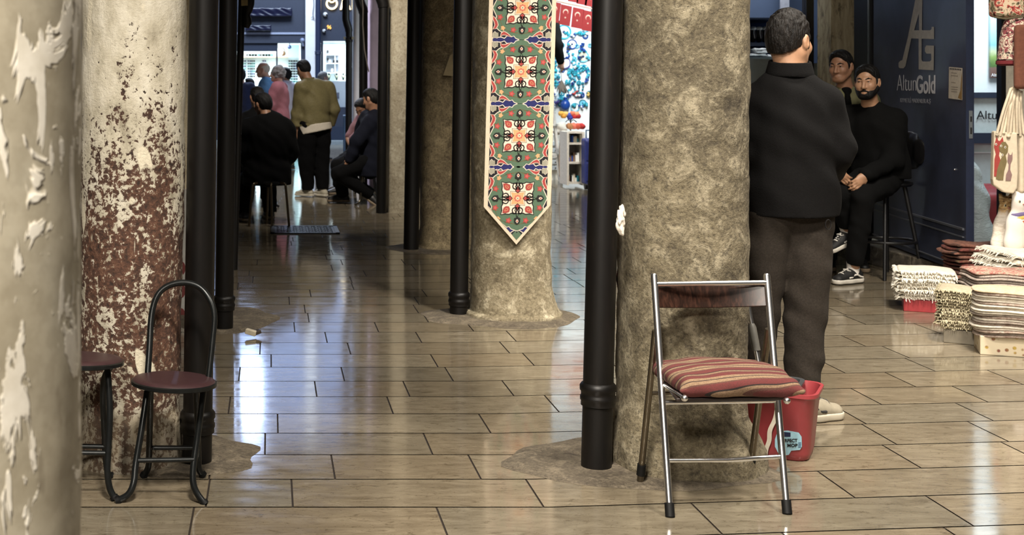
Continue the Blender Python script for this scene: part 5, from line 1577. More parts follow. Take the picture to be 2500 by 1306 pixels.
plate(1423, 138, 14, TQ[2], flat('flowered cream', C(214, 210, 190), .4, var=.25, scale=40), 'cream flowered plate at the upper right of the souvenir wall')
plate(1403, 262, 11, TQ[2], TQ[3], 'pale blue plate low in the middle of the souvenir wall')
plate(1422, 252, 9, TQ[4], TQ[2], 'teal plate low at the right of the souvenir wall')
# heart plaque held by the reaching hand
hp = []
for i in range(24):
    a = 2 * math.pi * i / 24
    hp.append(sp(1376 + 15 * math.sin(a) + 2, 156 - 12 * math.cos(a) + 6 * abs(math.sin(a)) * (-1 if math.cos(a) > 0 else 0), .06))
t = thing('heart_plaque', 'white heart plaque with blue-violet edge under the reaching hand', 'plaque', sp(1376, 172, .06))
put('edge', M().prism(hp, (0, .02, 0)), flat('violet edge', C(70, 70, 150), .4), t, smooth=False)
cc = sum(hp, V()) / len(hp)
put('face', M().prism([cc + (p - cc) * .82 + V((0, -.004, 0)) for p in hp], (0, .01, 0)), TQ[3], t, smooth=False)
# horseshoe
t = thing('horseshoe', 'big turquoise horseshoe studded with beads at the right of the souvenir wall', 'horseshoe', sp(1424, 196))
hs = [sp(1424 + 13 * math.sin(a) * 1.0, 178 - 17 * math.cos(a) * 1.0) for a in [R(-140 + 280 * i / 18) for i in range(19)]]
put('arch', M().tube(hs, .026, 10), TQ[0], t)
for i in range(1, 18, 2): put('bead', M().sphere(hs[i] + V((0, -.026, 0)), .014, 8), TQ[1] if i % 4 == 1 else TQ[3], t)
def strand(u, v0, v1, mt, label, amp=2, r=.02):
    t = thing('bead_strand', label, 'beads', sp(u, v1), SG)
    n = max(3, int((v1 - v0) / 5))
    for i in range(n):
        b = put('bead', M().sphere(sp(u + amp * math.sin(i * 1.7), v0 + (v1 - v0) * i / (n - 1), .03), r * (1.2 if i % 3 == 0 else .9), 8), mt[i % len(mt)], t)
    return t
strand(1388, 108, 160, [TQ[0], TQ[1]], 'dark turquoise bead strand hanging right of the heart plaque')
strand(1399, 132, 170, [TQ[0], TQ[2], TQ[3]], 'turquoise bead strand in the middle of the souvenir wall')
strand(1353, 250, 276, [TQ[1], TQ[4]], 'blue bead strand under the violet flower at the lower left', 1)
strand(1392, 186, 226, [TQ[0], TQ[4]], 'teal tassel of beads beside the grey brush', 3, .024)
strand(1402, 190, 226, [TQ[2], TQ[0]], 'pale turquoise tassel of beads right of the teal one', 3, .024)
strand(1386, 232, 262, [TQ[4], TQ[1]], 'dark teal bead strand above the pale blue plate', 2)
strand(1355, 130, 165, [TQ[4], TQ[0]], 'teal bead strand next to the banner edge', 3, .024)
strand(1413, 205, 220, [TQ[4]], 'short teal charm under the horseshoe, left one', 1)
strand(1423, 203, 218, [TQ[4]], 'short teal charm under the horseshoe, right one', 1)
def cluster(u, v, w, h, n, mt, label, seed, r=.022, name='bead_cluster'):
    rnd = random.Random(seed); t = thing(name, label, 'beads', sp(u, v + h / 2), SG)
    for i in range(n):
        put('bead', M().sphere(sp(u + rnd.uniform(-w / 2, w / 2), v + rnd.uniform(-h / 2, h / 2), rnd.uniform(.02, .07)), r * rnd.uniform(.7, 1.3), 8), mt[rnd.randrange(len(mt))], t)
    return t
cluster(1420, 76, 30, 14, 16, [TQ[2], TQ[0], TQ[3]], 'row of turquoise evil-eye beads under the flags at the right', 1)
cluster(1419, 121, 26, 10, 10, [TQ[0], TQ[1]], 'boat-shaped bunch of blue beads above the cream plate', 2)
cluster(1360, 181, 18, 20, 16, [TQ[0], TQ[4], TQ[2]], 'bunch of turquoise beads left of the brush cord', 3)
cluster(1396, 178, 16, 14, 14, [TQ[0], TQ[2], TQ[4]], 'bunch of turquoise beads under the heart plaque', 4)
cluster(1408, 158, 14, 14, 10, [TQ[0], TQ[3]], 'round bunch of pale beads left of the horseshoe', 5)
cluster(1371, 240, 18, 12, 12, [TQ[0], TQ[2]], 'turquoise bead bunch at the lower left', 6)
cluster(1358, 205, 12, 16, 10, [TQ[4], TQ[0]], 'small teal bead bunch near the banner edge', 7)
cluster(1404, 226, 12, 8, 8, [flat('red bead', C(170, 50, 50), .4), flat('coral bead', C(210, 110, 90), .4)], 'red flower beads, left bunch', 8, .018)
cluster(1411, 235, 14, 8, 8, [flat('red bead', C(170, 50, 50), .4), TQ[3]], 'red and white flower beads, right bunch', 9, .018)
cluster(1418, 228, 8, 8, 6, [TQ[1], TQ[0], flat('green bead', C(60, 120, 80), .4)], 'little green and blue bead ornament', 10, .018)
cluster(1437, 232, 8, 14, 9, [flat('gold bead', C(190, 160, 90), .35, .4)], 'golden ornament beside the dark drainpipe', 11, .02)
cluster(1357, 248, 12, 12, 7, [flat('violet bead', C(110, 100, 180), .4), TQ[3]], 'violet flower ornament at the lower left', 12, .024)
rnd = random.Random(21)
sets = [('teal', [TQ[4], TQ[0]]), ('dark blue', [TQ[1], M_dotb]), ('pale turquoise', [TQ[2], TQ[0]]), ('blue and white', [TQ[1], TQ[3]]), ('turquoise', [TQ[0], TQ[0]]), ('grey-blue', [TQ[1], flat('pewter', C(96, 104, 112), .3, .5)])]
for r_ in range(7):
    for c_ in range(6):
        nm_, ms_ = sets[(r_ * 5 + c_ * 3 + r_ // 2) % 6]
        u, v = 1352 + c_ * 16 + (r_ % 2) * 6 + rnd.uniform(-3, 3), 84 + r_ * 29 + rnd.uniform(-4, 4)
        if rnd.random() < .5: cluster(u, v, 9, 9, 9, ms_, '%s bead charm in row %d below the flags, %s from the banner' % (nm_, r_ + 1, ORDN[c_]), r_ * 10 + c_ + 40, .017, 'bead_charm')
        else:
            t = thing('eye_charm', '%s ring charm in row %d below the flags, %s from the banner' % (nm_, r_ + 1, ORDN[c_]), 'charm', sp(u, v + 5), SG)
            q_ = rnd.uniform(3.5, 6) * YS / F
            put('ring', M().tube([sp(u, v, .02) + V((q_ * math.cos(a), 0, q_ * math.sin(a))) for a in [2 * math.pi * k / 16 for k in range(16)]], q_ * .32, 8, closed=True), ms_[0], t)
            put('centre', M().sphere(sp(u, v, .02), q_ * .4, 8), ms_[1], t)
put('pomegranate', M().sphere(sp(1380, 256, .1), (.08, .06, .085)).tube([sp(1380, 244, .1), sp(1382, 238, .1)], [.02, .035], 8), TQ[1], label='dark blue glass pomegranate low on the souvenir wall', cat='ornament')
# hanging grey brush
t = thing('feather_brush', 'grey feather brush hanging on a cord before the souvenir wall', 'brush', sp(1374, 228, .4))
put('cord', M().tube([sp(1369, 172, .4), sp(1371, 196, .4)], .006, 6), flat('grey cord', C(110, 104, 96), .8), t)
m = M()
rnd = random.Random(4)
for i in range(60):
    a = rnd.uniform(0, 6.28); k_ = rnd.uniform(.2, 1)
    m.tube([sp(1371, 196, .4), sp(1371 + 9 * math.cos(a) * k_, 212, .4 + .06 * math.sin(a)), sp(1372 + 15 * math.cos(a) * k_, 226 + rnd.uniform(-4, 3), .4 + .1 * math.sin(a))], [.012, .012, .004], 4)
o = put('bristles', m, flat('grey feathers', C(92, 84, 76), .9), t); o['kind'] = 'stuff'
# string of little flags
M_flag, M_fw = flat('flag red', C(128, 24, 32), .7, var=.05), flat('flag white', C(190, 168, 160), .7)
def flag(u, v, lab, k=1.0):
    t = thing('small_flag', lab, 'flag', P(u, v + 54 * k, 17.0), 'string of little flags')
    q = lambda x, y, d=0: P(u + x * k, v + y * k, 17.0) + V((0, -d, 0))
    put('cloth', M().prism([q(0, 0), q(27, 6), q(21, 54), q(-5, 49)], (0, .004, 0)), M_flag, t, smooth=False)
    cres = []
    for a in [R(-215 + 250 * i / 14) for i in range(15)]: cres.append(q(11 + 6.6 * math.cos(a), 19 + 7 * math.sin(a), .002))
    for a in [R(35 - 250 * i / 14) for i in range(15)]: cres.append(q(11 + 5.2 * math.cos(a), 21 + 5.6 * math.sin(a), .002))
    put('crescent', M().poly(cres), M_fw, t, smooth=False)
    st = [q(10 + (3 if i % 2 == 0 else 1.2) * math.sin(R(36 * i)), 33 - (3 if i % 2 == 0 else 1.2) * math.cos(R(36 * i)), .002) for i in range(10)]
    put('star', M().poly(st), M_fw, t, smooth=False)
for i, (u, v) in enumerate(((1343, 2), (1370, 10), (1399, 17), (1425, 24))):
    flag(u, v, 'little red flag with white crescent and star, %s along the lower string' % ORDN[i])
for i, (u, v) in enumerate(((1391, -44), (1412, -38), (1432, -33))):
    flag(u, v, 'little red flag cut off by the top edge, %s along the upper string' % ORDN[i], .95)
put('flag_string', M().tube([P(1320, -6, 17.02), P(1380, 7, 17.02), P(1460, 24, 17.02)], .012, 6), M_fw, label='white string carrying the lower row of little flags', cat='string')
# white shelf unit, suitcase, ladder, baskets
t = thing('shelf_unit', 'white open shelf unit full of small goods below the souvenir wall', 'shelf', (X(1405, 17.8), 17.9, 0))
x0, x1 = X(1382, 17.8), X(1425, 17.8)
zt = Z(322, 17.8)
M_shelfw = flat('white laminate', C(222, 218, 208), .5)
for xx in (x0, x1 - .03): put('side_panel', M().b2((xx, 17.75, .03), (xx + .03, 18.2, zt)), M_shelfw, t, smooth=False)
for k_, z in enumerate((.05, .33, .60, zt - .02)): put('shelf', M().b2((x0 + .03, 17.75, z), (x1 - .03, 18.2, z + .025)), M_shelfw, t, smooth=False)
put('back_panel', M().b2((x0 + .03, 18.18, .05), (x1 - .03, 18.2, zt)), M_shelfw, t, smooth=False)
rnd = random.Random(12)
cols = [TQ[1], TQ[4], M_black, TQ[3], flat('cream box', C(206, 196, 176), .6), flat('brown box', C(130, 100, 76), .6)]
for k_, z in enumerate((.076, .356, .626)):
    for i in range(6):
        hx_ = rnd.uniform(.05, .13)
        put('souvenir_box', M().box((x0 + .05 + (i + .5) * (x1 - x0 - .1) / 6, 17.9 + rnd.uniform(0, .06), z + hx_ / 2), (.026, .09, hx_)), cols[rnd.randrange(6)], smooth=False,
            label='small boxed souvenir on the %s shelf of the white unit, %s from the left' % (['bottom', 'middle', 'top'][k_], ORDN[i]), cat='box', group='souvenirs on the white unit')
for i, u in enumerate((1391, 1400, 1410, 1420)):
    c = P(u, 308, 17.95); f = Field(c - V((.12, .12, .12)), c + V((.12, .12, .12)), .012)
    f.ell(c, (.05, .06, .045), None, .02).folds(.006, (50, 44, 40), i)
    f.cut((0, 0, zt + .006), (0, 0, -1))
    link('scarf_bundle', f.mesh('scarf_bundle', flat(['tan scarf', 'coral scarf', 'rust scarf', 'red scarf'][i], [C(170, 120, 80), C(206, 110, 90), C(184, 80, 60), C(176, 50, 50)][i], .9)), label='%s scarf bundle on top of the white unit, %s from the left' % (['tan', 'coral', 'rust', 'red'][i], ORDN[i]), cat='scarf', group='scarf bundles')
ts = thing('trinket_stand', 'black wire stand with yellow, blue and red pompoms above the white unit', 'stand', P(1393, 322, 18.3))
put('stem', M().tube([V((X(1393, 18.3), 18.3, zt)), P(1393, 280, 18.3)], .01, 8), M_black, ts)
put('arms', M().tube([P(1381, 298, 18.3), P(1387, 292, 18.3), P(1393, 297, 18.3), P(1400, 292, 18.3), P(1408, 298, 18.3)], .007, 8), M_black, ts)
for i, (u, v, cc_) in enumerate(((1370, 277, C(220, 170, 80)), (1376, 283, C(214, 150, 60)), (1381, 278, C(224, 184, 110)), (1388, 281, C(60, 80, 170)), (1392, 287, C(50, 60, 150)), (1398, 277, C(220, 120, 90)), (1402, 284, C(190, 50, 50)), (1407, 278, C(226, 150, 110)), (1411, 284, C(160, 40, 44)))):
    put('pompom', M().sphere(P(u, v, 18.25), (.045, .045, .04), 10), flat('pompom %d' % i, cc_, .95), ts)
t = thing('suitcase', 'blue suitcase on wheels half hidden by the dark drainpipe', 'suitcase', (X(1437, 17.4), 17.45, 0))
M_case = flat('blue suitcase', C(58, 70, 140), .4)
put('shell', M().b2((X(1426, 17.4), 17.35, .07), (X(1462, 17.4), 17.58, Z(338, 17.4))), M_case, t, bevel=.03, smooth=False)
put('panel', M().b2((X(1431, 17.35), 17.335, .12), (X(1458, 17.35), 17.35, .36)), flat('blue panel', C(44, 54, 120), .4), t, bevel=.006, smooth=False)
put('panel', M().b2((X(1431, 17.35), 17.335, .40), (X(1458, 17.35), 17.35, .66)), flat('blue panel', C(44, 54, 120), .4), t, bevel=.006, smooth=False)
for xx in (X(1431, 17.4), X(1457, 17.4)): put('wheel', M().lathe([(.01, -.02), (.05, -.02), (.05, .02), (.01, .02)], (xx, 17.4, .051), 16, rot=Matrix.Rotation(R(90), 3, 'Y')), M_black, t)
put('trolley_handle', M().tube([P(1431, 340, 17.5), P(1431, 318, 17.5), P(1455, 318, 17.5), P(1455, 340, 17.5)], .012, 8), M_bar, t)
t = thing('step_ladder', 'white step ladder behind the edge of the banner', 'ladder', (X(1352, 18.6), 18.7, 0))
for (ua, va, ub, vb, Y_) in ((1339, 255, 1371, 400, 18.5), (1345, 290, 1366, 396, 18.9)):
    a_, b_ = P(ub, 0, Y_), P(ua, 0, Y_)
    a_.z = 0; b_.z = Z(va, Y_) + .55
    put('rail', M().tube([a_, b_ + (b_ - a_) * .12], .022, 8), flat('white ladder', C(214, 214, 210), .4), t)
    for s in (.25, .5, .75): put('rung', M().box(a_ + (b_ - a_) * s + V((-.12, 0, 0)), (.30, .06, .025)), flat('white ladder', C(214, 214, 210), .4), t, smooth=False)
# white drawers at the left and hanging fringed scarves
t = thing('drawer_cabinet', 'white cabinet of small drawers beside the ladder in the souvenir shop', 'cabinet', (X(1345, 19), 19.1, 0))
put('body', M().b2((X(1310, 19.2), 19.2, 0), (X(1369, 19.2), 19.6, Z(330, 19.2))), M_shelfw, t, smooth=False)
for v in (345, 361, 376, 390, 404):
    d_ = put('drawer', M().b2((X(1345, 19.19), 19.17, Z(v + 11, 19.19)), (X(1367, 19.19), 19.2, Z(v, 19.19))), TQ[3], t, bevel=.004, smooth=False)
    put('knob', M().sphere((X(1356, 19.16), 19.155, Z(v + 6, 19.17)), .012, 8), M_black, d_)
f = Field(P(1365, 330, 18.7) - V((.2, .2, .2)), P(1365, 285, 18.7) + V((.2, .2, .2)), .014)
for i in range(7): f.ell(P(1360 + i * 2.5, 322 - (i * 7) % 18, 18.7 + .03 * (i % 2)), (.06, .06, .05), None, .03)
link('plush_pile', f.mesh('plush_pile', flat('white plush', C(226, 218, 206), .95)), label='white plush bundle on the drawers left of the shelf unit', cat='plush')
for i, u in enumerate((1372, 1378)):
    m = M()
    for k_ in range(7): m.tube([P(u - 4 + k_ * 1.3, 338, 18.2 + .01 * (k_ % 3)), P(u - 5 + k_ * 1.5, 380, 18.2 + .01 * (k_ % 2)), P(u - 6 + k_ * 1.7, 432, 18.2)], [.012, .014, .006], 5)
    o = put('fringed_scarf', m, [weave('shawl', [C(70, 52, 44), C(150, 120, 96), C(190, 170, 140), C(120, 60, 50)], 30), flat('straw fringe', C(196, 182, 138), .9)][0], label='fringed brown scarf hanging beside the white unit, ' + ['left', 'right'][i] + ' of two', cat='scarf')
# ------------------------------------------------------------------ people
def skin_mat(name, col, red=.12):
    g = G(name)
    nz = g.noise(30, 5, .6)
    g.set(Base_Color=g.ramp(nz, [(.3, tuple(x * .82 for x in col[:3]) + (1,)), (.7, col)]), Roughness=.5, Subsurface_Weight=.08, Subsurface_Radius=(.02, .008, .004))
    g.bump(g.noise(180, 4, .6), .12, .002)
    return g.m
SK1, SK2, SK3 = skin_mat('olive skin', C(176, 134, 104)), skin_mat('tan skin', C(160, 118, 92)), skin_mat('fair skin', C(206, 160, 140))
def cloth(name, col, scale=90, var=.2, rough=.92, bump=.4, sheen=.0):
    g = G(name)
    nz = g.noise(scale, 5, .7); big = g.noise(4, 4, .6)
    f = g.math('ADD', g.math('MULTIPLY', nz, .6), g.math('MULTIPLY', big, .4))
    g.set(Base_Color=g.ramp(f, [(.32, tuple(x * (1 - var) for x in col[:3]) + (1,)), (.68, tuple(min(1, x * (1 + var)) for x in col[:3]) + (1,))]), Roughness=rough, Specular_IOR_Level=.15)
    if sheen: g.set(Sheen_Weight=sheen, Sheen_Roughness=.5)
    g.bump(g.noise(scale * 1.6, 3, .7), bump, .003)
    return g.m
def hair_mat(name, col, lite):
    g = G(name)
    w = g.noise(60, 4, .6, g.co('Object', (1.6, 1, .5)), 1.5)
    g.set(Base_Color=g.ramp(w, [(.35, col), (.7, lite)]), Roughness=.5, Specular_IOR_Level=.3)
    g.bump(w, .9, .008)
    return g.m
H_black = hair_mat('black brown hair', C(9, 7, 6), C(30, 24, 19))
H_dark = hair_mat('black hair', C(6, 5, 5), C(18, 15, 13))
H_grey = hair_mat('grey curly hair', C(96, 92, 92), C(176, 170, 166))
H_white = hair_mat('thin white hair', C(180, 170, 160), C(220, 210, 200))
M_eyew = flat('eye white', C(150, 138, 128), .3, var=.02)
M_iris = flat('dark iris', C(26, 18, 12), .15, var=.02)
M_lip = flat('lip', C(140, 86, 74), .5, var=.05)

def frame(front, up=(0, 0, 1)):
    """rows: right, front, up"""
    f = V(front).normalized(); u = V(up).normalized()
    r = f.cross(u).normalized(); u = r.cross(f).normalized()
    return r, f, u

def stand(base, yaw, H=1.75, **over):
    """joints of a standing figure facing local +Y turned by yaw about z"""
    k = H / 1.75
    T = dict(pelvis=(0, 0, .95), chest=(0, .0, 1.27), neck=(0, -.01, 1.475), head=(0, .025, 1.625),
             shR=(.185, -.005, 1.415), elR=(.245, -.04, 1.13), wrR=(.255, .05, .89), shL=(-.185, -.005, 1.415), elL=(-.245, -.04, 1.13), wrL=(-.255, .05, .89),
             hipR=(.095, 0, .92), knR=(.11, .02, .50), anR=(.115, -.03, .085), hipL=(-.095, 0, .92), knL=(-.11, .02, .50), anL=(-.115, -.03, .085))
    return finish(T, base, yaw, k, over)
def sit(base, yaw, seat, H=1.75, **over):
    s = seat + .10
    T = dict(pelvis=(0, -.02, s), chest=(0, -.02, s + .33), neck=(0, .0, s + .535), head=(0, .04, s + .685),
             shR=(.185, 0, s + .475), elR=(.24, .08, s + .21), wrR=(.12, .27, s + .10), shL=(-.185, 0, s + .475), elL=(-.24, .08, s + .21), wrL=(-.12, .27, s + .10),
             hipR=(.095, .02, s - .02), knR=(.14, .43, s + .0), anR=(.14, .40, .085), hipL=(-.095, .02, s - .02), knL=(-.14, .43, s + .0), anL=(-.14, .40, .085))
    return finish(T, base, yaw, 1.0, over)
def finish(T, base, yaw, k, over):
    c, s = math.cos(yaw), math.sin(yaw)
    tw = lambda p: V((base[0] + (p[0] * c - p[1] * s) * k, base[1] + (p[0] * s + p[1] * c) * k, (base[2] if len(base) > 2 else 0) + p[2] * k))
    J = {n: tw(p) for n, p in T.items()}
    J['face'] = V((-s, c, 0)); J['footR'] = V((-s, c, 0)); J['footL'] = V((-s, c, 0))
    J['base'] = V((base[0], base[1], 0)); J['k'] = k; J['yaw'] = yaw
    for n, p in over.items():
        if n in ('face', 'footR', 'footL', 'palmR', 'palmL', 'fingR', 'fingL'):
            J[n] = V((p[0] * c - p[1] * s, p[0] * s + p[1] * c, p[2])).normalized() if not isinstance(p, Vector) else p.normalized()
        elif isinstance(p, Vector): J[n] = p
        else: J[n] = tw(p)
    return J

def hand(f, wr, el, k, fing=None, palm=None, side=1, curl=.5):
    d = V(fing) if fing is not None else (wr - el).normalized()
    n = V(palm) if palm is not None else d.orthogonal()
    n = (n - d * n.dot(d)).normalized()
    c = d.cross(n) * side                                # towards the thumb
    pc = wr + d * .048 * k
    f.ell(pc, (.048 * k, .038 * k, .018 * k), (d, c, n), .015)
    f.cone(wr - d * .03, wr + d * .02, .026 * k, .026 * k, .02)
    for i, L in enumerate((.072, .082, .077, .060)):
        o = (.028 - .0185 * i) * k
        p = wr + d * (.088 - .006 * abs(i - 1.2)) * k + c * o
        dd = d.copy(); a = curl * (.7 + .12 * i)
        rr = [.0088, .0082, .0074, .0064]
        for sgm in range(3):
            ang = a * (.7, 1.0, .7)[sgm]
            dd = (dd * math.cos(ang) + (n - dd * n.dot(dd)).normalized() * math.sin(ang)).normalized()
            q = p + dd * L * k * (.44, .32, .26)[sgm]
            f.cone(p, q, rr[sgm] * k, rr[sgm + 1] * k, .005)
            p = q
    p = wr + d * .03 * k + c * .030 * k
    q = p + (d * .6 + c * .55 + n * .45).normalized() * .040 * k
    f.cone(p, q, .0125 * k, .0100 * k, .012)
    q2 = q + (d * .85 + n * .5).normalized() * .034 * k
    f.cone(q, q2, .0100 * k, .0078 * k, .005)

def head_shape(f, hd, fr, k, neck, jaw=1.0, fine=True):
    r, fw, u = fr
    A = (r, fw, u)
    at = lambda x, y, z: hd + (r * x + fw * y + u * z) * k
    E = lambda c, rad, kk=.02, op='add': f.ell(at(*c), tuple(q * k for q in rad), A, kk, op)
    E((0, -.010, .018), (.076, .096, .094), 0)
    E((0, .028, -.045), (.063, .062, .080), .03)
    E((0, .058, -.100), (.034 * jaw, .030, .022), .03)
    for s in (-1, 1):
        f.cone(at(s * .056, .0, -.055), at(s * .022, .06, -.103), .022 * k * jaw, .018 * k, .03)
        E((s * .041, .064, -.034), (.022, .022, .022), .03)
        f.cone(at(s * .034, .080, .019), at(0, .090, .015), .011 * k, .010 * k, .02)
        E((s * .082, -.006, -.012), (.011, .021, .033), .008)
        if fine:
            E((s * .031, .101, -.003), (.017, .015, .0115), .010, 'sub')
            E((s * .089, .0, -.010), (.006, .010, .018), .005, 'sub')
            E((s * .012, .097, -.047), (.0085, .010, .008), .006)
            f.chain([at(s * .046, .078, -.001), at(s * .038, .0905, .0055), at(s * .028, .0945, .0065), at(s * .018, .088, .001)], [.0050 * k] * 4, .004)
            f.chain([at(s * .045, .078, -.004), at(s * .032, .090, -.0105), at(s * .018, .087, -.004)], [.003 * k] * 3, .004)
    f.cone(at(0, .090, .002), at(0, .112, -.043), .009 * k, .0125 * k, .012)
    if fine:
        f.chain([at(-.027, .080, -.078), at(-.010, .090, -.0755), at(0, .091, -.0765), at(.010, .090, -.0755), at(.027, .080, -.078)], [.004, .0055, .0055, .0055, .004], .008)
        f.chain([at(-.024, .080, -.082), at(0, .0905, -.0865), at(.024, .080, -.082)], [.0045, .0068, .0045], .008)
    f.cone(at(0, -.025, -.06), neck, .054 * k, .060 * k, .03)
    return at

def person(name_label, J, top=None, trousers=None, shoes=None, skin=SK1, hair=None, h=.006, hg=.009, face=True, beard=None, curlR=.5, curlL=.5, group=None, bald=False, hair_style='short', jaw=1.0, extra=None, folds=1.0, fineface=True, cat='person'):
    k = J['k']
    root = thing('person', name_label, cat, J['base'], group)
    pts = [J[n] for n in ('pelvis', 'head', 'shR', 'elR', 'wrR', 'shL', 'elL', 'wrL', 'knR', 'anR', 'knL', 'anL')]
    lo = V([min(p[i] for p in pts) for i in range(3)]) - V((.30, .30, .12)); hi = V([max(p[i] for p in pts) for i in range(3)]) + V((.30, .30, .2))
    lo.z = max(lo.z, -.03)
    rt = (J['shR'] - J['shL']).normalized(); up = (J['neck'] - J['pelvis']).normalized()
    fr = up.cross(rt).normalized(); rt = fr.cross(up)
    A = (rt, fr, up)
    def torso(f, t=0.0, kk=.06):
        f.ell(J['pelvis'] + up * .0, ((.165 + t) * k, (.118 + t) * k, (.13 + t) * k), A, kk)
        mid = J['pelvis'].lerp(J['chest'], .5)
        f.ell(mid, ((.150 + t) * k, (.112 + t) * k, (.19 + t) * k), A, kk)
        f.ell(J['chest'], ((.168 + t) * k, (.122 + t) * k, (.19 + t) * k), A, kk)
        for s_ in (1, -1):
            sh_ = J['shR' if s_ > 0 else 'shL'] - rt * .025 * s_
            f.cone(sh_ - up * max(0, t - .03) * .9, J['neck'] - up * .035 + rt * .03 * s_, (.052 + t * .8) * k, (.040 + t * .7) * k, .04)
        f.cone(J['shR'] - rt * .05 - up * .02, J['shL'] + rt * .05 - up * .02, (.058 + t * .8) * k, (.058 + t * .8) * k, .05)
    f = Field(lo, hi, h)
    torso(f)
    for s in 'RL':
        f.chain([J['sh' + s], J['el' + s], J['wr' + s]], [.054 * k, .040 * k, .026 * k], .03)
        f.cone(J['el' + s].lerp(J['wr' + s], .15), J['el' + s].lerp(J['wr' + s], .55), .043 * k, .036 * k, .03)
        f.chain([J['hip' + s], J['kn' + s], J['an' + s]], [.086 * k, .056 * k, .038 * k], .04)
        f.cone(J['kn' + s].lerp(J['an' + s], .15), J['kn' + s].lerp(J['an' + s], .5), .055 * k, .046 * k, .03)
        ft = J['foot' + s]
        a = J['an' + s]; side = ft.cross(V((0, 0, 1)))
        f.cone(a - ft * .035 + V((0, 0, -.045)) * k, a + ft * .13 * k + V((0, 0, -.055)) * k, .034 * k, .030 * k, .03)
    hf = frame(J['face'], J.get('headup', (0, 0, 1)))
    at = head_shape(f, J['head'], hf, k, J['neck'], jaw, face)
    for s, sd, cu in (('R', 1, curlR), ('L', -1, curlL)):
        pn = J.get('palm' + s)
        if pn is None: pn = -rt * (1 if s == 'R' else -1)
        hand(f, J['wr' + s], J['el' + s], k, J.get('fing' + s), pn, -sd, cu)
    link('body', f.mesh('body', skin), root)
    # eyes and brows
    if face:
        gz = J.get('gaze', hf[1]); gz = V(gz).normalized()
        for s in (-1, 1):
            ec = at(s * .031, .0780, -.0025)
            e = put('eye', M().sphere(ec, .0128 * k, 14), M_eyew, root)
            put('iris', M().sphere(ec + gz * .0066 * k, .0076 * k, 12), M_iris, e)
            if fineface:
                fb_ = Field(at(0, .09, .02) - V((.09, .09, .05)), at(0, .09, .02) + V((.09, .09, .05)), .003)
                fb_.chain([at(s * .014, .0985, .0165), at(s * .032, .0945, .0235), at(s * .050, .078, .0175)], [.0042, .0048, .0026], .004)
                link('eyebrow', fb_.mesh('eyebrow', H_dark), root)
        if fineface:
            fl = Field(at(0, .09, -.08) - V((.06, .06, .04)), at(0, .09, -.08) + V((.06, .06, .04)), .0025)
            fl.chain([at(-.026, .0825, -.0785), at(-.009, .0935, -.0760), at(0, .0940, -.077), at(.009, .0935, -.0760), at(.026, .0825, -.0785)], [.002, .0034, .0034, .0034, .002], .003)
            fl.chain([at(-.022, .083, -.082), at(0, .0945, -.0860), at(.022, .083, -.082)], [.002, .0042, .002], .003)
            link('lips', fl.mesh('lips', M_lip), root)
    if beard is not None:
        B = Field(at(0, .03, -.06) - V((.13, .13, .12)), at(0, .03, -.06) + V((.13, .13, .12)), .004)
        B.ell(at(0, .029, -.048), (.0655 * k, .066 * k, .083 * k), hf, .0).ell(at(0, .058, -.101), (.038 * k, .036 * k, .028 * k), hf, .03)
        for s in (-1, 1):
            B.cone(at(s * .058, .0, -.055), at(s * .024, .06, -.103), .0265 * k, .022 * k, .03)
            B.cone(at(s * .067, .004, -.03), at(s * .067, .002, .02), .009 * k, .006 * k, .015)
        up_ = hf[2]; cutn = (up_ * 1.0 - hf[1] * .62)
        B.ell(at(0, .085, -.045), (.040 * k, .05 * k, .034 * k), hf, .012, 'sub')
        for s in (-1, 1): B.ell(at(s * .038, .075, -.022), (.034 * k, .05 * k, .036 * k), hf, .012, 'sub')
        B.ell(at(0, .102, -.081), (.022 * k, .03 * k, .010 * k), hf, .006, 'sub')
        B.cone(at(-.024, .088, -.074), at(0, .0985, -.066), .006 * k, .0075 * k, .006).cone(at(.024, .088, -.074), at(0, .0985, -.066), .006 * k, .0075 * k, .006)
        B.cut(at(0, -.012, -.05), -hf[1])
        B.folds(.0008, (300, 270, 330), 3)
        link('beard', B.mesh('beard', beard), root)
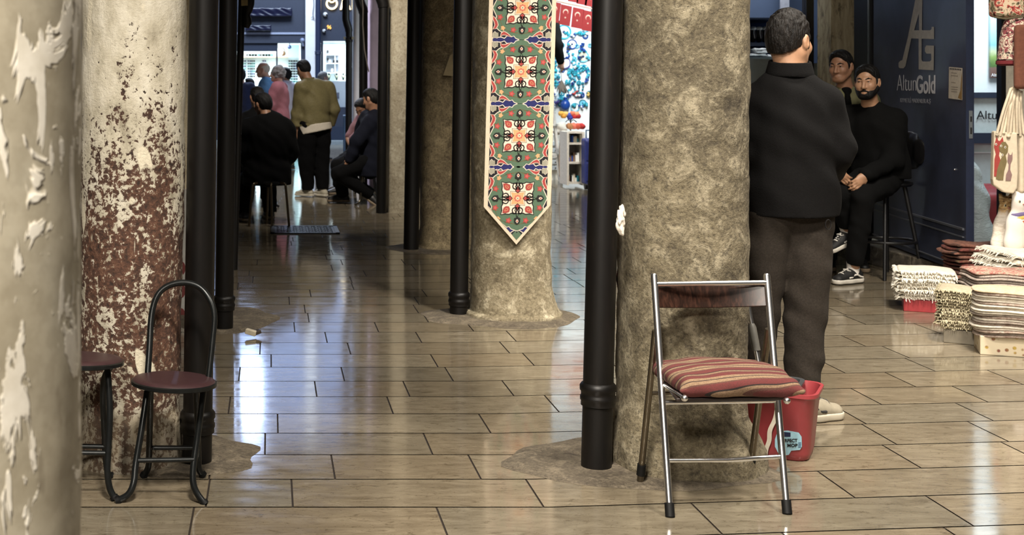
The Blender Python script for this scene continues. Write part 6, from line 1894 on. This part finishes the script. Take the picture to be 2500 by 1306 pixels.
    # hair
    if hair is not None:
        HF = Field(at(0, 0, 0) - V((.20, .20, .22)), at(0, 0, 0) + V((.20, .20, .20)), .0045 if h < .008 else .008)
        if hair_style == 'short':
            HF.ell(at(0, -.014, .020), (.0825 * k, .102 * k, .100 * k), hf, 0)
            HF.ell(at(0, .018, .068), (.068 * k, .075 * k, .052 * k), hf, .03)
            HF.ell(at(0, -.05, -.02), (.067 * k, .058 * k, .075 * k), hf, .03)
            HF.cut(at(0, .074, .074), (hf[1] * .90 - hf[2] * .43))
            HF.cut(at(0, .0, -.022), (hf[1] * .74 - hf[2] * .68))
            for s in (-1, 1):
                HF.ell(at(s * .085, .0, -.016), (.022 * k, .024 * k, .036 * k), hf, .008, 'sub')
                HF.cone(at(s * .0715, .026, .01), at(s * .069, .026, -.022), .010 * k, .006 * k, .01)
            HF.folds(.0016, (160, 120, 70), 2)
        elif hair_style == 'textured':
            HF.ell(at(0, -.014, .020), (.083 * k, .103 * k, .098 * k), hf, 0)
            rnd = random.Random(8)
            for i in range(150):
                a = rnd.uniform(0, 2 * math.pi); ph = rnd.uniform(.25, 1.5)
                c0 = V((.072 * math.cos(a) * math.cos(ph), -.012 + .092 * math.sin(a) * math.cos(ph), .026 + .094 * math.sin(ph)))
                dr = V((rnd.uniform(-.3, .9), .55 + rnd.uniform(-.4, .4), rnd.uniform(-.1, .35))).normalized() * rnd.uniform(.016, .034)
                nrm_ = V((c0.x / .072, (c0.y + .012) / .092, (c0.z - .026) / .094)).normalized(); dr = dr - nrm_ * dr.dot(nrm_) * .85
                HF.cone(at(*(c0 - dr * .4)), at(*(c0 + dr + nrm_ * .002)), .0115 * k, .0075 * k, .007)
            HF.ell(at(0, -.05, -.025), (.066 * k, .056 * k, .078 * k), hf, .02)
            HF.cut(at(0, .080, .070), (hf[1] * .93 - hf[2] * .35))
            HF.cut(at(0, .0, -.018), (hf[1] * .45 - hf[2] * .89))
            HF.cut(at(0, .0, -.036), (hf[1] * .71 - hf[2] * .70))
            for s in (-1, 1):
                HF.ell(at(s * .085, .0, -.018), (.021 * k, .024 * k, .036 * k), hf, .006, 'sub')
                HF.cone(at(s * .0725, .028, .01), at(s * .070, .028, -.035), .009 * k, .0055 * k, .008)
            HF.folds(.0012, (190, 150, 90), 4)
        elif hair_style == 'curly':
            rnd = random.Random(3)
            HF.ell(at(0, -.02, .015), (.096 * k, .108 * k, .108 * k), hf, 0)
            for i in range(120):
                a = rnd.uniform(0, 6.28); ph = rnd.uniform(-.9, 1.5)
                c0 = at(.094 * math.cos(a) * math.cos(ph), -.03 + .100 * math.sin(a) * math.cos(ph), .01 + .108 * math.sin(ph))
                HF.ell(c0, (rnd.uniform(.014, .024),) * 3, None, .012)
            HF.ell(at(0, .12, -.05), (.068 * k, .072 * k, .085 * k), hf, .015, 'sub')
        elif hair_style == 'thin':
            HF.ell(at(0, -.016, .012), (.0785 * k, .098 * k, .090 * k), hf, 0)
            HF.cut(at(0, .03, .02), (hf[1] * .80 - hf[2] * .1)); HF.ell(at(0, .03, .075), (.06 * k, .10 * k, .06 * k), hf, .01, 'sub')
            HF.cut(at(0, .0, -.02), (hf[1] * .60 - hf[2] * .82))
        link('hair', HF.mesh('hair', hair), root)
    # clothes
    if top:
        t = top.get('th', .022)
        g_ = Field(lo, hi, hg)
        torso(g_, t, .07)
        sl = top.get('sleeve', 1.0)
        for s in 'RL':
            sh, el, wr = J['sh' + s], J['el' + s], J['wr' + s]
            ra = top.get('arm', .058) + t * .6
            sh = sh - up * max(0, t - .03) * .9
            if sl >= 1: g_.chain([sh, el, wr + (el - wr).normalized() * .015], [(ra + .012) * k, ra * .92 * k, (.036 + t * .55) * k], .035)
            else: g_.cone(sh, sh.lerp(el, .78), (ra + .010) * k, (ra + .004) * k, .035)
        for c_, rd in top.get('lumps', ()): g_.ell(c_, rd, A, .05)
        hem = top.get('hem', -.06)
        if hem < -.08:
            g_.cone(J['pelvis'], J['pelvis'] + V((0, 0, hem - .03)) * k, (.160 + t) * k, (.170 + t * 1.1) * k, .06, sq=(fr, .80))
        g_.folds(.0042 * folds, (10, 9, 26), top.get('seed', 1)).folds(.0022 * folds, (24, 19, 37), top.get('seed', 1) + 5)
        hc = J['pelvis'] + up * (hem * k)
        hn = V((0, 0, -1)) if top.get('flat_hem', True) and up.z > .8 else -up
        g_.cut(hc, hn)
        # neckline
        nl = J['neck'] + up * top.get('neckline', -.012) * k
        g_.ell(J['neck'] + up * .055 * k + hf[1] * .0, (.062 * k, .062 * k, .075 * k), A, .01, 'sub')
        o = link('jacket' if top.get('jacket') else 'shirt', g_.mesh('top', top['mat']), root)
        if top.get('collar'):
            cf = Field(J['neck'] - V((.16, .16, .12)), J['neck'] + V((.16, .16, .14)), .005)
            n0 = J['neck'] + up * .005
            cf.cone(n0 - up * .02, n0 + up * top['collar'], .098 * k, .084 * k, 0, sq=(fr, .9))
            cf.cone(n0 - up * .06, n0 + up * (top['collar'] + .06), .078 * k, .074 * k, .006, 'sub', sq=(fr, .9))
            cf.cut(n0 + up * top['collar'], up + fr * -.15); cf.cut(n0 - up * .035, -up)
            link('collar', cf.mesh('collar', top.get('collar_mat', top['mat'])), root)
        if top.get('band'):
            bf = Field(J['pelvis'] - V((.3, .3, .3)), J['pelvis'] + V((.3, .3, .3)), hg)
            for z_ in (0, 1): pass
            c0 = J['pelvis'] + up * (hem * k)
            bf.cone(c0 - up * .01, c0 + up * top['band'], (.172 + t) * k, (.176 + t) * k, 0, sq=(fr, .76))
            bf.cut(c0 + up * top['band'], up); bf.cut(c0 - up * .008, -up)
            link('waistband', bf.mesh('waistband', top.get('band_mat', top['mat'])), root)
        if top.get('under'):
            um, drop = top['under']
            uf = Field(J['pelvis'] - V((.3, .3, .4)), J['pelvis'] + V((.3, .3, .3)), hg)
            c0 = J['pelvis'] + up * (hem * k)
            uf.cone(c0 + up * .05, c0 - up * drop, (.168 + t) * k, (.182 + t) * k, 0, sq=(fr, .80)).folds(.003, (14, 12, 6), 2)
            uf.cut(c0 - up * drop * .85, -up + rt * .06); uf.cut(c0 + up * .04, up)
            link('undershirt', uf.mesh('undershirt', um), root)
    if trousers:
        t = trousers.get('th', .018)
        g_ = Field(lo, hi, hg)
        g_.ell(J['pelvis'] - up * .01, ((.160 + t * .5) * k, (.118 + t * .5) * k, (.13 + t) * k), A, .06)
        for s in 'RL':
            a, b, c_ = J['hip' + s], J['kn' + s], J['an' + s]
            w0, w1, w2 = trousers.get('w', (.096, .074, .064))
            cu = c_ + (b - c_).normalized() * trousers.get('cuff', .01)
            g_.chain([a, a.lerp(b, .5)], [(w0 + t * .7) * k, (w0 * .5 + w1 * .5 + t) * k], .025)
            g_.chain([a.lerp(b, .5), b, b.lerp(cu, .5), cu], [(w0 * .5 + w1 * .5 + t) * k, (w1 + t * .8) * k, (w1 * .45 + w2 * .55 + t * .7) * k, (w2 + t * .5) * k], .012)
            d_ = (cu - b).normalized()
        g_.folds(.0036 * folds, (12, 10, 24), trousers.get('seed', 3)).folds(.002 * folds, (25, 21, 44), trousers.get('seed', 3) + 4)
        for s in 'RL':
            pass
        g_.cut(J['pelvis'] + up * .13 * k, up)
        # flat trouser ends
        sub = []
        for s in 'RL':
            b, c_ = J['kn' + s], J['an' + s]
            d_ = (c_ - b).normalized(); cu = c_ - d_ * trousers.get('cuff', .01)
            g_.box(cu + d_ * (.10 + trousers.get('ext', .02)), (.11, .11, .10), .01, (d_.orthogonal().normalized(), d_.cross(d_.orthogonal()).normalized(), d_), .004, 'sub')
        link('trousers', g_.mesh('trousers', trousers['mat']), root)
    if shoes:
        for s in 'RL': shoe(root, J['an' + s], J['foot' + s], k, shoes, h, -1 if s == 'L' else 1)
    if extra: extra(root, J, at, hf, A)
    return root

def shoe(root, an, d, k, S, h, sd):
    d = V(d).normalized(); upv = V((0, 0, 1)) if abs(d.z) < .9 else V((0, 1, 0))
    side = d.cross(upv).normalized(); un = side.cross(d).normalized()
    hh = .004 if h < .008 else .008
    A = (side, d, un)
    drop = (.085 - .004) * k
    c = lambda x, y, z: an + (side * x + d * y + un * (z - .081)) * k
    f = Field(c(0, .06, .05) - V((.22, .22, .16)), c(0, .06, .05) + V((.22, .22, .16)), hh)
    f.cone(c(0, -.045, .045), c(0, .05, .05), .038 * k, .042 * k, 0)
    f.cone(c(0, .05, .05), c(.006 * sd, .155, .032), .042 * k, .038 * k, .03, sq=(un, .85))
    f.cone(c(0, -.02, .07), c(0, -.012, .10), .042 * k, .038 * k, .02)
    f.cone(c(0, .02, .075), c(0, .10, .055), .030 * k, .028 * k, .02)
    f.cut(c(0, 0, .018), -un); f.cut(c(0, 0, .105), un)
    up_ = link('shoe', f.mesh('shoe', S['mat']), root)
    f = Field(c(0, .06, .02) - V((.22, .22, .16)), c(0, .06, .02) + V((.22, .22, .16)), hh)
    f.cone(c(0, -.045, .02), c(0, .06, .02), .043 * k, .045 * k, 0)
    f.cone(c(0, .06, .02), c(.006 * sd, .158, .02), .045 * k, .042 * k, .03)
    f.cut(c(0, 0, .030), un); f.cut(c(0, 0, .0), -un)
    link('sole', f.mesh('sole', S.get('sole', S['mat'])), up_)
    if S.get('sock'):
        f = Field(an - V((.15, .15, .12)), an + V((.15, .15, .2)), .005)
        f.cone(an - un * .03 * k, an + (S.get('sockdir') or un) * .085 * k, .042 * k, .046 * k, 0).cut(an + un * .075 * k, un).cut(an - un * .02 * k, -un)
        link('sock', f.mesh('sock', S['sock']), root)
    if S.get('stripe'):
        for sg in (-1, 1):
            pts = [c(sg * .043, -.05, .040), c(sg * .046, -.02, .047), c(sg * .0465, .01, .062), c(sg * .045, .035, .060), c(sg * .0455, .06, .045), c(sg * .0455, .085, .042)]
            fl = Field(c(0, .02, .05) - V((.18, .18, .13)), c(0, .02, .05) + V((.18, .18, .13)), .004)
            fl.chain(pts, [.007 * k] * len(pts), .003, sq=(side, .6))
            link('side_stripe', fl.mesh('side_stripe', S['stripe']), up_)
        m = M()
        for i in range(5):
            y = .055 + i * .016; z = .093 - i * .0055
            m.tube([c(-.022, y, z - .004), c(0, y + .004, z + .006), c(.022, y, z - .004)], .0055 * k, 8)
        m.tube([c(.0, .06, .097), c(.02, .075, .096), c(.03, .06, .085), c(.008, .055, .097), c(-.03, .062, .086), c(-.02, .08, .094), c(0, .06, .098)], .004, 6)
        put('laces', m, S['stripe'], up_)
# ------------------------------------------------------------------ the people in the picture
B_fleece = cloth('black fleece', C(11, 10, 10), 120, .35, .95, .6)
B_black = cloth('black cotton', C(9, 9, 9), 90, .2)
B_coat = cloth('black coat', C(7, 7, 8), 60, .2)
B_navyc = cloth('dark navy jersey', C(18, 20, 30), 60, .2)
B_jeans = cloth('washed black denim', C(44, 39, 34), 130, .45, .9, .5)
B_olive = cloth('olive jacket', C(104, 102, 74), 120, .18, .7)
B_bomber = cloth('olive bomber', C(116, 107, 74), 60, .25, .55)
B_whitec = cloth('white cotton', C(206, 196, 180), 60, .08)
B_blue = cloth('sky blue polo', C(104, 152, 206), 60, .1)
B_pink = cloth('rose pink top', C(170, 110, 116), 60, .12)
B_puffer = cloth('white puffer', C(216, 212, 224), 30, .06)
B_mauve = cloth('mauve shirt', C(132, 98, 102), 60, .15)
B_grey = cloth('grey cotton', C(112, 112, 112), 80, .15)
B_khaki = cloth('khaki trousers', C(120, 116, 92), 60, .15)
S_vans = dict(mat=flat('black suede shoe', C(18, 17, 17), .7, var=.2), sole=flat('white rubber sole', C(214, 208, 196), .5, var=.06), stripe=flat('white stripe', C(222, 216, 206), .6), sock=flat('white sock', C(216, 210, 202), .9))
S_white = dict(mat=flat('grey white trainer', C(176, 168, 148), .7, var=.08), sole=flat('white trainer sole', C(206, 198, 180), .6, var=.05))
S_run = dict(mat=flat('grey suede trainer', C(132, 124, 106), .8, var=.12), sole=flat('off white sole', C(176, 168, 150), .6, var=.05), stripe=flat('charcoal trim', C(40, 38, 36), .7))
S_dark = dict(mat=flat('dark shoe', C(20, 19, 19), .5), sole=flat('tan sole', C(120, 104, 84), .6))

# man standing with his back to us
by_ = 5.42
ub = lambda u, v, y=by_: P(u, v, y)
J = stand((X(1922, by_), by_, 0), R(-14), 1.765)
J.update(pelvis=ub(1924, 470), chest=ub(1928, 300), neck=ub(1928, 172), head=ub(1926, 97, by_ + .02),
         shR=ub(2010, 256, by_ - .03), elR=ub(2046, 366, by_ - .04), wrR=ub(2018, 440, by_ + .20), shL=ub(1838, 252, by_ + .03), elL=ub(1812, 372, by_ + .03), wrL=ub(1850, 440, by_ + .24),
         hipR=ub(1972, 520), knR=ub(1966, 780, by_ + .02), anR=ub(1958, 985, by_ - .02), hipL=ub(1876, 520), knL=ub(1848, 780, by_ + .05), anL=ub(1842, 978, by_ + .06))
J['face'] = V((.80, .60, -.03)).normalized(); J['footR'] = V((.95, .30, 0)); J['footL'] = V((-.2, .98, 0)).normalized()
J['anR'].z = .085; J['anL'].z = .085
def standing_extra(root, J, at, hf, A):
    # belt loop ring and trainer lines
    put('key_ring', M().tube([P(2022 + 7 * math.cos(a), 548 + 12 * math.sin(a), by_ - .15) for a in [2 * math.pi * i / 16 for i in range(16)]], .002, 6, closed=True), M_framed, root)
person('standing man in black fleece and grey jeans, seen from behind beside the thick pillar', J, h=.0055, hg=.007,
       top=dict(mat=B_fleece, th=.026, arm=.056, hem=-.095, collar=.036, jacket=True, seed=2), trousers=dict(mat=B_jeans, th=.018, w=(.090, .070, .058), cuff=.03, ext=.02, seed=5),
       shoes=S_run, skin=SK1, hair=H_black, hair_style='textured', extra=standing_extra, fineface=True)

# bearded man on the bar stool
Yb = 9.45
J = sit((X(2155, Yb), Yb), R(118), .74)
J.update(pelvis=P(2152, 405, Yb), chest=P(2142, 320, Yb - .02), neck=P(2124, 256, Yb - .04), head=P(2117, 198, Yb - .10),
         shR=P(2080, 283, Yb + .10), elR=P(2062, 368, Yb + .06), wrR=P(2042, 412, Yb - .36), shL=P(2182, 292, Yb - .10), elL=P(2180, 392, Yb - .18), wrL=P(2113, 427, Yb - .42),
         hipR=P(2130, 432, Yb + .05), knR=P(2052, 474, Yb - .30), anR=P(2069, 566, Yb - .18), hipL=P(2168, 438, Yb - .07), knL=P(2108, 478, Yb - .40), anL=P(2083, 655, Yb - .28))
J['face'] = V((-.62, -.78, -.04)).normalized(); J['gaze'] = V((-.95, -.55, 0))
J['footL'] = V((-.90, -.42, 0)).normalized(); J['footR'] = V((-.86, -.25, -.40)).normalized()
J['anL'].z = .088
J['fingR'] = V((.55, -.20, -.72)).normalized(); J['palmR'] = V((.5, .75, .2)); J['fingL'] = V((-.70, -.15, -.62)).normalized(); J['palmL'] = V((-.25, .9, -.2))
def bearded_extra(root, J, at, hf, A):
    w = J['wrL']; d = (J['wrL'] - J['elL']).normalized(); o = d.orthogonal().normalized(); q = d.cross(o)
    m = M().tube([w + (o * math.cos(a) + q * math.sin(a)) * .033 for a in [2 * math.pi * i / 24 for i in range(24)]], .006, 8, closed=True)
    wt = put('wristwatch', m, flat('steel watch', C(190, 184, 170), .25, .9), root)
    put('watch_face', M().sphere(w + V((.01, -.030, .006)), (.014, .008, .014), 12), flat('pale dial', C(210, 206, 196), .3), wt)
    put('prayer_beads', M().tube([P(2093, 462, 9.06), P(2092, 480, 9.06), P(2092, 515, 9.06)], .003, 6), flat('silver beads', C(180, 170, 150), .3, .6), root)
    put('sleeve_tag', M().box(P(2174, 395, 9.18), (.03, .004, .015)), flat('white tag', C(220, 214, 206), .6), root)
person('bearded man in black sweater and trousers seated on a bar stool by the dark door', J, h=.0055, hg=.008,
       top=dict(mat=B_black, th=.024, arm=.062, hem=-.09, jacket=False, seed=4), trousers=dict(mat=B_black, th=.016, w=(.092, .070, .052), cuff=.075, seed=7),
       shoes=S_vans, skin=SK1, hair=H_dark, beard=H_dark, extra=bearded_extra, curlR=.55, curlL=.7)
# his bar stool
t = thing('bar_stool', 'black bar stool with low back under the bearded man', 'stool', (X(2160, 9.5), 9.5, 0))
cs = V((X(2163, 9.5), 9.5, .70))
put('seat', M().lathe([(.02, -.02), (.17, -.02), (.185, -.005), (.18, .012), (.02, .016)], cs, 28), M_framed, t)
f = Field(cs + V((-.1, -.4, -.1)), cs + V((.55, .4, .55)), .012)
bdir = V((.90, .20, 0)).normalized()
pts = []
for a in (-1, -.5, 0, .5, 1):
    o = Matrix.Rotation(a * .9, 3, 'Z') @ bdir
    pts.append(cs + o * .215 + V((0, 0, .24)))
f.chain(pts, [.10, .13, .14, .13, .10], .03, sq=(bdir, .18))
link('backrest', f.mesh('backrest', M_framed), t)
for i in range(4):
    a = R(45 + 90 * i) + .3
    d_ = V((math.cos(a), math.sin(a), 0))
    put('leg', M().tube([cs + d_ * .12, V((cs.x, cs.y, 0)) + d_ * .25], [.016, .013], 10), M_framed, t)
put('foot_ring', M().tube([V((cs.x + .205 * math.cos(a), cs.y + .205 * math.sin(a), .27)) for a in [2 * math.pi * i / 28 for i in range(28)]], .010, 8, closed=True), M_framed, t)

# man in olive jacket behind him
Yo = 9.85
J = stand((X(2062, Yo), Yo, 0), R(165), 1.73)
J.update(neck=P(2062, 212, Yo), head=P(2053, 160, Yo - .05), chest=P(2064, 290, Yo), pelvis=P(2066, 385, Yo), shR=P(2018, 243, Yo + .03), shL=P(2118, 248, Yo - .04),
         elR=P(2010, 330, Yo + .05), wrR=P(2030, 400, Yo - .12), elL=P(2112, 335, Yo - .05), wrL=P(2096, 400, Yo - .12))
J['face'] = V((-.72, -.70, -.08)).normalized(); J['gaze'] = V((-.75, -.66, -.05))
def olive_extra(root, J, at, hf, A):
    m = M(); c0 = J['chest']; 
    f = Field(c0 - V((.25, .3, .35)), c0 + V((.25, .3, .4)), .008)
    f.ell(c0 + A[1] * .030 + A[2] * .04, (.042, .128, .20), A, .02).ell(J['neck'] + A[1] * .035 - A[2] * .035, (.045, .05, .04), A, .02)
    link('undershirt', f.mesh('undershirt', B_black), root)
person('man in open olive jacket over a black shirt standing behind the bearded man', J, h=.006, hg=.009,
       top=dict(mat=B_olive, th=.026, arm=.06, hem=-.06, jacket=True, seed=6), trousers=dict(mat=B_black), shoes=S_dark, skin=SK2, hair=H_dark, extra=olive_extra)

# person seated behind the standing man
J = sit((X(1868, 9.3), 9.45), R(175), .45)
J.update(wrR=P(1818, 425, 9.0), elR=P(1812, 380, 9.25))
person('seated person in grey shirt and grey trousers, almost hidden behind the standing man', J, h=.010, hg=.012, face=False,
       top=dict(mat=B_grey, hem=-.06), trousers=dict(mat=B_grey), shoes=S_white, skin=SK3, hair=H_dark)
t = thing('low_stool', 'low wooden stool under the person hidden behind the standing man', 'stool', (X(1868, 9.3), 9.45, 0))
cs = V((X(1868, 9.3), 9.45, .42))
put('seat', M().lathe([(.02, -.025), (.16, -.025), (.17, -.01), (.165, 0), (.02, 0)], cs, 24), M_walnut, t)
for i in range(4):
    a = R(45 + 90 * i); d_ = V((math.cos(a), math.sin(a), 0))
    put('leg', M().tube([cs + d_ * .11 - V((0, 0, .02)), V((cs.x, cs.y, 0)) + d_ * .17], .014, 8), M_walnut, t)

# man in the bomber jacket in the left aisle
Yg = 16.3
J = stand((X(768, Yg), Yg, 0), R(28), 1.74)
J.update(head=P(741, 168, Yg + .10), neck=P(753, 196, Yg + .02), anR=P(788, 0, Yg), anL=P(752, 0, Yg))
J['anR'].z = J['anL'].z = .085
J['wrL'] = P(728, 330, Yg - .02); J['elL'] = P(727, 285, Yg - .03)
J['face'] = V((-.45, .80, -.45)).normalized(); J['footL'] = V((-.8, .6, 0)).normalized(); J['footR'] = V((-.6, .8, 0)).normalized()
person('man in olive bomber jacket standing with his back to us in the left aisle', J, h=.009, hg=.011, face=False,
       top=dict(mat=B_bomber, th=.050, arm=.066, hem=-.05, jacket=True, band=.06, under=(B_whitec, .07), collar=.03, seed=9), trousers=dict(mat=B_coat, th=.03, w=(.11, .085, .066), cuff=.03), shoes=S_white, skin=SK2, hair=H_dark)

# two people seated at the left of the aisle
Yk = 13.15
J = sit((X(656, Yk), Yk), R(18), .455)
J.update(head=P(642, 254, Yk + .08), neck=P(650, 292, Yk + .0), shL=P(602, 312, Yk + .02), shR=P(690, 308, Yk + .02), elL=P(598, 372, Yk + .05), elR=P(702, 372, Yk + .05), pelvis=P(652, 420, Yk))
J['face'] = V((-.62, .78, -.25)).normalized()
J['anL'] = P(596, 0, Yk + .2); J['anL'].z = .085; J['knL'] = P(600, 440, Yk + .38)
person('person in bulky black coat seated on a steel-legged stool in the left aisle', J, h=.009, hg=.011, face=False,
       top=dict(mat=B_coat, th=.075, arm=.078, hem=-.13, jacket=True, collar=.03, seed=3), trousers=dict(mat=B_coat, th=.02), shoes=S_dark, skin=SK2, hair=H_dark)
t = thing('stool', 'steel-legged stool under the person in the bulky black coat', 'stool', (X(657, 13.1), 13.1, 0))
put('seat', M().lathe([(.02, -.035), (.17, -.035), (.18, -.02), (.18, 0), (.02, .004)], V((X(657, 13.1), 13.12, .445)), 28), M_black, t)
for uf, vf, ut in ((608, 553, 616), (706, 554, 698), (651, 546, 654), (664, 554, 662)):
    p0 = P(uf, vf, YF(vf)); p0.z = 0
    p1 = P(ut, 447, p0.y + (.0 if uf in (608, 706) else .02))
    side = V((.04 if uf == 608 else (-.04 if uf == 706 else 0), .04, 0))
    put('leg', M().tube(smooth([p0, p1 + V((0, 0, -.06)), p1 + side * .3 + V((0, 0, -.012)), p1 + side * 1.2]), .0125, 10), flat('bronze steel', C(130, 116, 96), .25, 1.0), t)
Yk = 14.7
J = sit((X(636, Yk), Yk), R(10), .46)
J.update(head=P(628, 236, Yk + .08), neck=P(632, 268, Yk + .0))
J['face'] = V((-.3, .9, -.2)).normalized()
person('dark-haired person in black seated just beyond the person in the bulky coat', J, h=.010, hg=.012, face=False, top=dict(mat=B_coat, th=.06, hem=-.12, jacket=True), trousers=dict(mat=B_coat), shoes=S_dark, skin=SK2, hair=H_dark)
t = thing('stool', 'dark curved-leg stool under the person seated beyond the bulky coat', 'stool', (X(640, 14.7), 14.7, 0))
c0 = V((X(640, 14.7), 14.7, .445))
put('seat', M().lathe([(.02, -.03), (.17, -.03), (.18, -.01), (.17, 0), (.02, 0)], c0, 24), M_black, t)
for i in range(4):
    a = R(40 + 90 * i); d_ = V((math.cos(a), math.sin(a), 0))
    put('leg', M().tube(smooth([c0 + d_ * .13 - V((0, 0, .02)), c0 + d_ * .15 - V((0, 0, .22)), V((c0.x, c0.y, .06)) + d_ * .19, V((c0.x, c0.y, .012)) + d_ * .25]), .014, 8), M_black, t)

# two people seated at the right of the aisle
Yr = 15.2
J = sit((X(906, Yr), Yr), R(75), .46)
J.update(head=P(906, 240, Yr), neck=P(914, 272, Yr), pelvis=P(905, 405, Yr), chest=P(908, 330, Yr), shR=P(896, 288, Yr + .14), shL=P(908, 296, Yr - .14), elL=P(873, 345, Yr - .18), wrL=P(852, 392, Yr - .15), elR=P(876, 340, Yr + .22), wrR=P(852, 386, Yr + .10),
         knL=P(826, 424, Yr - .10), anL=P(905, 498, Yr - .02), knR=P(824, 408, Yr + .16), anR=P(838, 0, Yr + .25))
J['anR'].z = .09; J['anL'].z = .13
J['face'] = V((-.80, .55, -.25)).normalized(); J['footL'] = V((.45, -.3, -.35)).normalized(); J['footR'] = V((-.95, .1, 0)).normalized()
person('black-haired man in dark navy jersey seated by the drainpipe with the bulging elbow', J, h=.009, hg=.011, face=False, top=dict(mat=B_navyc, th=.045, arm=.066, hem=-.12), trousers=dict(mat=B_coat, th=.02), shoes=S_dark, skin=SK2, hair=H_dark)
t = thing('stool', 'dark stool with a curved leg under the man in the navy jersey', 'stool', (X(906, 15.2), 15.2, 0))
c0 = V((X(906, 15.2), 15.2, .445))
put('seat', M().lathe([(.02, -.03), (.17, -.03), (.18, -.01), (.17, 0), (.02, 0)], c0, 24), M_black, t)
for i in range(4):
    a = R(215 + 90 * i); d_ = V((math.cos(a), math.sin(a), 0))
    put('leg', M().tube(smooth([c0 + d_ * .13 - V((0, 0, .02)), c0 + d_ * .15 - V((0, 0, .22)), V((c0.x, c0.y, .06)) + d_ * .17, V((c0.x, c0.y, .012)) + d_ * .25]), .013, 8), M_chromed, t)
Yr = 16.8
J = sit((X(893, Yr), Yr + .1), R(110), .46)
J.update(head=P(884, 262, Yr - .08), neck=P(890, 292, Yr), shR=P(876, 304, Yr + .12), shL=P(900, 306, Yr - .12), elL=P(858, 350, Yr - .16), wrL=P(866, 368, Yr - .30), elR=P(852, 338, Yr + .1), wrR=P(862, 366, Yr - .14), knR=P(826, 402, Yr + .06), anR=P(826, 0, Yr + .1), knL=P(830, 402, Yr - .2), anL=P(832, 0, Yr - .2))
J['anR'].z = J['anL'].z = .085
J['face'] = V((-.55, -.62, -.62)).normalized(); J['footR'] = J['footL'] = V((-.95, -.2, 0)).normalized()
person('man in mauve shirt looking down, seated behind the man in the navy jersey', J, h=.008, hg=.011, top=dict(mat=B_mauve, sleeve=.5, th=.03, hem=-.08), trousers=dict(mat=B_coat, th=.03), shoes=S_dark, skin=SK2, hair=H_dark)
t = thing('stool', 'dark stool under the man in the mauve shirt', 'stool', (X(893, 16.9), 16.9, 0))
c0 = V((X(893, 16.8), 16.9, .445))
put('seat', M().lathe([(.02, -.03), (.17, -.03), (.18, -.01), (.17, 0), (.02, 0)], c0, 20), M_black, t)
for i in range(4):
    a = R(45 + 90 * i); d_ = V((math.cos(a), math.sin(a), 0))
    put('leg', M().tube([c0 + d_ * .13 - V((0, 0, .02)), V((c0.x, c0.y, 0)) + d_ * .2], .013, 8), M_black, t)

# passers-by in the bright street mouth
def passer(label, u, Y, vtop, yaw, **kw):
    H = CAM_H + (HZ - vtop) * Y / F
    over = kw.pop('over', {})
    J = stand((X(u, Y), Y, 0), yaw, H, **over)
    return person(label, J, h=.011, hg=.013, fineface=False, **kw)
crossed = dict(elR=(.23, .08, 1.15), wrR=(-.02, .24, 1.16), elL=(-.23, .08, 1.13), wrL=(.04, .22, 1.13))
passer('old man with thin white hair in sky blue polo, looking left', 650, 20.6, 150, R(85), top=dict(mat=B_blue, sleeve=.5, th=.03, hem=-.1, collar=.03), trousers=dict(mat=B_khaki), shoes=S_dark, skin=SK3, hair=H_white, hair_style='thin', over=dict(head=(-.03, .05, 1.625)))
passer('woman with grey curly hair in rose pink top, arms folded', 680, 19.6, 160, R(78), top=dict(mat=B_pink, th=.04, hem=-.16), trousers=dict(mat=B_grey), shoes=S_dark, skin=SK3, hair=H_grey, hair_style='curly', over=crossed)
passer('young man in white puffer jacket behind the woman in pink', 699, 21.4, 164, R(70), top=dict(mat=B_puffer, th=.045, hem=-.08, collar=.05, jacket=True), trousers=dict(mat=B_khaki), shoes=S_dark, skin=SK2, hair=H_dark)
passer('short person with dark cropped hair at the left, half hidden by the black coat', 611, 23.5, 190, R(75), top=dict(mat=B_grey, th=.03, hem=-.08), trousers=dict(mat=B_coat), shoes=S_dark, skin=SK3, hair=H_dark)
passer('person in slate shirt cut off by the thin left drainpipe', 588, 21.0, 165, R(30), top=dict(mat=cloth('slate shirt', C(70, 74, 96), 60), th=.03, hem=-.08, sleeve=.5), trousers=dict(mat=B_navyc), shoes=S_dark, skin=SK3, hair=H_dark)
passer('grey-haired passer-by whose head shows over the bomber jacket shoulder', 786, 24.0, 174, R(-60), top=dict(mat=B_navyc, th=.03, hem=-.08), trousers=dict(mat=B_coat), shoes=S_dark, skin=SK3, hair=H_grey)
# person on the ladder in the souvenir shop, arm reaching down past the banner
Yl = 18.5
J = stand((X(1322, Yl), Yl + .2, 0), R(-90), 1.72)
for n in list(J):
    if isinstance(J[n], Vector) and n not in ('face', 'footR', 'footL', 'base'): J[n] = J[n] + V((0, 0, .62))
J['shR'] = P(1352, 58, Yl); J['elR'] = P(1362, 112, Yl - .04); J['wrR'] = P(1369, 152, Yl)
J['shL'] = J['shR'] + V((-.02, .40, 0)); J['neck'] = P(1336, 45, Yl + .2); J['chest'] = P(1330, 92, Yl + .2); J['head'] = P(1330, 12, Yl + .2); J['pelvis'] = P(1318, 150, Yl + .2)
for s, dy in (('R', .1), ('L', .3)):
    J['hip' + s] = P(1318, 160, Yl + dy); J['kn' + s] = P(1322, 235, Yl + dy); J['an' + s] = P(1318, 300, Yl + dy)
J['elL'] = J['shL'] + V((.05, 0, -.28)); J['wrL'] = J['elL'] + V((.12, -.05, -.2))
J['fingR'] = V((.25, .1, -.95)).normalized()
person('shopkeeper in black on the ladder, only the reaching sleeve and hand show past the banner', J, h=.010, hg=.012, face=False, top=dict(mat=B_black, th=.03, arm=.062, hem=-.08), trousers=dict(mat=B_black), shoes=S_dark, skin=SK3, hair=H_dark)
